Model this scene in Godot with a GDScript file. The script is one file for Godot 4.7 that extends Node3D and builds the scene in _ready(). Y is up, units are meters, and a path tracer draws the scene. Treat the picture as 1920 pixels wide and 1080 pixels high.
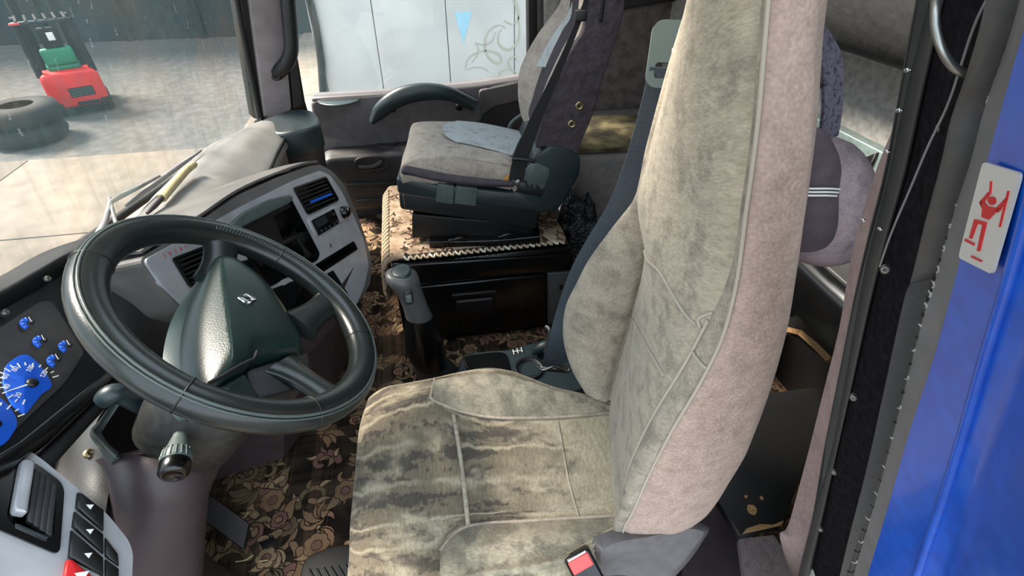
extends Node3D
# A worn truck cab seen through the open driver's door. Metres; y is up, -x is the front of the truck, -z the passenger side; the cab floor is y = 0.

var mats := {}
var used := {}
var rng := RandomNumberGenerator.new()


func _ready():
	var cam := Camera3D.new()
	cam.name = "camera"
	cam.position = Vector3(0, 1.4, 0)
	cam.rotation_degrees = Vector3(-37.5, -11, 0)
	cam.fov = 59.22
	cam.near = 0.02
	cam.far = 400.0
	add_child(cam)
	cam.current = true
	var env := Environment.new()
	var sky := Sky.new()
	var psm := ProceduralSkyMaterial.new()
	psm.sky_top_color = Color(0.80, 0.87, 0.93)
	psm.sky_horizon_color = Color(0.95, 0.97, 0.98)
	psm.ground_horizon_color = Color(0.70, 0.68, 0.64)
	psm.ground_bottom_color = Color(0.55, 0.53, 0.5)
	psm.sky_energy_multiplier = 1.0
	sky.sky_material = psm
	env.background_mode = Environment.BG_SKY
	env.sky = sky
	env.ambient_light_source = Environment.AMBIENT_SOURCE_SKY
	env.background_energy_multiplier = 1.0
	env.tonemap_mode = Environment.TONE_MAPPER_LINEAR
	env.tonemap_exposure = 4.2
	env.sdfgi_enabled = true
	env.ssao_enabled = true
	env.ssil_enabled = true
	var we := WorldEnvironment.new()
	we.name = "world"
	we.environment = env
	add_child(we)
	var sun := DirectionalLight3D.new()
	sun.name = "sun"
	sun.light_energy = 1.7
	sun.light_color = Color(1.0, 0.96, 0.9)
	sun.light_angular_distance = 20.0
	sun.shadow_enabled = true
	sun.sky_mode = DirectionalLight3D.SKY_MODE_LIGHT_ONLY
	sun.rotation_degrees = Vector3(-50, -118, 0)
	add_child(sun)
	rng.seed = 7
	make_materials()
	build_shell()
	build_outside()
	build_dashboard()
	build_console()
	build_wheel()
	build_passenger_seat()
	build_driver_seat()
	build_gear()
	build_bunk()
	build_pillar()
	build_details()


# ---------------------------------------------------------------- helpers
func numbered(called: String) -> String:
	var n: int = used.get(called, 0)
	used[called] = n + 1
	return called if n == 0 else "%s_%03d" % [called, n]


func tag(o: Node, label: String, category: String, group := "", kind := "") -> Node:
	o.set_meta("label", label)
	o.set_meta("category", category)
	if group:
		o.set_meta("group", group)
	if kind:
		o.set_meta("kind", kind)
	return o


func thing(called: String, label: String, category: String, at := Vector3.ZERO, group := "") -> Node3D:
	var o := Node3D.new()
	o.name = numbered(called)
	o.position = at
	add_child(o)
	tag(o, label, category, group)
	return o


func structure(called: String, label: String, category: String) -> Node3D:
	var o := thing(called, label, category)
	o.set_meta("kind", "structure")
	return o


func begin() -> SurfaceTool:
	var st := SurfaceTool.new()
	st.begin(Mesh.PRIMITIVE_TRIANGLES)
	return st


# Commits a shape given in cab coordinates as one named part of parent (or as a top-level object when parent is null).
func put(st: SurfaceTool, called: String, m: Material, parent: Node3D = null, label := "") -> MeshInstance3D:
	st.generate_normals()
	var o := MeshInstance3D.new()
	o.mesh = st.commit()
	o.material_override = m
	if parent:
		o.name = called
		parent.add_child(o, true)
		var off := Vector3.ZERO
		var p: Node = parent
		while p is Node3D and p != self:
			off += (p as Node3D).position
			p = p.get_parent()
		o.position = -off
	else:
		o.name = numbered(called)
		add_child(o)
	if label:
		o.set_meta("label", label)
	return o


func tri(st: SurfaceTool, a: Vector3, b: Vector3, c: Vector3, ua := Vector2.ZERO, ub := Vector2.ZERO, uc := Vector2.ZERO):
	st.set_uv(ua)
	st.add_vertex(a)
	st.set_uv(ub)
	st.add_vertex(b)
	st.set_uv(uc)
	st.add_vertex(c)


func quad(st: SurfaceTool, a: Vector3, b: Vector3, c: Vector3, d: Vector3, u := Rect2(0, 0, 1, 1)):
	var e := u.end
	tri(st, a, b, c, u.position, Vector2(e.x, u.position.y), e)
	tri(st, a, c, d, u.position, e, Vector2(u.position.x, e.y))


# A smooth grid of points; rows run v, columns run u.
func grid(st: SurfaceTool, rows: Array, smooth := 1, uscale := 1.0, vscale := 1.0, flip := false):
	st.set_smooth_group(smooth)
	var nr := rows.size()
	var nc: int = rows[0].size()
	for i in nr - 1:
		for j in nc - 1:
			var a: Vector3 = rows[i][j]
			var b: Vector3 = rows[i][j + 1]
			var c: Vector3 = rows[i + 1][j + 1]
			var d: Vector3 = rows[i + 1][j]
			var u0 := j * uscale / (nc - 1)
			var u1 := (j + 1) * uscale / (nc - 1)
			var w0 := i * vscale / (nr - 1)
			var w1 := (i + 1) * vscale / (nr - 1)
			if flip:
				tri(st, a, c, b, Vector2(u0, w0), Vector2(u1, w1), Vector2(u1, w0))
				tri(st, a, d, c, Vector2(u0, w0), Vector2(u0, w1), Vector2(u1, w1))
			else:
				tri(st, a, b, c, Vector2(u0, w0), Vector2(u1, w0), Vector2(u1, w1))
				tri(st, a, c, d, Vector2(u0, w0), Vector2(u1, w1), Vector2(u0, w1))


func cr(p: Array, t: float):
	var n := p.size()
	var i := clampi(int(floor(t)), 0, n - 2)
	var f := t - i
	var a = p[maxi(i - 1, 0)]
	var b = p[i]
	var c = p[i + 1]
	var d = p[mini(i + 2, n - 1)]
	return 0.5 * ((2.0 * b) + (c - a) * f + (2.0 * a - 5.0 * b + 4.0 * c - d) * f * f + (3.0 * b - 3.0 * c + d - a) * f * f * f)


# A smooth run of n + 1 points through the given ones.
func curve(p: Array, n: int) -> Array:
	var out := []
	for i in n + 1:
		out.append(cr(p, float(i) / n * (p.size() - 1)))
	return out


func arr(p) -> Array:
	var a := []
	for q in p:
		a.append(q)
	return a


# A smooth closed run through points.
func ring(p: Array, n: int) -> Array:
	var k := p.size()
	var q := [p[k - 1]] + p + [p[0], p[1]]
	var out := []
	for i in n:
		out.append(cr(q, 1.0 + float(i) / n * k))
	return out


# Rows of control points to a fine smooth surface.
func patch(rows: Array, nu: int, nv: int) -> Array:
	var mid := []
	for r in rows:
		mid.append(curve(r, nu))
	var out := []
	for i in nv + 1:
		var row := []
		for j in nu + 1:
			var col := []
			for r in mid:
				col.append(r[j])
			row.append(cr(col, float(i) / nv * (rows.size() - 1)))
		out.append(row)
	return out


# A sheet with thickness: the grid, a copy of it pushed back by t against its own normals, and the four edges.
func sheet(st: SurfaceTool, rows: Array, t: float, uscale := 1.0, vscale := 1.0, flip := false):
	var nr := rows.size()
	var nc: int = rows[0].size()
	var back := []
	for i in nr:
		var row := []
		for j in nc:
			var du: Vector3 = rows[i][mini(j + 1, nc - 1)] - rows[i][maxi(j - 1, 0)]
			var dv: Vector3 = rows[mini(i + 1, nr - 1)][j] - rows[maxi(i - 1, 0)][j]
			var n := dv.cross(du).normalized() * (1.0 if flip else -1.0)
			row.append(rows[i][j] + n * t * (1.0 if t > 0 else 1.0))
		back.append(row)
	grid(st, rows, 1, uscale, vscale, flip)
	grid(st, back, 2, uscale, vscale, not flip)
	var loop := []
	var loop2 := []
	for j in nc:
		loop.append(rows[0][j])
		loop2.append(back[0][j])
	for i in range(1, nr):
		loop.append(rows[i][nc - 1])
		loop2.append(back[i][nc - 1])
	for j in range(nc - 2, -1, -1):
		loop.append(rows[nr - 1][j])
		loop2.append(back[nr - 1][j])
	for i in range(nr - 2, -1, -1):
		loop.append(rows[i][0])
		loop2.append(back[i][0])
	grid(st, [loop, loop2], 3, 1, 1, not flip)


# Rings of points joined into a skin; caps close the ends.
func loft(st: SurfaceTool, rings: Array, closed := true, caps := true, smooth := 1, flip := false):
	var rows := []
	for r in rings:
		rows.append(r + [r[0]] if closed else r)
	grid(st, rows, smooth, 1, 1, flip)
	if caps:
		for e in [0, rings.size() - 1]:
			var c := Vector3.ZERO
			for p in rings[e]:
				c += p
			c /= rings[e].size()
			st.set_smooth_group(20 + e)
			var n: int = rings[e].size()
			for i in n:
				var a: Vector3 = rings[e][i]
				var b: Vector3 = rings[e][(i + 1) % n]
				if (e == 0) != flip:
					tri(st, c, b, a)
				else:
					tri(st, c, a, b)


# A round (or, with w and h, oval or boxy) bar along a path. r may be a number or one number per point.
func tube(st: SurfaceTool, path: Array, r, seg := 10, closed := false, smooth := 1, caps := true):
	var rings := []
	var n := path.size()
	var up := Vector3.UP
	for i in n:
		var prev: Vector3 = path[(i - 1 + n) % n] if closed else path[maxi(i - 1, 0)]
		var next: Vector3 = path[(i + 1) % n] if closed else path[mini(i + 1, n - 1)]
		var t := (next - prev).normalized()
		if i == 0:
			up = Vector3.UP if absf(t.y) < 0.9 else Vector3.RIGHT
		var side := t.cross(up).normalized()
		up = side.cross(t).normalized()
		var rad: float = r[i] if r is Array else r
		var pts := []
		for k in seg:
			var a := TAU * k / seg
			pts.append(path[i] + (side * cos(a) + up * sin(a)) * rad)
		rings.append(pts)
	if closed:
		rings.append(rings[0])
	loft(st, rings, true, caps and not closed, smooth, true)


# A flat strap of width w and thickness t along a path; across says which way its width points.
func strap(st: SurfaceTool, path: Array, across: Vector3, width, t: float):
	var rings := []
	for i in path.size():
		var d: Vector3 = (path[mini(i + 1, path.size() - 1)] - path[maxi(i - 1, 0)]).normalized()
		var s := (across - d * across.dot(d)).normalized()
		var n := d.cross(s)
		var w: float = width[i] if width is Array else width
		rings.append([path[i] + s * w / 2 + n * t / 2, path[i] - s * w / 2 + n * t / 2, path[i] - s * w / 2 - n * t / 2, path[i] + s * w / 2 - n * t / 2])
	for k in 4:
		var rows := []
		for r in rings:
			rows.append([r[k], r[(k + 1) % 4]])
		grid(st, rows, 1 + k, 1, 1, true)
	for e in [0, rings.size() - 1]:
		quad(st, rings[e][0], rings[e][1], rings[e][2], rings[e][3])


func inset(p: PackedVector2Array, d: float) -> PackedVector2Array:
	var out := PackedVector2Array()
	var n := p.size()
	var s := 1.0 if Geometry2D.is_polygon_clockwise(p) else -1.0
	for i in n:
		var a := (p[i] - p[(i - 1 + n) % n]).normalized()
		var b := (p[(i + 1) % n] - p[i]).normalized()
		var na := Vector2(a.y, -a.x) * s
		var nb := Vector2(b.y, -b.x) * s
		var m := (na + nb)
		if m.length() < 0.2:
			m = na
		m = m.normalized()
		out.append(p[i] + m * d / maxf(0.5, m.dot(na)))
	return out


# A plate cut to an outline in the frame f (its face is z = 0 of the frame, its back z = -t), with a rounded front edge of width bev.
func slab(st: SurfaceTool, f: Transform3D, outline: PackedVector2Array, t: float, bev := 0.0, lift := 0.0, flat := 30):
	var p := outline
	if not Geometry2D.is_polygon_clockwise(p):
		p.reverse()
	var n := p.size()
	var levels := [[p, -t]]
	while bev > 0.0004:
		var test := inset(p, bev)
		if Geometry2D.triangulate_polygon(test).size() == (n - 2) * 3 and Geometry2D.is_polygon_clockwise(test):
			break
		bev *= 0.6
	if bev > 0.0:
		levels.append([p, -bev])
		levels.append([inset(p, bev * 0.3), -bev * 0.3])
		levels.append([inset(p, bev), 0.0])
	else:
		levels.append([p, 0.0])
	var rows := []
	for l in levels:
		var row := []
		for q in l[0]:
			row.append(f * Vector3(q.x, q.y, l[1] + lift))
		row.append(row[0])
		rows.append(row)
	if bev > 0.0:
		grid(st, rows, 1, 1, 1, false)
	else:
		grid(st, rows, -1, 1, 1, false)
	for e in 2:
		var poly: PackedVector2Array = levels[0][0] if e == 0 else levels[-1][0]
		var z: float = levels[0][1] if e == 0 else levels[-1][1]
		st.set_smooth_group(flat + e if bev <= 0.0 or e == 0 else 1)
		var ix := Geometry2D.triangulate_polygon(poly)
		for k in range(0, ix.size(), 3):
			var v := []
			for m in 3:
				var q := poly[ix[k + m]]
				v.append(q)
			var cw: bool = (v[1] - v[0]).cross(v[2] - v[0]) < 0
			if cw != (e == 1):
				v.reverse()
			tri(st, f * Vector3(v[0].x, v[0].y, z + lift), f * Vector3(v[1].x, v[1].y, z + lift), f * Vector3(v[2].x, v[2].y, z + lift), v[0], v[1], v[2])


# An outline with openings cut through it (each joined to the rim by a hair-thin slit).
func holed(outer: PackedVector2Array, holes: Array) -> PackedVector2Array:
	var p := outer.duplicate()
	if not Geometry2D.is_polygon_clockwise(p):
		p.reverse()
	var rest := holes.duplicate()
	while rest.size():
		var best := [1e9, 0, 0, 0]
		for h in rest.size():
			for i in p.size():
				for j in rest[h].size():
					var d := p[i].distance_to(rest[h][j])
					if d < best[0]:
						best = [d, h, i, j]
		var hole: PackedVector2Array = rest[best[1]].duplicate()
		var j: int = best[3]
		if Geometry2D.is_polygon_clockwise(hole):
			hole.reverse()
			j = hole.size() - 1 - j
		var i: int = best[2]
		var joined := p
		for w in [0.00002, -0.00002, 0.0001, -0.0001]:
			var e: Vector2 = (hole[j] - p[i]).normalized().orthogonal() * w
			joined = p.slice(0, i + 1)
			for k in hole.size():
				joined.append(hole[(j + k) % hole.size()])
			joined.append(hole[j] + e)
			joined.append(p[i] + e)
			joined.append_array(p.slice(i + 1))
			if Geometry2D.triangulate_polygon(joined).size() == (joined.size() - 2) * 3:
				break
			if w == -0.0001:
				print("opening not cut ", rest.size())
		p = joined
		rest.remove_at(best[1])
	return p


func rrect(x: float, y: float, w: float, h: float, r: float, seg := 4) -> PackedVector2Array:
	var out := PackedVector2Array()
	r = minf(r, minf(w, h) * 0.499)
	for k in 4:
		var c := Vector2(x + (w - r if k < 2 else r), y + (h - r if k in [0, 3] else r))
		for i in seg + 1:
			var a := PI / 2 * (1 - k) - PI / 2 * i / seg
			out.append(c + Vector2(cos(a), sin(a)) * r)
	return out


# A smooth closed outline through the given points.
func smooth2(p: PackedVector2Array, n: int) -> PackedVector2Array:
	var out := PackedVector2Array()
	for q in ring(arr(p), n):
		out.append(q)
	return out


# An outline with its corners rounded by r.
func rounded(p: PackedVector2Array, r: float, seg := 4) -> PackedVector2Array:
	var out := PackedVector2Array()
	var n := p.size()
	for i in n:
		var a := p[(i - 1 + n) % n] - p[i]
		var b := p[(i + 1) % n] - p[i]
		var d := minf(r, minf(a.length(), b.length()) * 0.48)
		var s := p[i] + a.normalized() * d
		var e := p[i] + b.normalized() * d
		for k in seg + 1:
			var t := float(k) / seg
			out.append(s.lerp(p[i], t).lerp(p[i].lerp(e, t), t))
	return out


# A box with rounded edges between two corners, in the frame f.
func box(st: SurfaceTool, f: Transform3D, lo: Vector3, hi: Vector3, bev := 0.004):
	var s := hi - lo
	bev = minf(bev, minf(s.x, minf(s.y, s.z)) * 0.45)
	slab(st, f, rrect(lo.x, lo.y, s.x, s.y, bev, 2), s.z, bev, hi.z)


func boxw(st: SurfaceTool, lo: Vector3, hi: Vector3, bev := 0.004):
	box(st, Transform3D.IDENTITY, lo, hi, bev)


# A turned shape: profile of (radius, height) pairs along the frame's z axis.
func lathe(st: SurfaceTool, f: Transform3D, profile: Array, seg := 24, smooth := 1):
	var rows := []
	for q in profile:
		var row := []
		for k in seg + 1:
			var a := TAU * k / seg
			row.append(f * Vector3(cos(a) * q.x, sin(a) * q.x, q.y))
		rows.append(row)
	grid(st, rows, smooth, 1, 1, false)


func frame(at: Vector3, n: Vector3, up := Vector3.UP) -> Transform3D:
	n = n.normalized()
	var x := up.cross(n)
	if x.length() < 0.01:
		x = Vector3.RIGHT
	x = x.normalized()
	return Transform3D(x, n.cross(x), n, at)


func moved(f: Transform3D, x: float, y: float, z := 0.0) -> Transform3D:
	return Transform3D(f.basis, f * Vector3(x, y, z))


# A screw or rivet head.
func screw(at: Vector3, n: Vector3, r: float, m: Material, parent: Node3D, called := "screw"):
	var st := begin()
	lathe(st, frame(at, n), [Vector2(r * 1.05, -0.004), Vector2(r, r * 0.2), Vector2(r * 0.7, r * 0.45), Vector2(r * 0.35, r * 0.5), Vector2(r * 0.28, r * 0.2), Vector2(0.0, r * 0.15)], 12)
	return put(st, called, m, parent)


# Lettering: TextMesh laid on the frame f.
func letters(text: String, f: Transform3D, size: float, m: Material, called: String, parent: Node3D, depth := 0.0008):
	var t := TextMesh.new()
	t.text = text
	var fnt := SystemFont.new()
	fnt.font_names = PackedStringArray(["Droid Sans"])
	t.font = fnt
	t.font_size = 32
	t.pixel_size = size / 32.0
	t.depth = depth
	var o := MeshInstance3D.new()
	o.mesh = t
	o.material_override = m
	o.name = called
	parent.add_child(o, true)
	var off := Vector3.ZERO
	var p: Node = parent
	while p is Node3D and p != self:
		off += (p as Node3D).position
		p = p.get_parent()
	o.transform = Transform3D(f.basis, f.origin - off)
	return o


# ---------------------------------------------------------------- materials
func ramp(cols: Array, offs: Array) -> Gradient:
	var g := Gradient.new()
	var c := PackedColorArray()
	for q in cols:
		c.append(q)
	g.colors = c
	g.offsets = PackedFloat32Array(offs)
	return g


func noise(sd: int, freq: float, oct := 4, kind := FastNoiseLite.TYPE_SIMPLEX_SMOOTH) -> FastNoiseLite:
	var n := FastNoiseLite.new()
	n.seed = sd
	n.frequency = freq
	n.noise_type = kind
	n.fractal_octaves = oct
	return n


func ntex(sd: int, freq: float, cols: Array, offs: Array, oct := 4, side := 512) -> NoiseTexture2D:
	var t := NoiseTexture2D.new()
	t.width = side
	t.height = side
	t.seamless = true
	t.noise = noise(sd, freq, oct)
	t.color_ramp = ramp(cols, offs)
	return t


# c: colour; o: tex (albedo texture), size (metres that one tile covers), bump (texture), relief (cm), metal, spec, coat, rim
func mk(called: String, c: Color, rough: float, o := {}) -> StandardMaterial3D:
	var m := StandardMaterial3D.new()
	m.resource_name = called
	m.albedo_color = c
	m.roughness = rough
	m.cull_mode = BaseMaterial3D.CULL_DISABLED
	m.metallic = o.get("metal", 0.0)
	m.metallic_specular = o.get("spec", 0.5)
	if o.has("tex"):
		m.albedo_texture = o.tex
	if o.has("bump"):
		m.heightmap_enabled = true
		m.heightmap_texture = o.bump
		m.heightmap_scale = o.get("relief", 0.1)
	if o.has("rtex"):
		m.roughness_texture = o.rtex
	if o.has("size"):
		m.uv1_triplanar = true
		m.uv1_world_triplanar = true
		m.uv1_scale = Vector3.ONE / o.size
	if o.has("coat"):
		m.clearcoat_enabled = true
		m.clearcoat = o.coat
		m.clearcoat_roughness = 0.1
	if o.has("rim"):
		m.rim_enabled = true
		m.rim = o.rim
	mats[called] = m
	return m


# Worn velour: grime blotches with an outline, pale rubbed streaks, and a fine rib.
func velour(sd: int, pale: Color, dirt: Color, amount: float, streak: Vector2) -> ImageTexture:
	var side := 512
	var im := Image.create(side, side, false, Image.FORMAT_RGB8)
	var a := noise(sd, 0.018, 4)
	var b := noise(sd + 1, 0.045, 5)
	var c := noise(sd + 2, 0.08, 3)
	var d := noise(sd + 3, 0.3, 2)
	for y in side:
		for x in side:
			var p := x * 0.93 + y * 0.37
			var q := y * 0.93 - x * 0.37
			var blot := a.get_noise_2d(x, y) + 0.6 * b.get_noise_2d(x, y)
			var k := smoothstep(0.0 - amount, 0.75 - amount, blot)
			k *= 0.8 + 0.6 * d.get_noise_2d(y + 900, x)
			var s := c.get_noise_2d(p * streak.x, q * streak.y)
			var f := d.get_noise_2d(p * streak.x * 1.4, q * streak.y * 1.4)
			var col := pale.lerp(dirt, clampf(k * 0.62, 0.0, 1.0))
			var v := 1.0 + 0.09 * s + 0.17 * f
			im.set_pixel(x, y, Color(clampf(col.r * v, 0, 1), clampf(col.g * v, 0, 1), clampf(col.b * v, 0, 1)))
	im.generate_mipmaps()
	return ImageTexture.create_from_image(im)


func blob(im: Image, x: float, y: float, r: float, c: Color):
	var w := im.get_width()
	var h := im.get_height()
	var q := int(ceil(r))
	for j in range(-q, q + 1):
		for i in range(-q, q + 1):
			if i * i + j * j <= r * r:
				im.set_pixel(posmod(int(x) + i, w), posmod(int(y) + j, h), c)


func stroke(im: Image, p: Array, r0: float, r1: float, c: Color):
	var n := 0
	for k in p.size() - 1:
		n += int(p[k].distance_to(p[k + 1]))
	n = maxi(4, n)
	for k in n + 1:
		var t := float(k) / n
		var q: Vector2 = cr(p, t * (p.size() - 1))
		blob(im, q.x, q.y, maxf(0.7, lerpf(r0, r1, t)), c)


func curl(im: Image, at: Vector2, ang: float, size: float, turn: float, w: float, c: Color, edge: Color):
	var p := []
	for k in 14:
		var t := k / 13.0
		var r := size * (1.0 - 0.82 * t)
		var a := ang + turn * t * 4.6
		p.append(at + Vector2(cos(a), sin(a)) * r)
	stroke(im, p, w + 2.0, w * 0.6 + 2.0, edge)
	stroke(im, p, w, w * 0.5, c)


func leaf(im: Image, at: Vector2, ang: float, size: float, c: Color, edge: Color):
	var d := Vector2(cos(ang), sin(ang))
	var s := d.orthogonal()
	for pass_no in 2:
		var grow := 2.5 if pass_no == 0 else 0.0
		var col := edge if pass_no == 0 else c
		for k in 22:
			var t := k / 21.0
			var q := at + d * size * t + s * sin(t * 3.0) * size * 0.18
			blob(im, q.x, q.y, maxf(1.0, size * 0.2 * sin(PI * pow(t, 0.7))) + grow, col)


func flower(im: Image, at: Vector2, size: float, n: int, c: Color, mid: Color, edge: Color):
	for k in n:
		var a := TAU * k / n
		var q := at + Vector2(cos(a), sin(a)) * size * 0.62
		blob(im, q.x, q.y, size * 0.42 + 2.0, edge)
	for k in n:
		var a := TAU * k / n
		var q := at + Vector2(cos(a), sin(a)) * size * 0.62
		blob(im, q.x, q.y, size * 0.42, c)
	blob(im, at.x, at.y, size * 0.4 + 2.0, edge)
	blob(im, at.x, at.y, size * 0.4, mid)


# An oriental carpet: dark ground, tan and rose scrolls, leaves and rosettes with dark outlines.
func carpet_image(sd: int, ground: Color, tan1: Color, tan2: Color, rose: Color, n: int) -> ImageTexture:
	var r := RandomNumberGenerator.new()
	r.seed = sd
	var side := 1024
	var im := Image.create(side, side, false, Image.FORMAT_RGB8)
	im.fill(ground)
	var ink := ground.darkened(0.45)
	for k in n:
		var at := Vector2(r.randf() * side, r.randf() * side)
		var c: Color = [tan1, tan2, tan2, rose, tan1.darkened(0.35), tan1.darkened(0.2)][r.randi() % 6]
		var a := r.randf() * TAU
		match r.randi() % 6:
			0, 1, 2:
				var size := r.randf_range(34, 74)
				var turn := 1.0 if r.randf() < 0.5 else -1.0
				curl(im, at, a, size, turn, r.randf_range(6, 10), c, ink)
				for q in 3:
					var b := a + turn * (0.4 + q * 0.9)
					leaf(im, at + Vector2(cos(b), sin(b)) * size * (0.9 - q * 0.1), b + turn * 0.9, size * 0.62, c if q % 2 else tan1, ink)
			3, 4:
				for q in 4:
					leaf(im, at, a + (q - 1.5) * 0.55, r.randf_range(38, 66), c, ink)
			5:
				flower(im, at, r.randf_range(16, 30), 6 + r.randi() % 3, c, rose if c != rose else tan2, ink)
	var fuzz := noise(sd + 9, 0.35, 2)
	var worn := noise(sd + 10, 0.008, 3)
	for y in side:
		for x in side:
			var q := im.get_pixel(x, y)
			var v := 1.0 + 0.28 * fuzz.get_noise_2d(x, y)
			q = q.lerp(Color(0.36, 0.30, 0.23), clampf(0.25 + 0.5 * worn.get_noise_2d(x, y), 0.0, 0.5))
			im.set_pixel(x, y, Color(clampf(q.r * v, 0, 1), clampf(q.g * v, 0, 1), clampf(q.b * v, 0, 1)))
	im.generate_mipmaps()
	return ImageTexture.create_from_image(im)


func make_materials():
	var white := Color(1, 1, 1)
	var scuff := ntex(11, 0.012, [Color(0.82, 0.815, 0.81), Color(0.91, 0.91, 0.91), white], [0.0, 0.45, 1.0], 5)
	var dusty := ntex(12, 0.008, [Color(0.80, 0.80, 0.80), Color(0.92, 0.915, 0.91), white], [0.1, 0.5, 0.9], 5)
	var grain := ntex(13, 0.18, [Color(0.2, 0.2, 0.2), white], [0.2, 0.8], 2)
	var weave := ntex(14, 0.3, [Color(0.1, 0.1, 0.1), white], [0.2, 0.8], 2)
	var folds := ntex(15, 0.015, [Color(0.1, 0.1, 0.1), white], [0.2, 0.8], 3)
	mk("dash_dark", Color(0.16, 0.16, 0.165), 0.55, {"tex": scuff, "size": 0.4, "bump": grain, "relief": 0.03})
	mk("dash_black", Color(0.075, 0.075, 0.08), 0.5, {"tex": scuff, "size": 0.3, "bump": grain, "relief": 0.02})
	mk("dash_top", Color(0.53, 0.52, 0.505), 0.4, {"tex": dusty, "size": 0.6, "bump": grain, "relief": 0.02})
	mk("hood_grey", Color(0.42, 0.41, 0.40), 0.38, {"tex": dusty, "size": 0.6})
	mk("door_grey", Color(0.335, 0.315, 0.32), 0.5, {"tex": scuff, "size": 0.5, "bump": grain, "relief": 0.02})
	mk("door_dark", Color(0.20, 0.19, 0.195), 0.5, {"tex": scuff, "size": 0.5, "bump": grain, "relief": 0.02})
	mk("pillar_grey", Color(0.58, 0.55, 0.555), 0.55, {"tex": scuff, "size": 0.5})
	mk("brown_plastic", Color(0.255, 0.21, 0.222), 0.5, {"tex": scuff, "size": 0.35, "bump": grain, "relief": 0.02})
	mk("silver", Color(0.72, 0.725, 0.74), 0.36, {"metal": 0.25, "tex": scuff, "size": 0.4})
	mk("recliner_grey", Color(0.42, 0.405, 0.41), 0.45, {"tex": scuff, "size": 0.2})
	mk("cluster_face", Color(0.25, 0.24, 0.235), 0.55, {"tex": scuff, "size": 0.15})
	mk("shroud", Color(0.135, 0.135, 0.13), 0.5, {"tex": ntex(27, 0.02, [Color(0.6, 0.6, 0.6), Color(0.85, 0.85, 0.84), white], [0.25, 0.5, 0.7], 4), "size": 0.25})
	mk("rubber", Color(0.05, 0.05, 0.052), 0.6)
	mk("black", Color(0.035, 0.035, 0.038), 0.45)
	mk("gloss_black", Color(0.03, 0.032, 0.036), 0.22)
	mk("slate", Color(0.125, 0.18, 0.195), 0.42, {"tex": scuff, "size": 0.3})
	mk("slate_light", Color(0.33, 0.37, 0.36), 0.4, {"tex": scuff, "size": 0.2})
	mk("slate_dark", Color(0.085, 0.105, 0.115), 0.45, {"tex": scuff, "size": 0.3})
	mk("leather", Color(0.125, 0.148, 0.143), 0.28, {"tex": scuff, "size": 0.25, "bump": grain, "relief": 0.01})
	mk("pad", Color(0.12, 0.195, 0.182), 0.28, {"tex": scuff, "size": 0.3, "bump": grain, "relief": 0.012})
	mk("chrome", Color(0.85, 0.86, 0.87), 0.15, {"metal": 1.0})
	mk("steel", Color(0.62, 0.62, 0.6), 0.35, {"metal": 0.9, "tex": scuff, "size": 0.1})
	mk("brass", Color(0.66, 0.60, 0.45), 0.35, {"metal": 0.9})
	mk("screw_steel", Color(0.45, 0.44, 0.42), 0.45, {"metal": 0.8})
	mk("white_paint", Color(0.88, 0.88, 0.86), 0.4)
	mk("stitch", Color(0.78, 0.75, 0.68), 0.8)
	mk("red_button", Color(0.78, 0.28, 0.27), 0.35)
	mk("red_gloss", Color(0.72, 0.12, 0.13), 0.35)
	mk("belt_black", Color(0.06, 0.058, 0.062), 0.75, {"bump": weave, "relief": 0.02, "size": 0.05})
	mk("belt_blue", Color(0.29, 0.325, 0.355), 0.7, {"bump": weave, "relief": 0.02, "size": 0.05, "tex": scuff})
	mk("wood", Color(0.78, 0.62, 0.42), 0.75, {"tex": ntex(16, 0.05, [Color(0.6, 0.55, 0.5), white], [0.2, 0.8], 4), "size": 0.1})
	mk("cream_stick", Color(0.80, 0.74, 0.55), 0.6, {"tex": scuff, "size": 0.1})
	# cloth
	mk("seat_cloth", white, 0.95, {"tex": velour(31, Color(0.655, 0.60, 0.535), Color(0.45, 0.41, 0.375), 0.05, Vector2(1.0, 0.25)), "size": 0.7, "bump": weave, "relief": 0.03, "rim": 0.25, "spec": 0.2})
	mk("seat_insert", white, 0.95, {"tex": velour(41, Color(0.67, 0.625, 0.55), Color(0.43, 0.395, 0.35), 0.08, Vector2(0.22, 1.5)), "size": 0.7, "bump": weave, "relief": 0.03, "rim": 0.25, "spec": 0.2})
	mk("seat_side", white, 0.95, {"tex": velour(51, Color(0.68, 0.59, 0.54), Color(0.57, 0.49, 0.44), 0.0, Vector2(0.6, 0.6)), "size": 0.7, "bump": weave, "relief": 0.02, "rim": 0.25, "spec": 0.2})
	mk("seat_bolster", white, 0.95, {"tex": velour(61, Color(0.63, 0.585, 0.52), Color(0.36, 0.335, 0.305), 0.16, Vector2(0.7, 0.5)), "size": 0.7, "bump": weave, "relief": 0.03, "rim": 0.25, "spec": 0.2})
	mk("cushion_bolster", white, 0.95, {"tex": velour(71, Color(0.61, 0.57, 0.49), Color(0.30, 0.28, 0.25), 0.42, Vector2(0.25, 0.9)), "size": 0.7, "bump": weave, "relief": 0.02, "rim": 0.25, "spec": 0.2})
	mk("cushion_grey", white, 0.95, {"tex": velour(81, Color(0.62, 0.58, 0.535), Color(0.46, 0.42, 0.39), 0.05, Vector2(0.4, 0.8)), "size": 0.7, "bump": folds, "relief": 0.25, "rim": 0.2, "spec": 0.2})
	mk("cushion_patch", white, 0.95, {"tex": velour(91, Color(0.64, 0.66, 0.655), Color(0.42, 0.43, 0.44), 0.0, Vector2(1.4, 0.4)), "size": 0.7, "bump": weave, "relief": 0.04, "rim": 0.2, "spec": 0.2})
	mk("cover_purple", Color(0.31, 0.285, 0.305), 0.9, {"tex": scuff, "size": 0.3, "bump": folds, "relief": 0.3, "spec": 0.25})
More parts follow.
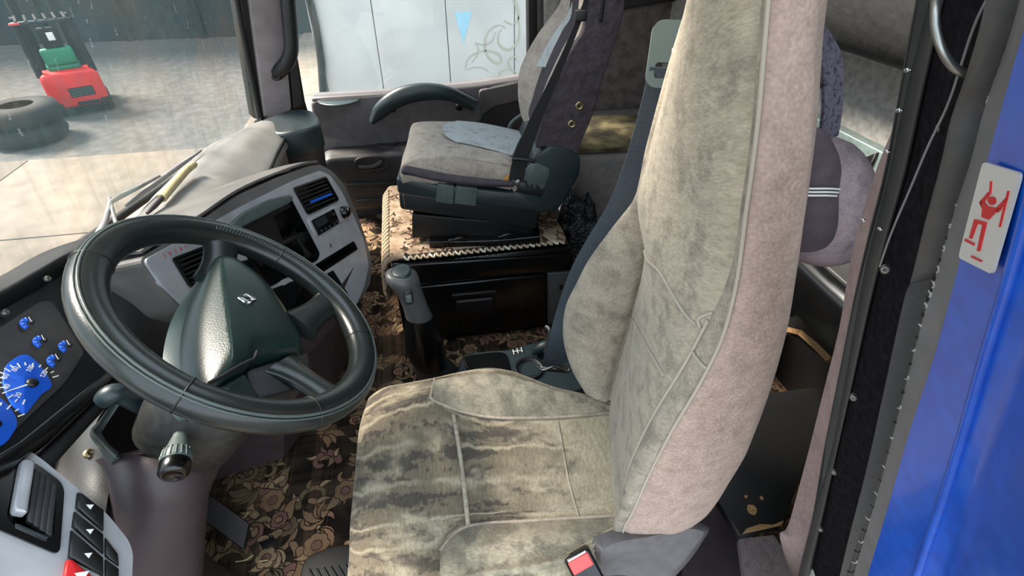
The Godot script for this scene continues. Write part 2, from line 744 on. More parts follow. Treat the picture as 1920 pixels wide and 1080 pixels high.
	mk("bag_pink", white, 0.95, {"tex": velour(101, Color(0.64, 0.57, 0.585), Color(0.42, 0.365, 0.38), 0.0, Vector2(1, 1)), "size": 0.7, "bump": weave, "relief": 0.03, "spec": 0.2})
	mk("bag_purple", Color(0.36, 0.32, 0.345), 0.9, {"tex": scuff, "size": 0.2, "spec": 0.25})
	mk("bag_strap", white, 0.9, {"tex": ntex(17, 0.04, [Color(0.2, 0.19, 0.22), Color(0.38, 0.36, 0.41), Color(0.41, 0.39, 0.44)], [0.28, 0.36, 1.0], 2), "size": 0.16, "spec": 0.25})
	mk("curtain", white, 0.95, {"tex": velour(111, Color(0.60, 0.53, 0.52), Color(0.45, 0.39, 0.385), 0.0, Vector2(1.5, 0.3)), "size": 0.7, "spec": 0.2})
	mk("rear_board", white, 0.9, {"tex": ntex(18, 0.03, [Color(0.53, 0.515, 0.495), Color(0.60, 0.585, 0.565), Color(0.64, 0.625, 0.605)], [0.2, 0.5, 0.8], 5), "size": 0.5})
	mk("quilt", Color(0.20, 0.20, 0.195), 0.7, {"tex": scuff, "size": 0.3, "bump": folds, "relief": 0.12})
	mk("rear_cloth", white, 0.95, {"tex": ntex(19, 0.02, [Color(0.36, 0.325, 0.315), Color(0.44, 0.395, 0.385), Color(0.48, 0.435, 0.42)], [0.2, 0.5, 0.85], 5), "size": 0.8})
	mk("bunk_cloth", white, 0.95, {"tex": ntex(20, 0.02, [Color(0.55, 0.525, 0.515), Color(0.61, 0.585, 0.575)], [0.2, 0.8], 4), "size": 0.5})
	mk("stained_foam", white, 1.0, {"tex": ntex(21, 0.007, [Color(0.17, 0.155, 0.12), Color(0.36, 0.33, 0.235), Color(0.52, 0.48, 0.35)], [0.2, 0.5, 0.8], 6), "size": 0.6, "bump": weave, "relief": 0.2})
	mk("black_board", Color(0.055, 0.055, 0.06), 0.5, {"tex": dusty, "size": 0.35})
	mk("pillar_felt", Color(0.135, 0.13, 0.15), 0.95, {"tex": ntex(22, 0.04, [Color(0.45, 0.45, 0.45), white], [0.2, 0.8], 5), "size": 0.2, "spec": 0.2})
	mk("edge_rubber", Color(0.23, 0.23, 0.23), 0.42, {"tex": scuff, "size": 0.2})
	mk("seal_dark", Color(0.30, 0.295, 0.29), 0.5, {"tex": scuff, "size": 0.06})
	mk("seal_light", Color(0.66, 0.65, 0.63), 0.5)
	mk("knob_grey", Color(0.27, 0.27, 0.275), 0.42)
	mk("seal_grey", Color(0.52, 0.515, 0.52), 0.6, {"tex": scuff, "size": 0.3})
	mk("door_frame_blue", Color(0.0, 0.36, 0.82), 0.34, {"coat": 0.3, "tex": ntex(23, 0.02, [Color(0.8, 0.85, 0.9), white], [0.3, 0.7], 5), "size": 0.25})
	mk("aluminium", Color(0.56, 0.63, 0.62), 0.4, {"metal": 0.5, "tex": scuff, "size": 0.2})
	mk("belt_guide", Color(0.30, 0.345, 0.335), 0.45)
	mk("yellow_tape", Color(0.72, 0.53, 0.25), 0.6)
	mk("plastic_bag", Color(0.16, 0.165, 0.17), 0.25, {"bump": folds, "relief": 1.2, "size": 0.2})
	# carpets
	var floor_carpet := carpet_image(201, Color(0.10, 0.085, 0.08), Color(0.66, 0.55, 0.43), Color(0.55, 0.43, 0.33), Color(0.47, 0.33, 0.31), 330)
	mk("stitch_cloth", Color(0.68, 0.635, 0.575), 0.9)
	mk("sticker_white", Color(0.8, 0.8, 0.785), 0.35)
	mk("print_red", Color(0.78, 0.10, 0.14), 0.4)
	mk("carpet", white, 1.0, {"tex": floor_carpet, "size": 1.15, "bump": weave, "relief": 0.15, "spec": 0.1})
	var box_carpet := carpet_image(301, Color(0.70, 0.61, 0.52), Color(0.20, 0.16, 0.14), Color(0.36, 0.27, 0.23), Color(0.78, 0.70, 0.61), 150)
	mk("box_carpet", white, 1.0, {"tex": box_carpet, "size": 0.5, "bump": weave, "relief": 0.1, "spec": 0.1})
	mk("fringe", Color(0.74, 0.66, 0.56), 1.0, {"tex": scuff, "size": 0.05})
	mk("fringe_dark", Color(0.12, 0.10, 0.09), 1.0)
	# outside
	mk("concrete", white, 0.9, {"tex": ntex(24, 0.015, [Color(0.41, 0.375, 0.33), Color(0.455, 0.415, 0.37), Color(0.49, 0.445, 0.395)], [0.1, 0.5, 0.9], 5), "size": 3.0})
	mk("asphalt", white, 0.95, {"tex": ntex(25, 0.02, [Color(0.29, 0.285, 0.275), Color(0.37, 0.36, 0.345)], [0.2, 0.8], 5), "size": 2.5})
	mk("trailer_white", Color(0.80, 0.81, 0.80), 0.35, {"tex": ntex(26, 0.008, [Color(0.93, 0.93, 0.93), white], [0.2, 0.8], 3), "size": 2.0})
	mk("trailer_joint", Color(0.45, 0.48, 0.48), 0.5)
	mk("swirl_tan", Color(0.69, 0.69, 0.63), 0.5)
	mk("pale_blue", Color(0.60, 0.80, 0.88), 0.5)
	mk("forklift_red", Color(0.82, 0.13, 0.12), 0.4)
	mk("forklift_green", Color(0.06, 0.45, 0.32), 0.5)
	mk("tyre", Color(0.07, 0.07, 0.075), 0.8)
	mk("shed_dark", Color(0.16, 0.20, 0.21), 0.8, {"tex": scuff, "size": 2.0})
	var glass := StandardMaterial3D.new()
	glass.transparency = BaseMaterial3D.TRANSPARENCY_ALPHA
	glass.albedo_color = Color(0.85, 0.95, 0.93, 0.06)
	glass.roughness = 0.03
	mats["clear_glass"] = glass
	mats["dirty_glass"] = dirty_glass()


# Windscreen: a film of dust with runs, thin and thick patches and small white flecks; the rest is clear.
func dirty_glass() -> StandardMaterial3D:
	var w := 1024
	var h := 512
	var im := Image.create(w, h, false, Image.FORMAT_RGBA8)
	var a := noise(401, 0.006, 4)
	var b := noise(402, 0.03, 4)
	var s := noise(403, 0.02, 3)
	for y in h:
		for x in w:
			var v := 1.0 - float(y) / h
			var runs := s.get_noise_2d(x * 3.2, y * 0.25)
			var al := 0.44 + 0.14 * a.get_noise_2d(x, y) + 0.08 * b.get_noise_2d(x, y) + 0.16 * maxf(0.0, runs)
			# the film is thinner on one side of a ragged line
			al *= lerpf(0.25, 1.0, smoothstep(0.02, 0.05, 1.0 - v - 0.17 - 0.05 * a.get_noise_2d(x, 9.0) - 0.03 * b.get_noise_2d(x, y)))
			var t := 0.5 + 0.5 * a.get_noise_2d(x + 3000, y)
			var c := Color(0.50, 0.61, 0.62).lerp(Color(0.66, 0.65, 0.58), smoothstep(0.35, 0.7, t))
			im.set_pixel(x, y, Color(c.r, c.g, c.b, clampf(al, 0.0, 0.7)))
	var r := RandomNumberGenerator.new()
	r.seed = 5
	for k in 420:
		var x := r.randf() * w
		var y := r.randf() * h
		var n := 1 if r.randf() < 0.6 else int(r.randf_range(3, 16))
		for q in n:
			blob(im, x + q * 0.15 * sin(k), minf(y + q, h - 3), r.randf_range(0.5, 1.4), Color(0.88, 0.92, 0.92, 0.55))
	im.generate_mipmaps()
	var m := StandardMaterial3D.new()
	m.resource_name = "dirty_glass"
	m.transparency = BaseMaterial3D.TRANSPARENCY_ALPHA
	m.albedo_texture = ImageTexture.create_from_image(im)
	m.roughness = 0.3
	m.cull_mode = BaseMaterial3D.CULL_DISABLED
	return m


# ---------------------------------------------------------------- the cab's shell
func build_shell():
	var st := begin()
	boxw(st, Vector3(-1.1, -0.08, -2.7), Vector3(1.4, 0, -0.12), 0.003)
	var o: Node = put(st, "floor", mats.carpet)
	tag(o, "worn patterned oriental carpet covering the cab floor", "floor", "", "structure")
	st = begin()  # roof with an out-of-view hatch, added so more daylight reaches the cab
	boxw(st, Vector3(-0.72, 1.74, -2.75), Vector3(-0.15, 1.84, -0.08), 0.01)
	boxw(st, Vector3(0.65, 1.74, -2.75), Vector3(1.45, 1.84, -0.08), 0.01)
	boxw(st, Vector3(-0.15, 1.74, -2.75), Vector3(0.65, 1.84, -1.75), 0.01)
	boxw(st, Vector3(-0.15, 1.74, -0.85), Vector3(0.65, 1.84, -0.08), 0.01)
	var roof: Node3D = tag(put(st, "ceiling", mats.rear_board), "pale cab roof lining with an unseen open hatch added for daylight", "ceiling", "", "structure")
	for x in [-0.15, 0.62]:
		st = begin()
		boxw(st, Vector3(x, 1.72, -1.75), Vector3(x + 0.03, 1.745, -0.85), 0.005)
		put(st, "added_hatch_frame", mats.dash_dark, roof)
	st = begin()
	boxw(st, Vector3(1.3, -0.1, -2.75), Vector3(1.4, 1.8, -0.1), 0.01)
	tag(put(st, "wall_rear", mats.rear_board), "rear wall of the sleeper faced with grey felt board", "wall", "", "structure")
	# passenger-side wall behind the door
	st = begin()
	boxw(st, Vector3(0.66, -0.1, -2.72), Vector3(1.35, 1.8, -2.6), 0.01)
	var wp := structure("wall_passenger", "dark upholstered side wall of the sleeper behind the grey passenger seat", "wall")
	put(st, "lining", mats.rear_cloth, wp)
	st = begin()
	slab(st, Transform3D(Vector3(1, 0, 0), Vector3(0, 1, 0), Vector3(0, 0, 1), Vector3(0, 0, -2.6)), PackedVector2Array([Vector2(0.8559, 0.9613), Vector2(1.0811, 0.9864), Vector2(1.3777, 1.0192), Vector2(1.4426, 1.2048), Vector2(0.7884, 1.1529)]), 0.05, 0.01, 0.03)
	put(st, "padded_panel", mats.quilt, wp)
	st = begin()
	slab(st, Transform3D(Vector3(1, 0, 0), Vector3(0, 1, 0), Vector3(0, 0, 1), Vector3(0, 0, -2.6)), PackedVector2Array([Vector2(0.6347, 1.3479), Vector2(0.6575, 0.8709), Vector2(0.7193, 0.8086), Vector2(0.7426, 1.3475)]), 0.02, 0.006, 0.02)
	put(st, "pillar_trim", mats.rear_board, wp)
	# front bulkhead and the roof header over the windscreen
	st = begin()
	boxw(st, Vector3(-1.12, -0.1, -2.7), Vector3(-1.0, 0.12, -0.12), 0.01)
	tag(put(st, "wall_front", mats.dash_black), "dark bulkhead under the dashboard", "wall", "", "structure")
	st = begin()
	boxw(st, Vector3(-0.86, 1.62, -2.6), Vector3(-0.66, 1.8, -0.12), 0.02)
	tag(put(st, "trim_2", mats.rear_board), "header over the windscreen", "trim", "", "structure")
	# driver's side wall behind the door opening, and the front post of the opening
	st = begin()
	boxw(st, Vector3(0.52, -0.1, -0.26), Vector3(1.4, 1.8, -0.14), 0.01)
	tag(put(st, "wall_driver", mats.rear_board), "driver side wall of the sleeper", "wall", "", "structure")
	# the open driver's door, hinged at the front post; out of view, added for its shade
	var dd := structure("door_2", "driver's door standing open at the front of the doorway, unseen and added for its shade", "door")
	st = begin()
	boxw(st, Vector3(-1.02, -0.35, -0.02), Vector3(-0.92, 0.78, 0.95), 0.02)
	put(st, "panel", mats.door_grey, dd)
	for z in [-0.02, 0.89]:
		st = begin()
		boxw(st, Vector3(-1.0, 0.76, z), Vector3(-0.94, 1.7, z + 0.06), 0.01)
		put(st, "window_post", mats.rubber, dd)
	st = begin()
	boxw(st, Vector3(-1.02, -0.1, -0.14), Vector3(-0.94, 1.75, -0.02), 0.02)
	put(st, "hinge_post", mats.door_dark, dd)
	build_windscreen()
	build_front_post()
	build_passenger_door()


func build_windscreen():
	var w := structure("window_1", "dirty windscreen with dust streaks and white flecks", "windscreen")
	var low := curve([Vector3(-0.93, 0.79, -0.05), Vector3(-0.90, 0.79, -0.5), Vector3(-0.865, 0.785, -1.0), Vector3(-0.82, 0.75, -1.4), Vector3(-0.775, 0.70, -1.85), Vector3(-0.73, 0.66, -2.2), Vector3(-0.672, 0.635, -2.4)], 24)
	var rows := []
	for k in 9:
		var t := k / 8.0
		var row := []
		for j in low.size():
			var p: Vector3 = low[j]
			row.append(Vector3(p.x + 0.135 * t + 0.015 * sin(PI * t) * -1.0, lerpf(p.y - 0.03, 1.66, t), p.z))
		rows.append(row)
	var st := begin()
	grid(st, rows, 1, 1.0, -1.0)
	put(st, "pane", mats.dirty_glass, w)
	var edge := []
	for r in rows:
		edge.append(r[r.size() - 1] + Vector3(0.005, 0, 0))
	st = begin()
	tube(st, edge, 0.012, 8)
	put(st, "seal", mats.rubber, w)
	st = begin()
	tube(st, low.map(func(p): return p + Vector3(-0.02, -0.05, 0)), 0.012, 8)
	put(st, "seal", mats.rubber, w)


func build_front_post():
	var p := structure("trim_1", "grey front roof pillar beside the passenger window", "pillar")
	var f := Transform3D(Vector3(0.8774, 0, -0.4797), Vector3(0.029, 0.9982, 0.0531), Vector3(0.4789, -0.0605, 0.8758), Vector3(-0.685, 0.639, -2.4))
	var st := begin()
	slab(st, f, PackedVector2Array([Vector2(0.1035, 0.9586), Vector2(0.055, 0.4879), Vector2(-0.006, -0.0036), Vector2(0.0814, -0.0629), Vector2(0.2372, -0.0376), Vector2(0.2332, 0.0231), Vector2(0.2451, 0.2402), Vector2(0.2731, 0.4323), Vector2(0.3531, 0.9725)]), 0.06, 0.004, -0.004)
	put(st, "core", mats.rubber, p)
	st = begin()
	slab(st, f, PackedVector2Array([Vector2(0.1352, 0.9604), Vector2(0.0714, 0.4502), Vector2(0.0419, 0.1741), Vector2(0.0178, -0.009), Vector2(0.0035, -0.0106), Vector2(0.0274, 0.1765), Vector2(0.0617, 0.4511), Vector2(0.1218, 0.9597)]), 0.012, 0.003, 0.006)
	put(st, "bead", mats.pillar_grey, p)
	st = begin()
	slab(st, f, rounded(PackedVector2Array([Vector2(0.1658, 0.9621), Vector2(0.0969, 0.448), Vector2(0.0309, -0.0119), Vector2(0.1581, -0.0006), Vector2(0.1746, 0.1058), Vector2(0.2195, 0.437), Vector2(0.2715, 0.968)]), 0.02), 0.02, 0.008, 0.018)
	put(st, "cover", mats.pillar_grey, p)
	st = begin()
	slab(st, f, rounded(PackedVector2Array([Vector2(0.3119, 0.9702), Vector2(0.2343, 0.4357), Vector2(0.1691, 0.0044), Vector2(0.2132, 0.0124), Vector2(0.2341, 0.2526), Vector2(0.2601, 0.4334), Vector2(0.338, 0.9717)]), 0.01), 0.02, 0.006, 0.012)
	put(st, "inner_strip", mats.door_dark, p)
	# sprung clip at the foot of the bead
	var clip := thing("spring_clip", "small black metal clip at the foot of the pillar bead on the dash top", "clip")
	st = begin()
	slab(st, f, rounded(PackedVector2Array([Vector2(-0.0115, -0.0072), Vector2(0.0294, -0.0091), Vector2(0.0281, -0.0479), Vector2(-0.0166, -0.0497)]), 0.004), 0.004, 0.001, 0.016)
	put(st, "plate", mats.steel, clip)
	st = begin()
	tube(st, [f * Vector3(0.01, -0.01, 0.022), f * Vector3(0.02, 0.005, 0.026), f * Vector3(0.03, -0.012, 0.022), f * Vector3(0.042, 0.004, 0.02)], 0.0025, 6)
	put(st, "spring", mats.black, clip)
	# grab handle
	var g := thing("assist_grip", "dark grey vertical grab handle bolted to the front pillar", "handle")
	var path := curve([Vector3(-0.362, 1.506, -2.44), Vector3(-0.397, 1.291, -2.42), Vector3(-0.434, 1.084, -2.41), Vector3(-0.453, 0.97, -2.41), Vector3(-0.469, 0.899, -2.41), Vector3(-0.5, 0.851, -2.42), Vector3(-0.568, 0.796, -2.46)], 30)
	var rr := []
	for i in path.size():
		rr.append(0.029 if i < 24 else 0.03)
	st = begin()
	tube(st, path, rr, 14)
	put(st, "grip", mats.slate_dark, g)
	st = begin()
	lathe(st, frame(path[29] + Vector3(0, 0, 0.022), Vector3(-0.25, 0.1, 1)), [Vector2(0.026, -0.012), Vector2(0.024, 0.008), Vector2(0.017, 0.010), Vector2(0.015, 0.004), Vector2(0.008, 0.004), Vector2(0.007, 0.009), Vector2(0, 0.009)], 20)
	put(st, "bolt_cap", mats.black, g, "round black bolt cap")


func build_passenger_door():
	var d := structure("door_1", "grey plastic passenger door with a long armrest", "door")
	var f := Transform3D(Vector3(1, 0, 0), Vector3(0, 1, 0), Vector3(0, 0, 1), Vector3(0, 0, -2.6))
	var st := begin()
	boxw(st, Vector3(-0.5, -0.1, -2.72), Vector3(0.68, 0.30, -2.6), 0.01)
	put(st, "lower_panel", mats.dash_dark, d)
	st = begin()
	slab(st, f, rounded(PackedVector2Array([Vector2(-0.4763, 0.6295), Vector2(-0.4294, 0.6418), Vector2(-0.1801, 0.6424), Vector2(0.078, 0.6532), Vector2(0.343, 0.6643), Vector2(0.5545, 0.6839), Vector2(0.6427, 0.6794), Vector2(0.6601, 0.1491), Vector2(-0.5155, 0.2539), Vector2(-0.4919, 0.4525)]), 0.02), 0.10, 0.012)
	put(st, "upper_panel", mats.door_grey, d)
	st = begin()
	slab(st, f, rounded(PackedVector2Array([Vector2(0.2697, 0.3907), Vector2(0.3521, 0.5451), Vector2(0.4499, 0.5903), Vector2(0.575, 0.6044), Vector2(0.6509, 0.6001), Vector2(0.6664, 0.1486), Vector2(0.2648, 0.1844)]), 0.03), 0.03, 0.01, 0.008)
	put(st, "rear_black_panel", mats.dash_black, d)  # black plate laid on the rear of the door face
	st = begin()
	slab(st, f, rounded(PackedVector2Array([Vector2(0.3314, 0.6443), Vector2(0.5546, 0.6788), Vector2(0.6426, 0.682), Vector2(0.6458, 0.5842), Vector2(0.5473, 0.5846), Vector2(0.4079, 0.5606), Vector2(0.3456, 0.5182)]), 0.02), 0.03, 0.012, 0.02)
	put(st, "sill_cap", mats.door_grey, d)
	# sill and frame round the glass
	st = begin()
	boxw(st, Vector3(-0.47, 0.60, -2.69), Vector3(0.68, 0.648, -2.605), 0.01)
	put(st, "sill", mats.door_grey, d)
	st = begin()
	slab(st, f, PackedVector2Array([Vector2(0.5582, 1.6318), Vector2(0.5806, 1.0312), Vector2(0.5893, 0.7279), Vector2(0.6095, 0.6811), Vector2(0.6538, 0.6788), Vector2(0.6312, 1.0298), Vector2(0.6028, 1.6326)]), 0.06, 0.004, 0.01)
	put(st, "window_frame", mats.rubber, d)
	st = begin()
	slab(st, f, PackedVector2Array([Vector2(0.5964, 1.6325), Vector2(0.621, 1.0301), Vector2(0.6371, 0.6797), Vector2(0.6649, 0.6783), Vector2(0.6464, 1.0294), Vector2(0.6199, 1.6328)]), 0.06, 0.004, 0.018)
	put(st, "window_frame", mats.door_grey, d)
	st = begin()
	boxw(st, Vector3(-0.5, 1.55, -2.69), Vector3(0.68, 1.76, -2.6), 0.02)
	put(st, "window_frame", mats.door_grey, d)
	st = begin()
	slab(st, f, PackedVector2Array([Vector2(0.5463, 0.6792), Vector2(0.4509, 0.6636), Vector2(0.3748, 0.6523), Vector2(0.4236, 0.6574), Vector2(0.5873, 0.6874), Vector2(0.5915, 0.7528)]), 0.03, 0.003, 0.012)
	put(st, "quarter_seal", mats.rubber, d)
	# armrest shelf
	st = begin()
	slab(st, Transform3D(Vector3(1, 0, 0), Vector3(0, 1, 0), Vector3(0, 0, 1), Vector3(0, 0, -2.46)), rounded(PackedVector2Array([Vector2(-0.4804, 0.371), Vector2(-0.439, 0.4005), Vector2(-0.2158, 0.4043), Vector2(0.0445, 0.4058), Vector2(0.4782, 0.4061), Vector2(0.4782, 0.0544), Vector2(-0.3858, 0.1118), Vector2(-0.3959, 0.2641), Vector2(-0.4802, 0.2921)]), 0.03), 0.16, 0.02)
	var arm := put(st, "armrest", mats.door_dark, d)
	st = begin()
	lathe(st, frame(Vector3(-0.146, 0.405, -2.599), Vector3.UP), [Vector2(0.055, -0.004), Vector2(0.055, 0.003), Vector2(0.048, 0.004), Vector2(0.044, -0.003), Vector2(0, -0.003)], 24)
	var cup := put(st, "cup_recess", mats.black, arm)
	cup.set_meta("label", "round black cup recess")
	# pocket rails under the armrest
	for q in [PackedVector2Array([Vector2(-0.3749, 0.2651), Vector2(-0.1282, 0.2542), Vector2(-0.1314, 0.2306), Vector2(-0.3743, 0.2415)]), PackedVector2Array([Vector2(-0.3397, 0.1721), Vector2(-0.1324, 0.1638), Vector2(-0.1357, 0.1393), Vector2(-0.3388, 0.1474)])]:
		st = begin()
		slab(st, Transform3D(Vector3(1, 0, 0), Vector3(0, 1, 0), Vector3(0, 0, 1), Vector3(0, 0, -2.46)), q, 0.03, 0.004, 0.012)
		put(st, "pocket_rail", mats.dash_dark, arm)
	# latch: recessed oval with a curved lever
	st = begin()
	var oval := smooth2(PackedVector2Array([Vector2(-0.3137, 0.3709), Vector2(-0.2887, 0.3965), Vector2(-0.2289, 0.4026), Vector2(-0.1608, 0.3944), Vector2(-0.1495, 0.3656), Vector2(-0.1699, 0.3334), Vector2(-0.234, 0.3246), Vector2(-0.3, 0.3332)]), 40)
	slab(st, Transform3D(Vector3(1, 0, 0), Vector3(0, 1, 0), Vector3(0, 0, 1), Vector3(0, 0, -2.46)), holed(oval, [inset(oval, 0.012)]), 0.02, 0.0, 0.018)
	var latch := put(st, "latch_bezel", mats.door_dark, arm)
	st = begin()
	slab(st, Transform3D(Vector3(1, 0, 0), Vector3(0, 1, 0), Vector3(0, 0, 1), Vector3(0, 0, -2.46)), smooth2(PackedVector2Array([Vector2(-0.2945, 0.3637), Vector2(-0.2443, 0.3567), Vector2(-0.2119, 0.3652), Vector2(-0.1888, 0.38), Vector2(-0.1765, 0.3762), Vector2(-0.1983, 0.3528), Vector2(-0.2313, 0.3415), Vector2(-0.2874, 0.3462)]), 32), 0.012, 0.003, 0.022)
	put(st, "latch_lever", mats.door_grey, arm)
	# round speaker cover on the sill
	st = begin()
	lathe(st, Transform3D(Basis.from_scale(Vector3(1, 0.55, 1)) * Basis(Vector3.RIGHT, -PI / 2), Vector3(-0.343, 0.63, -2.63)), [Vector2(0.105, -0.004), Vector2(0.105, 0.003), Vector2(0.098, 0.006), Vector2(0.06, 0.007), Vector2(0, 0.007)], 32)
	put(st, "speaker_cover", mats.slate, d, "flat oval dark speaker cover")
	# arched grab bar
	var path := curve([Vector3(-0.203, 0.54, -2.54), Vector3(-0.127, 0.62, -2.5), Vector3(-0.039, 0.667, -2.49), Vector3(0.074, 0.68, -2.49), Vector3(0.187, 0.658, -2.5), Vector3(0.305, 0.586, -2.54)], 28)
	st = begin()
	var rings := []
	for i in path.size():
		var t := i / 28.0
		var r := lerpf(0.03, 0.042, sin(PI * clampf(t * 1.15, 0, 1))) * (0.55 + 0.45 * smoothstep(0.0, 0.15, t))
		var dir: Vector3 = (path[mini(i + 1, 28)] - path[maxi(i - 1, 0)]).normalized()
		var up := Vector3.BACK.cross(dir).normalized()
		var pts := []
		for k in 14:
			var a := TAU * k / 14
			pts.append(path[i] + up * sin(a) * r + Vector3.BACK * cos(a) * 0.03)
		rings.append(pts)
	loft(st, rings)
	put(st, "grab_bar", mats.slate, d, "arched slate grey grab bar")
	for q in [[Vector3(-0.094, 0.586, -2.56), 0.012], [Vector3(0.229, 0.579, -2.56), 0.018]]:
		st = begin()
		lathe(st, frame(q[0], Vector3(0, -0.3, 1)), [Vector2(q[1] * 1.2, -0.04), Vector2(q[1], 0.01), Vector2(q[1] * 0.5, 0.012), Vector2(0, 0.006)], 16)
		put(st, "grab_bar_bolt", mats.black, d)
	# the glass
	var wdw := structure("window_2", "passenger side window looking onto the white trailer", "window")
	st = begin()
	slab(st, f, PackedVector2Array([Vector2(-0.3896, 1.6161), Vector2(-0.4682, 1.0589), Vector2(-0.5189, 0.6246), Vector2(0.6183, 0.556), Vector2(0.59, 1.6323)]), 0.004, 0, -0.05)
	put(st, "pane", mats.clear_glass, wdw)


# ---------------------------------------------------------------- outside
func build_outside():
	var st := begin()
	boxw(st, Vector3(-60, -1.6, -70), Vector3(40, -1.37, 60), 0.01)
	tag(put(st, "ground", mats.asphalt), "grey yard surface in front of the truck", "ground", "", "structure")
	# near slabs of pale concrete with open joints
	var path := structure("pavement", "pale concrete slabs of the yard beside the truck", "pavement")
	for i in 6:
		for j in 4:
			var x0 := -0.2 - i * 2.45
			var z0 := 1.3 - j * 2.2
			st = begin()
			boxw(st, Vector3(x0 - 2.43, -1.45, z0 - 2.18), Vector3(x0, -1.35 - 0.003 * ((i + j) % 2), z0), 0.006)
			put(st, "slab", mats.concrete, path)
	for k in 4:
		st = begin()
		boxw(st, Vector3(-2.55, -1.45, -9.71 - k * 2.2), Vector3(-1.0, -1.35, -7.53 - k * 2.2), 0.006)
		put(st, "slab", mats.concrete, path)
	build_trailer()
	build_forklift()
	for k in 2:
		var ty := begin()
		lathe(ty, Transform3D(Basis(Vector3.RIGHT, -PI / 2), Vector3(-5.442, -1.36, -8.311) + Vector3(0.04 * k, 0.26 * k, 0)), [Vector2(0.2, 0.02), Vector2(0.3, 0.0), Vector2(0.44, 0.03), Vector2(0.48, 0.12), Vector2(0.44, 0.23), Vector2(0.3, 0.26), Vector2(0.2, 0.24)], 32)
		tag(put(ty, "tyre", mats.tyre), ["lower dark tyre of the pair stacked in the yard beside the forklift", "upper dark tyre of the pair stacked in the yard beside the forklift"][k], "tyre", "tyres stacked in the yard")
	# dark sheds at the far side of the yard
	var shed := thing("shed", "dark grey shed with railings at the far side of the yard", "building")
	st = begin()
	boxw(st, Vector3(-40, -1.4, -28), Vector3(10, 5.0, -15.2), 0.05)
	put(st, "wall", mats.shed_dark, shed)
	for k in 26:
		st = begin()
		boxw(st, Vector3(-39.0 + k * 1.7, -1.4, -15.25), Vector3(-38.86 + k * 1.7, 4.6, -15.08), 0.02)
		put(st, "rib", mats.slate, shed)
	st = begin()
	boxw(st, Vector3(-40.2, 5.0, -28.2), Vector3(10.2, 5.3, -14.8), 0.05)
	put(st, "roof", mats.slate_dark, shed)


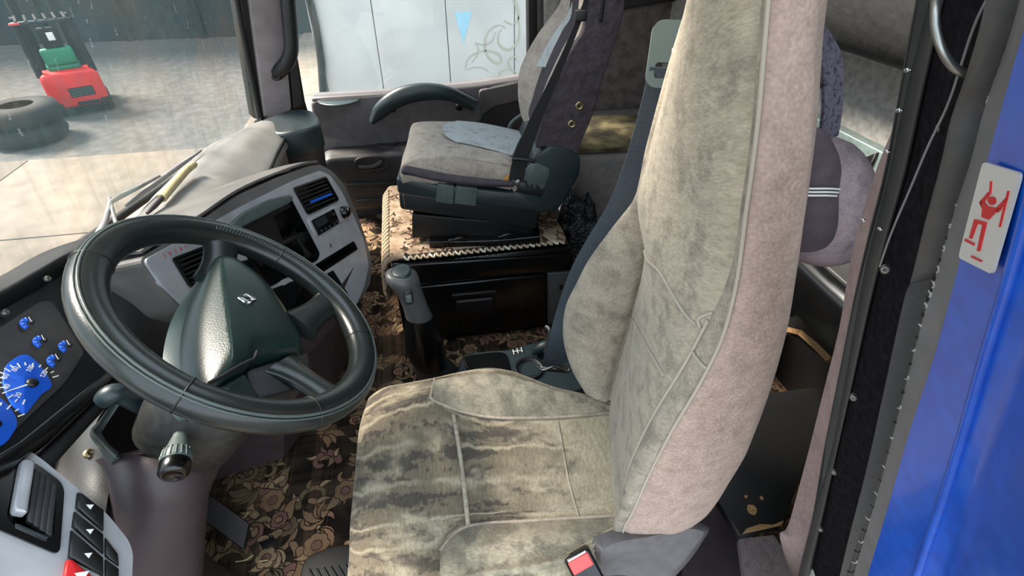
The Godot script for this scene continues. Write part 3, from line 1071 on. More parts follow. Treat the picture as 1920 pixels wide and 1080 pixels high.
func build_trailer():
	var t := thing("trailer", "white panelled lorry trailer with a faint scroll decal beyond the passenger window", "trailer")
	var z := -4.0
	var st := begin()
	boxw(st, Vector3(-0.62, -0.5, z - 2.4), Vector3(6.0, 3.2, z - 0.02), 0.02)
	put(st, "body", mats.trailer_joint, t)
	var xs := [-0.585, -0.19, 0.31, 0.80, 1.30, 1.80, 2.3, 2.8, 3.3]
	for i in xs.size() - 1:
		st = begin()
		boxw(st, Vector3(xs[i], -0.45, z - 0.04), Vector3(xs[i + 1] - 0.007, 3.1, z), 0.003)
		put(st, "panel", mats.trailer_white, t)
	# dark rounded front corner post
	st = begin()
	tube(st, [Vector3(-0.524, 1.573, -3.98), Vector3(-0.575, 1.053, -3.98), Vector3(-0.584, 0.874, -3.98), Vector3(-0.579, 0.716, -3.98), Vector3(-0.593, 0.496, -3.98), Vector3(-0.63, 0.261, -3.98), Vector3(-0.699, -0.054, -3.98)], 0.026, 10)
	put(st, "corner_post", mats.tyre, t, "dark curved corner post")
	# landing skirt and wheels
	st = begin()
	boxw(st, Vector3(-0.4, -0.9, z - 2.2), Vector3(5.8, -0.5, z - 0.2), 0.02)
	put(st, "chassis", mats.tyre, t)
	for x in [3.6, 4.9]:
		st = begin()
		lathe(st, Transform3D(Basis.IDENTITY, Vector3(x, -0.9, z - 0.35)), [Vector2(0, 0), Vector2(0.2, 0), Vector2(0.25, 0.05), Vector2(0.46, 0.05), Vector2(0.5, 0.0), Vector2(0.5, -0.22), Vector2(0, -0.25)], 32)
		put(st, "wheel", mats.tyre, t)
	# scroll decal: flat printed ribbons
	var curls := [
		[[Vector3(0.725, 0.966, -3.997), Vector3(0.8, 0.835, -3.997), Vector3(0.828, 0.734, -3.997), Vector3(0.785, 0.683, -3.997), Vector3(0.718, 0.71, -3.997)], 0.008],
		[[Vector3(0.743, 0.934, -3.997), Vector3(0.812, 0.768, -3.997), Vector3(0.833, 0.629, -3.997), Vector3(0.801, 0.54, -3.997), Vector3(0.737, 0.514, -3.997), Vector3(0.681, 0.556, -3.997), Vector3(0.678, 0.617, -3.997), Vector3(0.702, 0.655, -3.997)], 0.010],
		[[Vector3(0.734, 0.654, -3.997), Vector3(0.691, 0.68, -3.997), Vector3(0.628, 0.661, -3.997), Vector3(0.583, 0.603, -3.997), Vector3(0.573, 0.524, -3.997), Vector3(0.611, 0.456, -3.997), Vector3(0.667, 0.42, -3.997), Vector3(0.695, 0.441, -3.997), Vector3(0.68, 0.483, -3.997), Vector3(0.6, 0.512, -3.997), Vector3(0.512, 0.501, -3.997), Vector3(0.439, 0.457, -3.997), Vector3(0.423, 0.39, -3.997)], 0.010],
		[[Vector3(0.508, 0.57, -3.997), Vector3(0.57, 0.553, -3.997), Vector3(0.626, 0.576, -3.997), Vector3(0.655, 0.635, -3.997)], 0.007],
		[[Vector3(0.504, 0.57, -3.997), Vector3(0.525, 0.526, -3.997), Vector3(0.507, 0.476, -3.997), Vector3(0.469, 0.433, -3.997)], 0.006],
		[[Vector3(0.81, 0.432, -3.997), Vector3(0.801, 0.459, -3.997), Vector3(0.769, 0.457, -3.997), Vector3(0.752, 0.424, -3.997), Vector3(0.769, 0.377, -3.997), Vector3(0.814, 0.344, -3.997), Vector3(0.886, 0.321, -3.997)], 0.008],
		[[Vector3(0.765, 0.374, -3.997), Vector3(0.715, 0.372, -3.997), Vector3(0.682, 0.351, -3.997), Vector3(0.694, 0.323, -3.997), Vector3(0.727, 0.329, -3.997)], 0.006],
		[[Vector3(0.427, 0.382, -3.997), Vector3(0.484, 0.402, -3.997), Vector3(0.552, 0.395, -3.997), Vector3(0.596, 0.366, -3.997)], 0.005]]
	for q in curls:
		var p := curve(q[0], 40)
		var rows := []
		for i in p.size():
			var dir: Vector3 = (p[mini(i + 1, 40)] - p[maxi(i - 1, 0)]).normalized()
			var nrm := dir.cross(Vector3.BACK)
			var w: float = q[1] * (0.35 + sin(PI * i / 40.0))
			rows.append([p[i] + nrm * w * 0.6, p[i] - nrm * w * 0.6])
		st = begin()
		sheet(st, rows, 0.002)
		put(st, "scroll", mats.swirl_tan, t)
	st = begin()
	slab(st, Transform3D(Vector3(1, 0, 0), Vector3(0, 1, 0), Vector3(0, 0, 1), Vector3(0, 0, -4)), PackedVector2Array([Vector2(0.3658, 0.7677), Vector2(0.4904, 0.774), Vector2(0.4178, 0.5659)]), 0.003, 0.0, 0.002)
	put(st, "pennant_print", mats.pale_blue, t, "pale blue triangle print")


func build_forklift():
	var o := Vector3(-5.193, -1.36, -9.436)
	var k := thing("forklift", "red counterweight forklift with a green seat seen through the dirty windscreen", "forklift", o)
	# its back faces the truck; local: x across, y up, z towards the truck
	var b := Basis(Vector3.UP, deg_to_rad(29)).scaled(Vector3.ONE * 0.62)
	var f := Transform3D(b, o)
	var st := begin()
	slab(st, Transform3D(b * Basis(Vector3.UP, 0), f * Vector3(0, 0, 0.15)), rounded(PackedVector2Array([Vector2(-0.62, 0.22), Vector2(0.62, 0.22), Vector2(0.6, 0.95), Vector2(0.5, 1.05), Vector2(-0.5, 1.05), Vector2(-0.6, 0.95)]), 0.12), 0.55, 0.1)
	var cw := put(st, "counterweight", mats.forklift_red, k, "red rounded counterweight")
	st = begin()
	box(st, f, Vector3(-0.16, 0.45, 0.12), Vector3(0.36, 0.68, 0.165), 0.02)
	put(st, "grille", mats.tyre, cw)
	for s in 4:
		st = begin()
		box(st, f, Vector3(-0.14, 0.475 + s * 0.05, 0.16), Vector3(0.34, 0.495 + s * 0.05, 0.175), 0.004)
		put(st, "slat", mats.slate_light, cw)
	st = begin()
	box(st, f, Vector3(-0.1, 0.25, 0.12), Vector3(0.38, 0.34, 0.165), 0.02)
	put(st, "tow_slot", mats.tyre, cw)
	st = begin()
	box(st, f, Vector3(-0.6, 0.25, -1.5), Vector3(0.6, 0.75, -0.35), 0.05)
	put(st, "chassis", mats.shed_dark, k)
	st = begin()
	box(st, f, Vector3(-0.35, 1.0, -0.75), Vector3(0.35, 1.2, -0.15), 0.08)
	box(st, f, Vector3(-0.33, 1.15, -0.28), Vector3(0.33, 1.55, -0.12), 0.06)
	put(st, "seat", mats.forklift_green, k, "green seat")
	st = begin()
	box(st, f, Vector3(-0.2, 1.55, -0.3), Vector3(0.2, 2.0, -0.15), 0.05)
	put(st, "seat_back", mats.tyre, k)
	st = begin()
	box(st, f, Vector3(-0.04, 1.72, -0.15), Vector3(0.1, 1.9, -0.13), 0.01)
	put(st, "label_plate", mats.white_paint, k)
	for s in [-1, 1]:
		st = begin()
		tube(st, [f * Vector3(s * 0.55, 0.95, -0.1), f * Vector3(s * 0.52, 2.15, -0.2)], 0.05, 8)
		put(st, "guard_post", mats.tyre, k)
		st = begin()
		tube(st, [f * Vector3(s * 0.55, 0.7, -1.4), f * Vector3(s * 0.52, 2.15, -1.1)], 0.045, 8)
		put(st, "guard_post", mats.tyre, k)
		st = begin()
		tube(st, [f * Vector3(s * 0.4, 0.1, -1.7), f * Vector3(s * 0.4, 3.1, -1.75)], 0.07, 6)
		put(st, "mast_rail", mats.tyre, k)
		for zz in [[-0.12, 0.28], [-1.35, 0.36]]:
			st = begin()
			lathe(st, Transform3D(b * Basis(Vector3.UP, PI / 2 * s), f * Vector3(s * 0.48, zz[1], zz[0])), [Vector2(0, 0.1), Vector2(zz[1] * 0.5, 0.1), Vector2(zz[1] * 0.55, 0.14), Vector2(zz[1] * 0.9, 0.16), Vector2(zz[1], 0.1), Vector2(zz[1], -0.08), Vector2(0, -0.1)], 24)
			put(st, "wheel", mats.tyre, k)
	for s in 6:
		st = begin()
		box(st, f, Vector3(-0.5 + s * 0.19, 2.13, -1.15), Vector3(-0.44 + s * 0.19, 2.19, -0.15), 0.01)
		put(st, "roof_bar", mats.tyre, k)
	st = begin()
	box(st, f, Vector3(-0.58, 2.1, -0.24), Vector3(0.58, 2.17, -0.14), 0.02)
	put(st, "guard_beam", mats.slate, k)
	st = begin()
	box(st, f, Vector3(-0.62, 2.11, -0.18), Vector3(-0.42, 2.16, -0.1), 0.01)
	put(st, "tail_lamp", mats.red_button, k)


# ---------------------------------------------------------------- dashboard
# An open tray let into a plate: rim, walls and floor at the given depth.
func tray(parent: Node3D, f: Transform3D, outline: PackedVector2Array, wall: float, lift: float, depth: float, m: Material, called: String, label := "") -> MeshInstance3D:
	var st := begin()
	slab(st, f, holed(outline, [inset(outline, wall)]), depth + lift, 0.0, lift)
	if depth > 0.0:
		slab(st, f, outline, 0.003, 0.0, -depth)
	return put(st, called, m, parent, label)


func vent(parent: Node3D, f: Transform3D, outline: PackedVector2Array, n_slats: int, m_frame: Material, m_slat: Material, along: Vector2, depth := 0.035):
	var st: SurfaceTool
	var v := tray(parent, f, outline, 0.005, 0.008, depth, m_frame, "vent")
	var c := Vector2.ZERO
	for q in outline:
		c += q
	c /= outline.size()
	var across := along.orthogonal()
	var inner := inset(outline, 0.009)
	var lo := 1e9
	var hi := -1e9
	for q in inner:
		lo = minf(lo, (q - c).dot(across))
		hi = maxf(hi, (q - c).dot(across))
	for k in n_slats:
		var h := lerpf(lo, hi, (k + 0.5) / n_slats)
		var hw := (hi - lo) / n_slats * 0.2
		var big := PackedVector2Array([c + across * (h - hw) - along, c + across * (h + hw) - along, c + across * (h + hw) + along, c + across * (h - hw) + along])
		for poly in Geometry2D.intersect_polygons(inner, big):
			st = begin()
			slab(st, f, poly, 0.008, 0.0007, 0.006)
			put(st, "slat", m_slat, v)
	return v


func build_dashboard():
	var d := thing("dashboard", "dusty grey dashboard running below the windscreen", "dashboard")
	var front := [Vector3(-0.744, 0.792, -1.135), Vector3(-0.722, 0.788, -1.168), Vector3(-0.689, 0.755, -1.319), Vector3(-0.718, 0.72, -1.566), Vector3(-0.734, 0.69, -1.877), Vector3(-0.704, 0.675, -2.087), Vector3(-0.651, 0.65, -2.306)]
	var rear := [Vector3(-0.69, 0.79, -0.97), Vector3(-0.645, 0.78, -1.05), Vector3(-0.56, 0.71, -1.25), Vector3(-0.545, 0.65, -1.5), Vector3(-0.549, 0.605, -1.818), Vector3(-0.541, 0.612, -2.03), Vector3(-0.527, 0.618, -2.243)]
	var rows := []
	for k in 5:
		var t := k / 4.0
		var row := []
		for j in 7:
			var p: Vector3 = front[j].lerp(rear[j], t)
			p.y += 0.022 * sin(PI * t)
			row.append(p)
		rows.append(row)
	var fr := []
	for j in 7:
		fr.append(front[j] + Vector3(-0.09, -0.04, -0.03))
	rows.push_front(fr)
	var rr := []
	for j in 7:
		rr.append(rear[j] + Vector3(0.008, -0.03, 0.005))
	rows.append(rr)
	var st := begin()
	sheet(st, patch(rows, 48, 30), -0.02, 1, 1, true)
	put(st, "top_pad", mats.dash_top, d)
	# face below the pad on the passenger side
	st = begin()
	var face := []
	for y in [0.585, 0.52, 0.40, 0.25, 0.05]:
		var row := []
		for j in 7:
			var p: Vector3 = rear[j]
			row.append(Vector3(p.x - 0.004 - (0.585 - y) * 0.10, minf(y, p.y - 0.01), p.z))
		face.append(row)
	sheet(st, patch(face, 24, 12), -0.03, 1, 1, true)
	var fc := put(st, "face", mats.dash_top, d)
	st = begin()
	tube(st, curve([rear[3], rear[4], rear[5], rear[6]], 16), 0.008, 8)
	put(st, "edge_piping", mats.dash_black, d)
	vent(fc, Transform3D(Vector3(0.2425, 0, -0.9701), Vector3(-0.0937, 0.9953, -0.0234), Vector3(0.9656, 0.0966, 0.2414), Vector3(-0.545, 0.6, -2.3)), rounded(PackedVector2Array([Vector2(-0.0989, -0.0197), Vector2(-0.0439, -0.0322), Vector2(-0.0098, -0.1246), Vector2(-0.051, -0.1368), Vector2(-0.0864, -0.1111)]), 0.01), 7, mats.dash_black, mats.dash_dark, Vector2(1, 0.25).normalized(), 0.0)
	st = begin()
	slab(st, Transform3D(Vector3(0.2425, 0, -0.9701), Vector3(-0.0937, 0.9953, -0.0234), Vector3(0.9656, 0.0966, 0.2414), Vector3(-0.545, 0.6, -2.3)), PackedVector2Array([Vector2(-0.2666, -0.0864), Vector2(-0.1129, -0.0234), Vector2(-0.1023, -0.0847), Vector2(-0.1049, -0.1573), Vector2(-0.2251, -0.137)]), 0.02, 0.006, 0.004)
	put(st, "glovebox_lid", mats.door_dark, d)
	# rounded end of the dash at the pillar
	st = begin()
	var poly := [Vector3(-0.647, 0.655, -2.271), Vector3(-0.595, 0.665, -2.332), Vector3(-0.528, 0.665, -2.397), Vector3(-0.448, 0.665, -2.381), Vector3(-0.407, 0.66, -2.31), Vector3(-0.395, 0.65, -2.23), Vector3(-0.44, 0.645, -2.183), Vector3(-0.5, 0.645, -2.164), Vector3(-0.566, 0.64, -2.178)]
	var top := ring(poly, 40)
	var rings := []
	for q in [[0.0, -0.10], [0.0, -0.012], [0.004, -0.004], [0.012, 0.0]]:
		var c := Vector3.ZERO
		for p in top:
			c += p / 40.0
		var r := []
		for p in top:
			r.append(p + (c - p).normalized() * q[0] + Vector3(0, q[1], 0))
		rings.append(r)
	loft(st, rings)
	put(st, "end_cap", mats.slate, d, "padded slate end cap")
	st = begin()
	rings = []
	for q in [[0.045, -0.45], [0.02, -0.25], [0.006, -0.1], [0.008, -0.035]]:
		var c := Vector3.ZERO
		for p in top:
			c += p / 40.0
		var r := []
		for p in top:
			r.append(p + (c - p).normalized() * q[0] + Vector3(0, q[1], 0))
		rings.append(r)
	loft(st, rings)
	put(st, "end_post", mats.door_dark, d)
	# dark panel seen through the wheel between instruments and console, and the lower facia
	st = begin()
	rows = [
		[Vector3(-0.7, 0.788, -1.069), Vector3(-0.66, 0.77, -1.084), Vector3(-0.62, 0.747, -1.084), Vector3(-0.585, 0.702, -1.041)],
		[Vector3(-0.69, 0.753, -0.993), Vector3(-0.65, 0.738, -1.005), Vector3(-0.61, 0.706, -1.021), Vector3(-0.58, 0.654, -1.021)],
		[Vector3(-0.68, 0.698, -0.918), Vector3(-0.645, 0.677, -0.935), Vector3(-0.61, 0.645, -0.981), Vector3(-0.58, 0.613, -1.008)],
		[Vector3(-0.68, 0.615, -0.876), Vector3(-0.65, 0.577, -0.922), Vector3(-0.62, 0.554, -0.973), Vector3(-0.59, 0.542, -1.016)]]
	sheet(st, patch(rows, 16, 16), -0.02, 1, 1, true)
	put(st, "centre_panel", mats.dash_dark, d)
	st = begin()
	boxw(st, Vector3(-0.98, 0.0, -1.3), Vector3(-0.76, 0.60, -0.45), 0.03)
	put(st, "lower_facia", mats.dash_black, d)
	build_cluster(d)
	build_side_panel()


func dial(parent: Node3D, f: Transform3D, c: Vector2, r: float, p: PackedVector2Array, a0: float, a1: float, n_ticks: int, needle: float, called: String):
	var st := begin()
	slab(st, f, p, 0.003, 0.0005, 0.003)
	var dl := put(st, called, mats.gauge_blue, parent, "blue dial face")
	st = begin()
	for k in n_ticks:
		var a := lerpf(a0, a1, (k + 0.5) / n_ticks)
		var u := Vector2(cos(a), sin(a))
		var w := u.orthogonal() * r * 0.018
		var r0 := 0.8 if k % 2 else 0.72
		slab(st, f, PackedVector2Array([c + u * r * r0 - w, c + u * r * r0 + w, c + u * r * 0.92 + w, c + u * r * 0.92 - w]), 0.001, 0.0, 0.0042)
	put(st, "ticks", mats.white_paint, dl)
	st = begin()
	var u := Vector2(cos(needle), sin(needle))
	var w := u.orthogonal() * r * 0.035
	slab(st, f, PackedVector2Array([c - u * r * 0.1 - w, c - u * r * 0.1 + w, c + u * r * 0.86 + w * 0.3, c + u * r * 0.86 - w * 0.3]), 0.001, 0.0, 0.006)
	put(st, "needle", mats.white_paint, dl)
	st = begin()
	lathe(st, moved(f, c.x, c.y, 0.004), [Vector2(r * 0.17, 0), Vector2(r * 0.17, 0.004), Vector2(r * 0.12, 0.006), Vector2(0, 0.006)], 16)
	put(st, "hub", mats.black, dl)
	return dl


func build_cluster(dash: Node3D):
	mk("gauge_blue", Color(0.06, 0.34, 0.80), 0.4)
	var d := thing("instrument_cluster", "black instrument cluster with blue dials left of the steering wheel", "instruments")
	var f := Transform3D(Vector3(-0.1086, 0, -0.9941), Vector3(-0.6239, 0.7786, 0.0681), Vector3(0.774, 0.6276, -0.0845), Vector3(-0.735, 0.855, -0.836))
	var st := begin()
	slab(st, f, PackedVector2Array([Vector2(-0.1101, -0.0017), Vector2(-0.0696, 0.0148), Vector2(0.0743, -0.0202), Vector2(0.1855, -0.0433), Vector2(0.1786, -0.0816), Vector2(-0.0683, -0.2005), Vector2(-0.2097, -0.1643), Vector2(-0.2779, -0.1191), Vector2(-0.3309, -0.0919)]), 0.05, 0.004, -0.02)
	var body := put(st, "housing", mats.dash_black, d)
	st = begin()
	slab(st, f, rounded(PackedVector2Array([Vector2(-0.115, -0.0037), Vector2(-0.0587, -0.0227), Vector2(0.0399, -0.0489), Vector2(0.0525, -0.0642), Vector2(-0.0364, -0.1464), Vector2(-0.1176, -0.1407), Vector2(-0.2036, -0.1188), Vector2(-0.2605, -0.1049), Vector2(-0.3161, -0.0859)]), 0.012), 0.03, 0.003, -0.006)
	put(st, "face", mats.cluster_face, d)
	# hood over the instruments
	st = begin()
	var rows := [
		[Vector3(-0.84, 0.839, -0.877), Vector3(-0.84, 0.808, -0.988), Vector3(-0.83, 0.792, -1.087), Vector3(-0.81, 0.774, -1.163), Vector3(-0.78, 0.752, -1.23)],
		[Vector3(-0.79, 0.866, -0.818), Vector3(-0.79, 0.836, -0.922), Vector3(-0.78, 0.82, -1.012), Vector3(-0.76, 0.806, -1.084), Vector3(-0.73, 0.787, -1.144)],
		[Vector3(-0.74, 0.891, -0.758), Vector3(-0.74, 0.862, -0.853), Vector3(-0.73, 0.848, -0.937), Vector3(-0.715, 0.836, -1.014), Vector3(-0.69, 0.815, -1.074)],
		[Vector3(-0.735, 0.882, -0.741), Vector3(-0.735, 0.851, -0.833), Vector3(-0.725, 0.837, -0.916), Vector3(-0.71, 0.829, -0.995), Vector3(-0.685, 0.807, -1.053)],
		[Vector3(-0.75, 0.851, -0.735), Vector3(-0.75, 0.817, -0.826), Vector3(-0.74, 0.805, -0.913), Vector3(-0.73, 0.792, -1), Vector3(-0.7, 0.778, -1.058)]]
	sheet(st, patch(rows, 20, 16), -0.012, 1, 1, true)
	put(st, "hood", mats.dash_black, d)
	for q in [Vector3(-0.725, 0.838, -0.818), Vector3(-0.715, 0.83, -0.926)]:
		screw(q, Vector3(1, 0.4, 0), 0.006, mats.screw_steel, d)
	# dials
	dial(d, f, PackedVector2Array([Vector2(-0.1525, -0.0985)])[0], 0.046, smooth2(PackedVector2Array([Vector2(-0.1562, -0.0634), Vector2(-0.1291, -0.0586), Vector2(-0.0995, -0.07), Vector2(-0.1062, -0.091), Vector2(-0.1299, -0.1158), Vector2(-0.1451, -0.124), Vector2(-0.1637, -0.1177), Vector2(-0.1905, -0.1141), Vector2(-0.2081, -0.1114), Vector2(-0.2078, -0.1051), Vector2(-0.1986, -0.0902), Vector2(-0.1756, -0.0721)]), 48), -0.8, 3.35, 17, 2.5, "speed_dial")
	dial(d, f, PackedVector2Array([Vector2(-0.2435, -0.0845)])[0], 0.045, smooth2(PackedVector2Array([Vector2(-0.255, -0.0574), Vector2(-0.2136, -0.0501), Vector2(-0.1943, -0.0614), Vector2(-0.1956, -0.0763), Vector2(-0.208, -0.093), Vector2(-0.2285, -0.108), Vector2(-0.2511, -0.1091), Vector2(-0.2689, -0.1056), Vector2(-0.2897, -0.0868)]), 40), -0.8, 3.3, 15, 2.4, "rev_dial")
	for q in PackedVector2Array([Vector2(-0.031, -0.0552), Vector2(-0.0596, -0.0841), Vector2(-0.0497, -0.1189), Vector2(-0.0894, -0.1147)]):
		var cp := PackedVector2Array()
		for k in 13:
			var a := lerpf(0.75, 3.05, k / 12.0)
			cp.append(q + Vector2(cos(a), sin(a)) * 0.0150)
		for k in 13:
			var a := lerpf(3.05, 0.75, k / 12.0)
			cp.append(q + Vector2(cos(a), sin(a)) * 0.0062)
		dial(d, f, q, 0.0155, cp, 0.75, 3.05, 4, 0.7, "small_dial")
	var nums := ["20", "40", "60", "80", "100", "120"]
	var c: Vector2 = PackedVector2Array([Vector2(-0.1528, -0.0936)])[0]
	for k in nums.size():
		var a := 3.05 - k * 0.7
		letters(nums[k], moved(f, c.x + cos(a) * 0.029, c.y + sin(a) * 0.029, 0.0045), 0.009, mats.white_paint, "numeral", d)
	# ledge below the cluster
	st = begin()
	slab(st, f, PackedVector2Array([Vector2(-0.3345, -0.0934), Vector2(-0.3235, -0.0889), Vector2(-0.2633, -0.1201), Vector2(-0.1835, -0.1482), Vector2(-0.0584, -0.1932), Vector2(-0.0701, -0.2074), Vector2(-0.2097, -0.1643), Vector2(-0.2872, -0.1321)]), 0.08, 0.006, 0.012)
	put(st, "ledge", mats.gloss_black, d)
	st = begin()
	slab(st, f, PackedVector2Array([Vector2(-0.2984, -0.1395), Vector2(-0.2154, -0.1661), Vector2(-0.0712, -0.2104), Vector2(-0.1013, -0.2231), Vector2(-0.167, -0.2047), Vector2(-0.2746, -0.1769), Vector2(-0.308, -0.1657)]), 0.08, 0.006, -0.03)
	put(st, "lower_ledge", mats.dash_black, d)


func build_side_panel():
	var d := thing("vent_panel", "silver side panel with an air vent and switches at the driver's door", "panel")
	var f := Transform3D(Vector3(0.204, 0, -0.979), Vector3(-0.6646, 0.7342, -0.1385), Vector3(0.7188, 0.6789, 0.1498), Vector3(-0.66, 0.759, -0.595))
	var st := begin()
	var hole := rounded(PackedVector2Array([Vector2(-0.0213, -0.0379), Vector2(-0.0185, -0.0547), Vector2(-0.0311, -0.0946), Vector2(-0.0401, -0.1037), Vector2(-0.098, -0.1386), Vector2(-0.0941, -0.0815), Vector2(-0.0872, -0.0698)]), 0.008)
	var rim := rounded(PackedVector2Array([Vector2(-0.0165, -0.0259), Vector2(-0.0093, -0.0512), Vector2(-0.0211, -0.097), Vector2(-0.0309, -0.1089), Vector2(-0.1108, -0.1559), Vector2(-0.1047, -0.0758), Vector2(-0.1032, -0.0487), Vector2(-0.0485, -0.0282)]), 0.012)
	slab(st, f, holed(rounded(PackedVector2Array([Vector2(-0.0402, 0.0744), Vector2(0.0043, 0.0033), Vector2(0.0079, -0.0157), Vector2(0.0024, -0.0506), Vector2(-0.0163, -0.1115), Vector2(-0.0351, -0.1733), Vector2(-0.0612, -0.2259), Vector2(-0.0754, -0.242), Vector2(-0.1375, -0.2762), Vector2(-0.2567, -0.0972)]), 0.02), [hole]), 0.09)
	put(st, "panel", mats.silver, d)
	st = begin()
	slab(st, f, holed(rim, [hole]), 0.006, 0.0, 0.005)
	slab(st, f, hole, 0.003, 0.0, -0.04)
	var v := put(st, "vent_housing", mats.gloss_black, d)
	st = begin()
	slab(st, f, rounded(PackedVector2Array([Vector2(-0.0171, -0.0356), Vector2(-0.0124, -0.0505), Vector2(-0.0257, -0.0583), Vector2(-0.0722, -0.0831), Vector2(-0.0811, -0.0887), Vector2(-0.0838, -0.0741), Vector2(-0.0796, -0.0691)]), 0.008), 0.02, 0.006, 0.022)
	put(st, "silver_blade", mats.silver, v, "broad silver blade")
	for k in 4:
		st = begin()
		var a: PackedVector2Array = PackedVector2Array([Vector2(-0.0188, -0.0579), Vector2(-0.021, -0.0683), Vector2(-0.0857, -0.1031), Vector2(-0.0852, -0.0944)])
		var off: Vector2 = (PackedVector2Array([Vector2(-0.0277, -0.0923)])[0] - PackedVector2Array([Vector2(-0.0188, -0.0579)])[0]) * (k / 3.6)
		for i in 4:
			a[i] += off
		slab(st, f, a, 0.012, 0.002, 0.009)
		put(st, "blade", mats.dash_dark, v)
	st = begin()
	slab(st, f, PackedVector2Array([Vector2(-0.0923, -0.0843), Vector2(-0.0945, -0.1269), Vector2(-0.1009, -0.1306), Vector2(-0.0977, -0.0881)]), 0.004, 0.001, 0.0085)
	var wheel := put(st, "vent_thumbwheel", mats.dash_dark, v)
	for k in 7:
		st = begin()
		var a: Vector2 = PackedVector2Array([Vector2(-0.0948, -0.0915)])[0].lerp(PackedVector2Array([Vector2(-0.0974, -0.1254)])[0], k / 6.0)
		slab(st, f, PackedVector2Array([a + Vector2(-0.0015, -0.004), a + Vector2(0.0015, -0.004), a + Vector2(0.0015, 0.004), a + Vector2(-0.0015, 0.004)]), 0.003, 0.0005, 0.011)
		put(st, "ridge", mats.slate, wheel)
	# switch column
	var sw := [PackedVector2Array([Vector2(-0.0264, -0.123), Vector2(-0.0248, -0.1306), Vector2(-0.0359, -0.1714), Vector2(-0.0649, -0.1889), Vector2(-0.0483, -0.135)]), PackedVector2Array([Vector2(-0.0508, -0.1352), Vector2(-0.0669, -0.1902), Vector2(-0.0932, -0.2069), Vector2(-0.073, -0.1461)]), PackedVector2Array([Vector2(-0.0752, -0.1468), Vector2(-0.0958, -0.2085), Vector2(-0.1199, -0.2238), Vector2(-0.1111, -0.1662)])]
	for q in sw:
		st = begin()
		slab(st, f, inset(q, 0.0015), 0.012, 0.003, 0.009)
		var b := put(st, "switch", mats.black, d)
		st = begin()
		var c := Vector2.ZERO
		for p in q:
			c += p / q.size()
		slab(st, f, PackedVector2Array([c + Vector2(-0.004, -0.004), c + Vector2(0.004, -0.004), c + Vector2(0, 0.005)]), 0.001, 0, 0.0095)
		put(st, "symbol", mats.white_paint, b)
	st = begin()
	slab(st, f, PackedVector2Array([Vector2(-0.1145, -0.1671), Vector2(-0.1119, -0.1727), Vector2(-0.1231, -0.2067), Vector2(-0.152, -0.2254), Vector2(-0.162, -0.1905)]), 0.012, 0.003, 0.010)
	var hz := put(st, "hazard_switch", mats.red_gloss, d, "red hazard switch")
	st = begin()
	var tri_c: Vector2 = PackedVector2Array([Vector2(-0.1274, -0.1932)])[0]
	slab(st, f, PackedVector2Array([tri_c + Vector2(-0.008, -0.007), tri_c + Vector2(0.008, -0.007), tri_c + Vector2(0, 0.008)]), 0.001, 0, 0.0107)
	put(st, "hazard_symbol", mats.white_paint, hz)
	for q in [PackedVector2Array([Vector2(-0.0709, -0.1951), Vector2(-0.0854, -0.2227), Vector2(-0.0994, -0.2329), Vector2(-0.0932, -0.2092)]), PackedVector2Array([Vector2(-0.0971, -0.2117), Vector2(-0.1033, -0.2353), Vector2(-0.1363, -0.255), Vector2(-0.1348, -0.2355)])]:
		st = begin()
		slab(st, f, q, 0.012, 0.002, 0.006)
		put(st, "switch", mats.black, d)


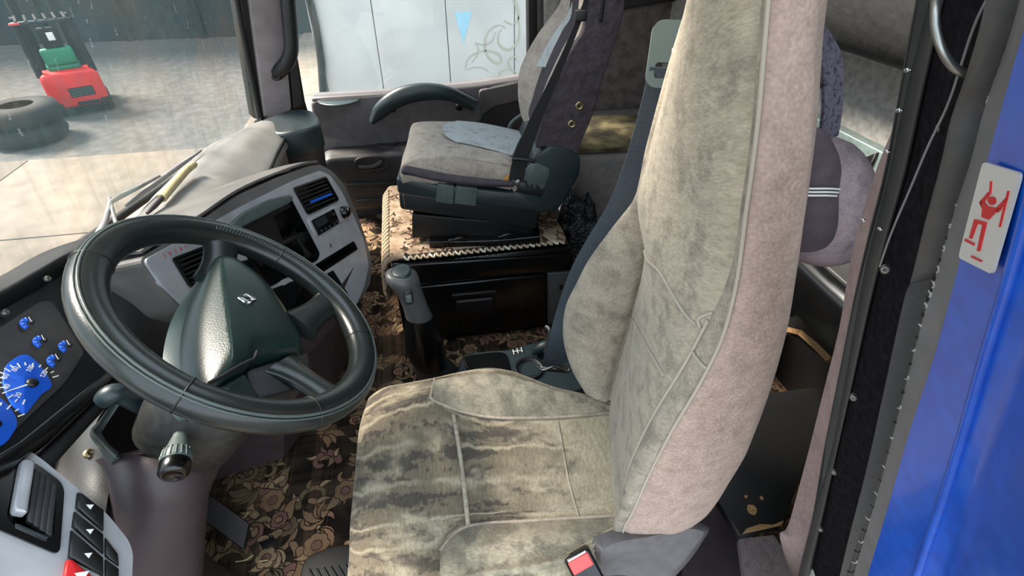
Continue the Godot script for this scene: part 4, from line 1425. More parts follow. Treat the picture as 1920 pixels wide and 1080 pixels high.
# ---------------------------------------------------------------- centre console
func build_console():
	var d := thing("center_console", "silver centre console with vents and empty radio bay turned to the driver", "console")
	var f := Transform3D(Vector3(0.3479, 0, -0.9375), Vector3(-0.2713, 0.9572, -0.1007), Vector3(0.8974, 0.2894, 0.333), Vector3(-0.56, 0.83, -0.955))
	var st := begin()
	var housing := rounded(PackedVector2Array([Vector2(-0.0041, 0.0061), Vector2(0.0489, 0.0022), Vector2(0.1786, -0.0074), Vector2(0.3181, -0.0135), Vector2(0.4718, -0.0393), Vector2(0.6117, -0.0702), Vector2(0.6736, -0.0908), Vector2(0.7173, -0.1345), Vector2(0.7402, -0.1918), Vector2(0.7323, -0.2812), Vector2(0.7081, -0.3808), Vector2(0.6736, -0.462), Vector2(0.6041, -0.5095), Vector2(0.5072, -0.5128), Vector2(0.3978, -0.4763), Vector2(0.2332, -0.3758), Vector2(0.039, -0.1888), Vector2(-0.0033, -0.1298)]), 0.015)
	var vent_a := rounded(PackedVector2Array([Vector2(0.0493, -0.0275), Vector2(0.1438, -0.0532), Vector2(0.1309, -0.0784), Vector2(0.0598, -0.1133), Vector2(0.0393, -0.0978)]), 0.008)
	var vent_b := rounded(PackedVector2Array([Vector2(0.4943, -0.0851), Vector2(0.6581, -0.1256), Vector2(0.6602, -0.2121), Vector2(0.4907, -0.1722)]), 0.01)
	var bay_o := rounded(PackedVector2Array([Vector2(0.2288, -0.057), Vector2(0.4639, -0.1), Vector2(0.4489, -0.2808), Vector2(0.4266, -0.2889), Vector2(0.2161, -0.2325), Vector2(0.2076, -0.1921)]), 0.008)
	var slot_o := rounded(PackedVector2Array([Vector2(0.4082, -0.2936), Vector2(0.627, -0.3475), Vector2(0.6251, -0.3805), Vector2(0.4073, -0.3261)]), 0.006)
	var pocket_o := rounded(PackedVector2Array([Vector2(0.3192, -0.3111), Vector2(0.404, -0.3355), Vector2(0.4643, -0.3528), Vector2(0.4694, -0.4847), Vector2(0.4065, -0.4684), Vector2(0.2895, -0.3808)]), 0.004)
	var holes := [vent_a, vent_b, bay_o, slot_o, pocket_o]
	slab(st, f, holed(housing, holes), 0.20, 0.0, -0.004)
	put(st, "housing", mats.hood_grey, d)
	# grey top skin of the hood
	var lip := curve(arr([Vector3(-0.558, 0.8369, -0.9664), Vector3(-0.5435, 0.8345, -1.0035), Vector3(-0.4957, 0.8255, -1.1245), Vector3(-0.4454, 0.8199, -1.2549), Vector3(-0.3849, 0.7955, -1.3968), Vector3(-0.3278, 0.7662, -1.5252), Vector3(-0.3031, 0.7476, -1.5757)]), 30)
	var n: Vector3 = f.basis.z
	var rows := []
	for k in 6:
		var row := []
		for p in lip:
			row.append(p + n * (-0.006 - 0.038 * k) + Vector3(0, 0.004 + 0.006 * sin(PI * k / 5.0), 0))
		rows.append(row)
	st = begin()
	sheet(st, rows, 0.006)
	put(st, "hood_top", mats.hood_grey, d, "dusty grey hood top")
	st = begin()
	slab(st, f, holed(rounded(PackedVector2Array([Vector2(0.0005, 0.0017), Vector2(0.0654, -0.0071), Vector2(0.1851, -0.0225), Vector2(0.3035, -0.0374), Vector2(0.5199, -0.0722), Vector2(0.6482, -0.101), Vector2(0.6832, -0.1337), Vector2(0.6992, -0.195), Vector2(0.6943, -0.2912), Vector2(0.6828, -0.3739), Vector2(0.6388, -0.454), Vector2(0.5629, -0.4877), Vector2(0.4762, -0.5014), Vector2(0.3953, -0.4786), Vector2(0.246, -0.3635), Vector2(0.0457, -0.1819), Vector2(0.0051, -0.1264), Vector2(-0.0046, -0.0546)]), 0.012), holes), 0.012, 0.0, 0.004)
	put(st, "face_plate", mats.silver, d, "brushed silver face plate")
	vent(d, f, rounded(PackedVector2Array([Vector2(0.0493, -0.0275), Vector2(0.1438, -0.0532), Vector2(0.1309, -0.0784), Vector2(0.0598, -0.1133), Vector2(0.0393, -0.0978)]), 0.008), 6, mats.gloss_black, mats.dash_black, (PackedVector2Array([Vector2(0.1438, -0.0532)])[0] - PackedVector2Array([Vector2(0.0493, -0.0275)])[0]).normalized())
	var v = vent(d, f, rounded(PackedVector2Array([Vector2(0.4943, -0.0851), Vector2(0.6581, -0.1256), Vector2(0.6602, -0.2121), Vector2(0.4907, -0.1722)]), 0.01), 6, mats.gloss_black, mats.dash_black, (PackedVector2Array([Vector2(0.6581, -0.1256)])[0] - PackedVector2Array([Vector2(0.4943, -0.0851)])[0]).normalized())
	st = begin()
	slab(st, f, PackedVector2Array([Vector2(0.5303, -0.1471), Vector2(0.6417, -0.1755), Vector2(0.6388, -0.1817), Vector2(0.5297, -0.154)]), 0.002, 0, 0.0075)
	put(st, "blue_tab", mats.gauge_blue, v, "blue slat tab")
	# radio bay
	st = begin()
	slab(st, f, rounded(PackedVector2Array([Vector2(0.2226, -0.0503), Vector2(0.2815, -0.0481), Vector2(0.3855, -0.0655), Vector2(0.4639, -0.0916), Vector2(0.4705, -0.1052), Vector2(0.4537, -0.1099), Vector2(0.2221, -0.0681)]), 0.01), 0.02, 0.006, 0.012)
	put(st, "bay_cap", mats.slate_light, d, "pale rounded cap over the bay")
	var bay := tray(d, f, bay_o, 0.004, 0.008, 0.055, mats.gloss_black, "radio_bay", "black empty radio bay")
	st = begin()
	slab(st, f, PackedVector2Array([Vector2(0.2341, -0.0647), Vector2(0.4571, -0.1066), Vector2(0.456, -0.1248), Vector2(0.373, -0.1091), Vector2(0.3532, -0.182), Vector2(0.3314, -0.1923), Vector2(0.2683, -0.181), Vector2(0.2386, -0.1807)]), 0.02, 0.002, 0.002)
	put(st, "bay_plate", mats.dash_black, bay)
	st = begin()
	slab(st, f, PackedVector2Array([Vector2(0.3548, -0.1778), Vector2(0.4384, -0.1976), Vector2(0.4372, -0.2077), Vector2(0.3534, -0.1873)]), 0.045, 0.001, 0.002)
	put(st, "bay_divider", mats.dash_black, bay)
	st = begin()
	slab(st, f, PackedVector2Array([Vector2(0.4069, -0.1981), Vector2(0.4303, -0.2053), Vector2(0.4301, -0.2235), Vector2(0.4153, -0.2196), Vector2(0.4207, -0.2508), Vector2(0.4205, -0.2695), Vector2(0.3849, -0.2605), Vector2(0.388, -0.2515), Vector2(0.4087, -0.256), Vector2(0.4081, -0.2205)]), 0.012, 0.001, 0.002)
	put(st, "connector", mats.black, bay)
	for q in [Vector3(-0.4483, 0.762, -1.1968), Vector3(-0.3899, 0.7396, -1.3349)]:
		screw(q + n * 0.003, n, 0.0055, mats.chrome, bay)
	# climate strip
	st = begin()
	slab(st, f, rounded(PackedVector2Array([Vector2(0.4771, -0.1789), Vector2(0.6406, -0.2192), Vector2(0.6827, -0.2399), Vector2(0.6925, -0.2655), Vector2(0.665, -0.2787), Vector2(0.4729, -0.2391)]), 0.012), 0.015, 0.003, 0.0075)
	put(st, "climate_frame", mats.silver, d)
	st = begin()
	slab(st, f, rounded(PackedVector2Array([Vector2(0.4877, -0.1905), Vector2(0.6118, -0.2171), Vector2(0.6025, -0.2648), Vector2(0.4827, -0.2395)]), 0.004), 0.012, 0.001, 0.0095)
	var cl := put(st, "climate_panel", mats.gloss_black, d, "black climate control panel")
	st = begin()
	slab(st, f, PackedVector2Array([Vector2(0.4968, -0.1976), Vector2(0.5534, -0.2095), Vector2(0.5539, -0.2326), Vector2(0.4989, -0.2211)]), 0.002, 0, 0.0105)
	put(st, "display", mats.slate, cl)
	for q in [PackedVector2Array([Vector2(0.5042, -0.2356)])[0], PackedVector2Array([Vector2(0.5264, -0.2413)])[0], PackedVector2Array([Vector2(0.5491, -0.2472)])[0], PackedVector2Array([Vector2(0.5738, -0.252)])[0], PackedVector2Array([Vector2(0.5932, -0.2555)])[0], PackedVector2Array([Vector2(0.595, -0.2291)])[0]]:
		st = begin()
		lathe(st, moved(f, q.x, q.y, 0.0095), [Vector2(0.0045, 0), Vector2(0.0045, 0.002), Vector2(0.003, 0.003), Vector2(0, 0.003)], 12)
		put(st, "button", mats.dash_dark, cl)
	st = begin()
	var kq: Vector2 = PackedVector2Array([Vector2(0.6492, -0.2516)])[0]
	lathe(st, moved(f, kq.x, kq.y, 0.008), [Vector2(0.021, 0), Vector2(0.021, 0.004), Vector2(0.017, 0.004), Vector2(0.0165, 0.016), Vector2(0.014, 0.019), Vector2(0, 0.019)], 24)
	put(st, "knob", mats.gloss_black, d, "round black fan knob")
	st = begin()
	slab(st, f, PackedVector2Array([kq + Vector2(-0.0015, 0.004), kq + Vector2(0.0015, 0.004), kq + Vector2(0.0015, 0.013), kq + Vector2(-0.0015, 0.013)]), 0.001, 0, 0.028)
	put(st, "knob_mark", mats.white_paint, d)
	# small round keyhole, ashtray slot and pocket
	st = begin()
	var hq: Vector2 = PackedVector2Array([Vector2(0.5114, -0.2923)])[0]
	lathe(st, moved(f, hq.x, hq.y, 0.004), [Vector2(0.006, 0), Vector2(0.006, 0.002), Vector2(0.003, 0.002), Vector2(0, 0.001)], 14)
	put(st, "keyhole", mats.steel, d)
	tray(d, f, slot_o, 0.0025, 0.0055, 0.05, mats.black, "ashtray_slot")
	tray(d, f, pocket_o, 0.0025, 0.0055, 0.07, mats.black, "pocket")
	st = begin()
	slab(st, f, rounded(PackedVector2Array([Vector2(0.1269, -0.1025), Vector2(0.2239, -0.1475), Vector2(0.2247, -0.1944), Vector2(0.2111, -0.2374), Vector2(0.3289, -0.2844), Vector2(0.3789, -0.3211), Vector2(0.3836, -0.3482), Vector2(0.3159, -0.32), Vector2(0.2884, -0.3879), Vector2(0.2113, -0.3412), Vector2(0.044, -0.1836)]), 0.004), 0.012, 0.001, 0.0058)
	put(st, "switch_panel", mats.gloss_black, d)
	st = begin()
	slab(st, f, rounded(PackedVector2Array([Vector2(0.2618, -0.244), Vector2(0.28, -0.2503), Vector2(0.2811, -0.2656), Vector2(0.2617, -0.2601)]), 0.002), 0.006, 0.001, 0.009)
	put(st, "silver_clip", mats.silver, d)
	var marks := "IVTAL"
	for k in marks.length():
		var a: Vector2 = PackedVector2Array([Vector2(0.0408, -0.0164)])[0].lerp(PackedVector2Array([Vector2(0.0956, -0.028)])[0], k / 4.0)
		letters(marks[k], Transform3D(f.basis * Basis(Vector3.BACK, -0.25), f * Vector3(a.x, a.y, 0.0045)), 0.011, mats.red_button, "worn_letter", d)
	# side cheek and lower body down to the floor
	st = begin()
	var rr := []
	for q in [[0.44, 0.0], [0.36, 0.0], [0.22, 0.05], [0.02, 0.10]]:
		rr.append([Vector3(-0.24 - q[1], q[0], -1.47), Vector3(-0.30 - q[1], q[0], -1.52), Vector3(-0.75, q[0], -1.5), Vector3(-0.75, q[0], -1.0), Vector3(-0.42 - q[1], q[0], -1.05), Vector3(-0.30 - q[1], q[0], -1.28)])
	loft(st, rr, true, true, -1)
	put(st, "lower_body", mats.brown_plastic, d)


# ---------------------------------------------------------------- steering wheel and column
func build_wheel():
	var f := Transform3D(Vector3(0, -0.1023, -0.9947), Vector3(-0.7666, 0.6388, -0.0657), Vector3(0.6421, 0.7626, -0.0785), Vector3(-0.317, 0.839, -0.732))
	var w := thing("steering_wheel", "large black leather-wrapped steering wheel with a padded hub and diamond emblem", "steering wheel", f.origin)
	var n := 72
	var st := begin()
	var rm := 0.2185
	var rings := []
	for i in n + 1:
		var a := TAU * i / n
		var c := Vector3(cos(a), sin(a), 0)
		var pts := []
		for k in 18:
			var b := TAU * k / 18
			pts.append(f * (c * (rm + cos(b) * 0.0265) + Vector3(0, 0, sin(b) * 0.024)))
		rings.append(pts)
	loft(st, rings, true, false)
	var rim := put(st, "rim", mats.leather, w)
	# raised piping on the outer shoulder, stitched seam inside, wrap joints
	for q in [[0.95, 0.0022, mats.slate_light, "piping"], [0.75, 0.0016, mats.slate_light, "piping"]]:
		st = begin()
		var p := []
		for i in n:
			var a := TAU * i / n
			p.append(f * (Vector3(cos(a), sin(a), 0) * (rm + cos(q[0]) * 0.0265) + Vector3(0, 0, sin(q[0]) * 0.0243)))
		tube(st, p, q[1], 6, true)
		put(st, q[3], q[2], rim)
	for a0 in [1.75, -0.05, -1.25, -2.45, 3.0]:
		st = begin()
		var p := []
		var c := Vector3(cos(a0), sin(a0), 0)
		for k in 20:
			var b := TAU * k / 20
			p.append(f * (c * (rm + cos(b) * 0.0266) + Vector3(0, 0, sin(b) * 0.0241)))
		tube(st, p, 0.0016, 5, true)
		put(st, "wrap_joint", mats.black, rim)
	st = begin()
	for i in 46:
		var a := lerpf(-0.75, 0.55, i / 45.0)
		var p := []
		for k in 3:
			var b := 1.75 + k * 0.16
			p.append(f * (Vector3(cos(a + k * 0.01), sin(a + k * 0.01), 0) * (rm + cos(b) * 0.0268) + Vector3(0, 0, sin(b) * 0.0244)))
		tube(st, p, 0.0008, 4)
	var stc := put(st, "stitching", mats.slate_light, rim)
	stc.set_meta("kind", "stuff")
	# spokes
	for q in [[Vector2(0.192, 0.098), Vector2(0.085, 0.060), 0.030], [Vector2(0.165, -0.140), Vector2(0.06, -0.09), 0.028], [Vector2(-0.118, -0.180), Vector2(-0.06, -0.08), 0.026]]:
		var path := []
		for k in 7:
			var t := k / 6.0
			var p: Vector2 = q[0].lerp(q[1], t)
			path.append(Vector3(p.x, p.y, -0.002 - 0.022 * t))
		var rr := []
		for i in 7:
			var d: Vector3 = (path[mini(i + 1, 6)] - path[maxi(i - 1, 0)]).normalized()
			var s := d.cross(Vector3.BACK).normalized()
			var wd: float = q[2] * (1.0 + 0.5 * pow(absf(i / 6.0 - 0.45) * 1.8, 2))
			var pts := []
			for k in 14:
				var b := TAU * k / 14
				pts.append(f * (path[i] + s * cos(b) * wd + Vector3(0, 0, sin(b) * 0.014)))
			rr.append(pts)
		st = begin()
		loft(st, rr)
		put(st, "spoke", mats.leather, w)
	# hub pad: a padded cushion folded along a ridge
	var outline := smooth2(PackedVector2Array([Vector2(0.1033, 0.0942), Vector2(0.1499, 0.0742), Vector2(0.1548, 0.0403), Vector2(0.1463, -0.0033), Vector2(0.1115, -0.0528), Vector2(0.0747, -0.0913), Vector2(0.0447, -0.113), Vector2(0.0037, -0.119), Vector2(-0.0235, -0.0972), Vector2(-0.0587, -0.0641), Vector2(-0.0929, -0.0347), Vector2(-0.1139, -0.0305), Vector2(-0.1566, -0.0084), Vector2(-0.1885, 0.0081), Vector2(-0.1846, 0.0249), Vector2(-0.1599, 0.0448), Vector2(-0.1067, 0.0682), Vector2(-0.0459, 0.0854), Vector2(0.0209, 0.095)]), 110)
	var ridge_a: Vector2 = PackedVector2Array([Vector2(0.1273, 0.0872)])[0]
	var ridge_b: Vector2 = PackedVector2Array([Vector2(-0.1477, -0.0114)])[0]
	var cen := ridge_a.lerp(ridge_b, 0.5) + Vector2(0.01, -0.03)
	var rows := []
	for k in 25:
		var t := k / 24.0
		var row := []
		for p in outline:
			var q := p.lerp(cen, pow(t, 1.25))
			var ab := (ridge_b - ridge_a).normalized()
			var side := (q - ridge_a).cross(ab)
			if side > 0:
				q -= ab.orthogonal() * side * 0.24 * (1.0 if ab.orthogonal().cross(ab) > 0 else -1.0)
				side *= 0.76
			var fold := -absf(side) * (1.05 if side > 0 else 0.06) - (0.0 if side > 0 else 1.1 * side * side)
			var h := 0.014 + fold - 0.022 * pow(1.0 - t, 6.0)
			row.append(f * Vector3(q.x, q.y, h))
		row.append(row[0])
		rows.append(row)
	var skirt := []
	for p in outline:
		skirt.append(f * Vector3(p.x, p.y, -0.075))
	skirt.append(skirt[0])
	rows.push_front(skirt)
	st = begin()
	grid(st, rows, 1)
	var pad := put(st, "hub_pad", mats.pad, w)
	# diamond emblem
	var ef := moved(f, 0, 0, 0)
	var ec: Vector2 = PackedVector2Array([Vector2(0.02, 0.0123)])[0]
	var e_side := (ec - ridge_a).cross((ridge_b - ridge_a).normalized())
	var ez := 0.014 - absf(e_side) * (1.05 if e_side > 0 else 0.06) - 1.1 * e_side * e_side + 0.0035
	var d1: PackedVector2Array = PackedVector2Array([Vector2(0.0104, 0.0261), Vector2(0.0322, 0.0163), Vector2(0.0285, -0.0023), Vector2(0.0095, 0.0088)])
	var d2: PackedVector2Array = PackedVector2Array([Vector2(0.0159, 0.0195), Vector2(0.0271, 0.0141), Vector2(0.0249, 0.0043), Vector2(0.015, 0.0102)])
	for i in 4:
		st = begin()
		var j := (i + 1) % 4
		slab(st, ef, PackedVector2Array([d1[i], d1[j], d2[j], d2[i]]), 0.006, 0.0006, ez + 0.002)
		put(st, "emblem_bar", mats.chrome, pad, "bright metal side of the diamond emblem")
	# split along the lower edge of the pad and the trim below it
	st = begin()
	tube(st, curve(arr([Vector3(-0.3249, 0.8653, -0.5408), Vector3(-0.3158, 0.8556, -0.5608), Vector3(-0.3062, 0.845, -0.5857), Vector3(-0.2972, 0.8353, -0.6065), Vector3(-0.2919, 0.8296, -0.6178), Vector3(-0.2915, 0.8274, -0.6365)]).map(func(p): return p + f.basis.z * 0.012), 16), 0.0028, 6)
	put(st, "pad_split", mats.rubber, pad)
	st = begin()
	slab(st, f, smooth2(PackedVector2Array([Vector2(-0.1942, 0.0107), Vector2(-0.1606, -0.0095), Vector2(-0.125, -0.0292), Vector2(-0.1309, -0.0404), Vector2(-0.1489, -0.056), Vector2(-0.1713, -0.0707), Vector2(-0.1958, -0.0528), Vector2(-0.2107, -0.027), Vector2(-0.2099, 0.0003)]), 32), 0.02, 0.008, -0.012)
	put(st, "hub_trim", mats.pad, w)
	st = begin()
	slab(st, f, rounded(PackedVector2Array([Vector2(-0.1049, -0.0325), Vector2(-0.065, -0.0654), Vector2(-0.0023, -0.1219), Vector2(-0.061, -0.1363), Vector2(-0.1019, -0.1177), Vector2(-0.1547, -0.067), Vector2(-0.1398, -0.0506)]), 0.012), 0.05, 0.01, -0.022)
	put(st, "spoke_cover", mats.dash_dark, w)
	st = begin()
	lathe(st, moved(f, 0, 0, -0.03), [Vector2(0.06, 0), Vector2(0.06, -0.05), Vector2(0.05, -0.06), Vector2(0.045, -0.15), Vector2(0, -0.15)], 28)
	put(st, "hub_boss", mats.black, w)
	build_column(f)


func build_column(f: Transform3D):
	var c := thing("steering_column", "grey plastic steering column cover with stalks below the wheel", "steering column", f.origin + f.basis.z * -0.3)
	# shroud: a rounded box round the column axis
	var rings := []
	for q in [[-0.085, 0.055, 0.05], [-0.10, 0.085, 0.07], [-0.13, 0.105, 0.085], [-0.20, 0.11, 0.09], [-0.26, 0.10, 0.085], [-0.285, 0.08, 0.07], [-0.29, 0.05, 0.05]]:
		var pts := []
		for k in 28:
			var a := TAU * k / 28
			var x: float = signf(cos(a)) * pow(absf(cos(a)), 0.6) * q[1]
			var y: float = signf(sin(a)) * pow(absf(sin(a)), 0.6) * q[2]
			pts.append(f * Vector3(x - 0.01, y - 0.02, q[0]))
		rings.append(pts)
	var st := begin()
	loft(st, rings, true, true, 1, true)
	put(st, "shroud", mats.shroud, c)
	# light stalk with a paddle end, behind the rim
	var p := curve([Vector3(-0.527, 0.641, -0.72), Vector3(-0.534, 0.692, -0.7), Vector3(-0.541, 0.728, -0.69), Vector3(-0.548, 0.741, -0.685), Vector3(-0.562, 0.736, -0.68), Vector3(-0.571, 0.732, -0.675)], 20)
	var rr := []
	for i in 21:
		rr.append(0.016 if i < 9 else lerpf(0.016, 0.011, (i - 9) / 11.0) + 0.004 * sin((i - 9) / 11.0 * PI))
	st = begin()
	tube(st, p, rr, 12)
	put(st, "light_stalk", mats.slate, c)
	# wiper stalk pointing at the driver
	var a := Vector3(-0.434, 0.71, -0.618)
	var b := Vector3(-0.425, 0.7, -0.53)
	var wf := frame(a, b - a, Vector3.RIGHT)
	var L := a.distance_to(b)
	st = begin()
	lathe(st, wf, [Vector2(0.010, -0.03), Vector2(0.011, L * 0.2), Vector2(0.016, L * 0.42), Vector2(0.0205, L * 0.55), Vector2(0.0215, L * 0.7), Vector2(0.0205, L * 0.72)], 24)
	var ws := put(st, "wiper_stalk", mats.slate_light, c)
	st = begin()
	lathe(st, wf, [Vector2(0.0205, L * 0.70), Vector2(0.022, L * 0.74), Vector2(0.0215, L * 0.94), Vector2(0.018, L * 0.99), Vector2(0.0145, L), Vector2(0.0135, L * 0.985), Vector2(0, L * 0.985)], 24)
	put(st, "stalk_tip", mats.gloss_black, ws, "dark glossy end cap of the stalk")
	for k in 18:
		st = begin()
		var ang := TAU * k / 18
		var o := Vector3(cos(ang), sin(ang), 0)
		tube(st, [wf * (o * 0.0195 + Vector3(0, 0, L * 0.5)), wf * (o * 0.022 + Vector3(0, 0, L * 0.69))], 0.0014, 5)
		put(st, "ridge", mats.slate_light, ws)
	st = begin()
	lathe(st, frame(a, b - a, Vector3.RIGHT), [Vector2(0.034, -0.02), Vector2(0.036, -0.004), Vector2(0.028, 0.004), Vector2(0.016, -0.004), Vector2(0.01, -0.01)], 20)
	put(st, "stalk_boot", mats.brown_plastic, c)
	# torn collar on the left and the lower housing down to the floor
	st = begin()
	var rows := [
		[Vector3(-0.636, 0.625, -0.789), Vector3(-0.658, 0.609, -0.755), Vector3(-0.666, 0.606, -0.729), Vector3(-0.64, 0.602, -0.695), Vector3(-0.606, 0.594, -0.656)],
		[Vector3(-0.621, 0.64, -0.772), Vector3(-0.645, 0.618, -0.74), Vector3(-0.647, 0.618, -0.715), Vector3(-0.622, 0.617, -0.684), Vector3(-0.591, 0.614, -0.649)],
		[Vector3(-0.615, 0.643, -0.767), Vector3(-0.638, 0.618, -0.732), Vector3(-0.634, 0.623, -0.71), Vector3(-0.61, 0.623, -0.68), Vector3(-0.58, 0.625, -0.65)],
		[Vector3(-0.623, 0.626, -0.781), Vector3(-0.648, 0.599, -0.745), Vector3(-0.642, 0.606, -0.724), Vector3(-0.619, 0.608, -0.695), Vector3(-0.589, 0.612, -0.667)]]
	sheet(st, patch(rows, 14, 12), 0.008, 1, 1, true)
	put(st, "collar", mats.slate_light, c, "scuffed pale collar")
	st = begin()
	rows = [
		[Vector3(-0.641, 0.62, -0.799), Vector3(-0.717, 0.574, -0.778), Vector3(-0.75, 0.55, -0.739), Vector3(-0.775, 0.533, -0.68)],
		[Vector3(-0.673, 0.595, -0.766), Vector3(-0.699, 0.575, -0.736), Vector3(-0.718, 0.552, -0.697), Vector3(-0.727, 0.54, -0.651)],
		[Vector3(-0.648, 0.586, -0.703), Vector3(-0.652, 0.57, -0.672), Vector3(-0.657, 0.557, -0.637), Vector3(-0.657, 0.539, -0.597)],
		[Vector3(-0.599, 0.585, -0.674), Vector3(-0.616, 0.559, -0.65), Vector3(-0.616, 0.544, -0.606), Vector3(-0.619, 0.509, -0.567)]]
	sheet(st, patch(rows, 14, 12), 0.012, 1, 1, true)
	put(st, "knee_panel", mats.dash_black, c, "scratched knee panel")
	screw(Vector3(-0.666, 0.58, -0.702), Vector3(0.8, 0.5, 0.2), 0.009, mats.brass, c)
	st = begin()
	var rings2 := []
	for q in [
		[Vector3(-0.58, 0.61, -0.663), Vector3(-0.513, 0.61, -0.638), Vector3(-0.465, 0.555, -0.65), Vector3(-0.456, 0.512, -0.73), Vector3(-0.62, 0.50, -0.76), Vector3(-0.67, 0.56, -0.70)],
		[Vector3(-0.582, 0.607, -0.649), Vector3(-0.51, 0.61, -0.618), Vector3(-0.46, 0.55, -0.638), Vector3(-0.476, 0.484, -0.725), Vector3(-0.63, 0.47, -0.76), Vector3(-0.68, 0.53, -0.70)],
		[Vector3(-0.617, 0.542, -0.618), Vector3(-0.537, 0.54, -0.588), Vector3(-0.488, 0.485, -0.626), Vector3(-0.519, 0.423, -0.698), Vector3(-0.66, 0.40, -0.78), Vector3(-0.70, 0.45, -0.70)],
		[Vector3(-0.663, 0.399, -0.54), Vector3(-0.59, 0.402, -0.516), Vector3(-0.522, 0.343, -0.546), Vector3(-0.567, 0.263, -0.621), Vector3(-0.68, 0.25, -0.78), Vector3(-0.72, 0.30, -0.68)],
		[Vector3(-0.64, 0.0, -0.56), Vector3(-0.60, 0.0, -0.55), Vector3(-0.56, 0.0, -0.60), Vector3(-0.57, 0.0, -0.70), Vector3(-0.72, 0.0, -0.78), Vector3(-0.76, 0.0, -0.66)]]:
		rings2.append(ring(q, 36))
	loft(st, rings2, true, true, 1, true)
	put(st, "lower_housing", mats.brown_plastic, c, "brown lower housing")
	# accelerator
	var pd := thing("accelerator_pedal", "ribbed black accelerator pedal on the carpet beside the column housing", "pedal")
	var o := Vector3(-0.634, 0.06, -0.846)
	var u: Vector3 = (Vector3(-0.55, 0.05, -0.783) - Vector3(-0.699, 0.1, -0.898)).normalized()
	var v: Vector3 = (Vector3(-0.692, 0.08, -0.846) - Vector3(-0.683, 0.1, -0.906)).normalized()
	var pf := Transform3D(u, v, u.cross(v).normalized(), o)
	if pf.basis.z.y < 0:
		pf = Transform3D(u, -v, u.cross(-v).normalized(), o)
	st = begin()
	slab(st, pf, rrect(-0.085, -0.032, 0.165, 0.064, 0.006), 0.014, 0.003)
	var plate := put(st, "pedal_plate", mats.dash_black, pd)
	for k in 15:
		st = begin()
		var y := -0.028 + k * 0.004
		slab(st, pf, PackedVector2Array([Vector2(-0.083, y - 0.0011), Vector2(0.078, y - 0.0011), Vector2(0.078, y + 0.0011), Vector2(-0.083, y + 0.0011)]), 0.003, 0.0008, 0.0025)
		put(st, "rib", mats.door_grey, plate)
	st = begin()
	tube(st, [pf * Vector3(-0.03, 0, -0.01), pf * Vector3(-0.05, 0, -0.06)], 0.012, 8)
	put(st, "pedal_arm", mats.black, pd)


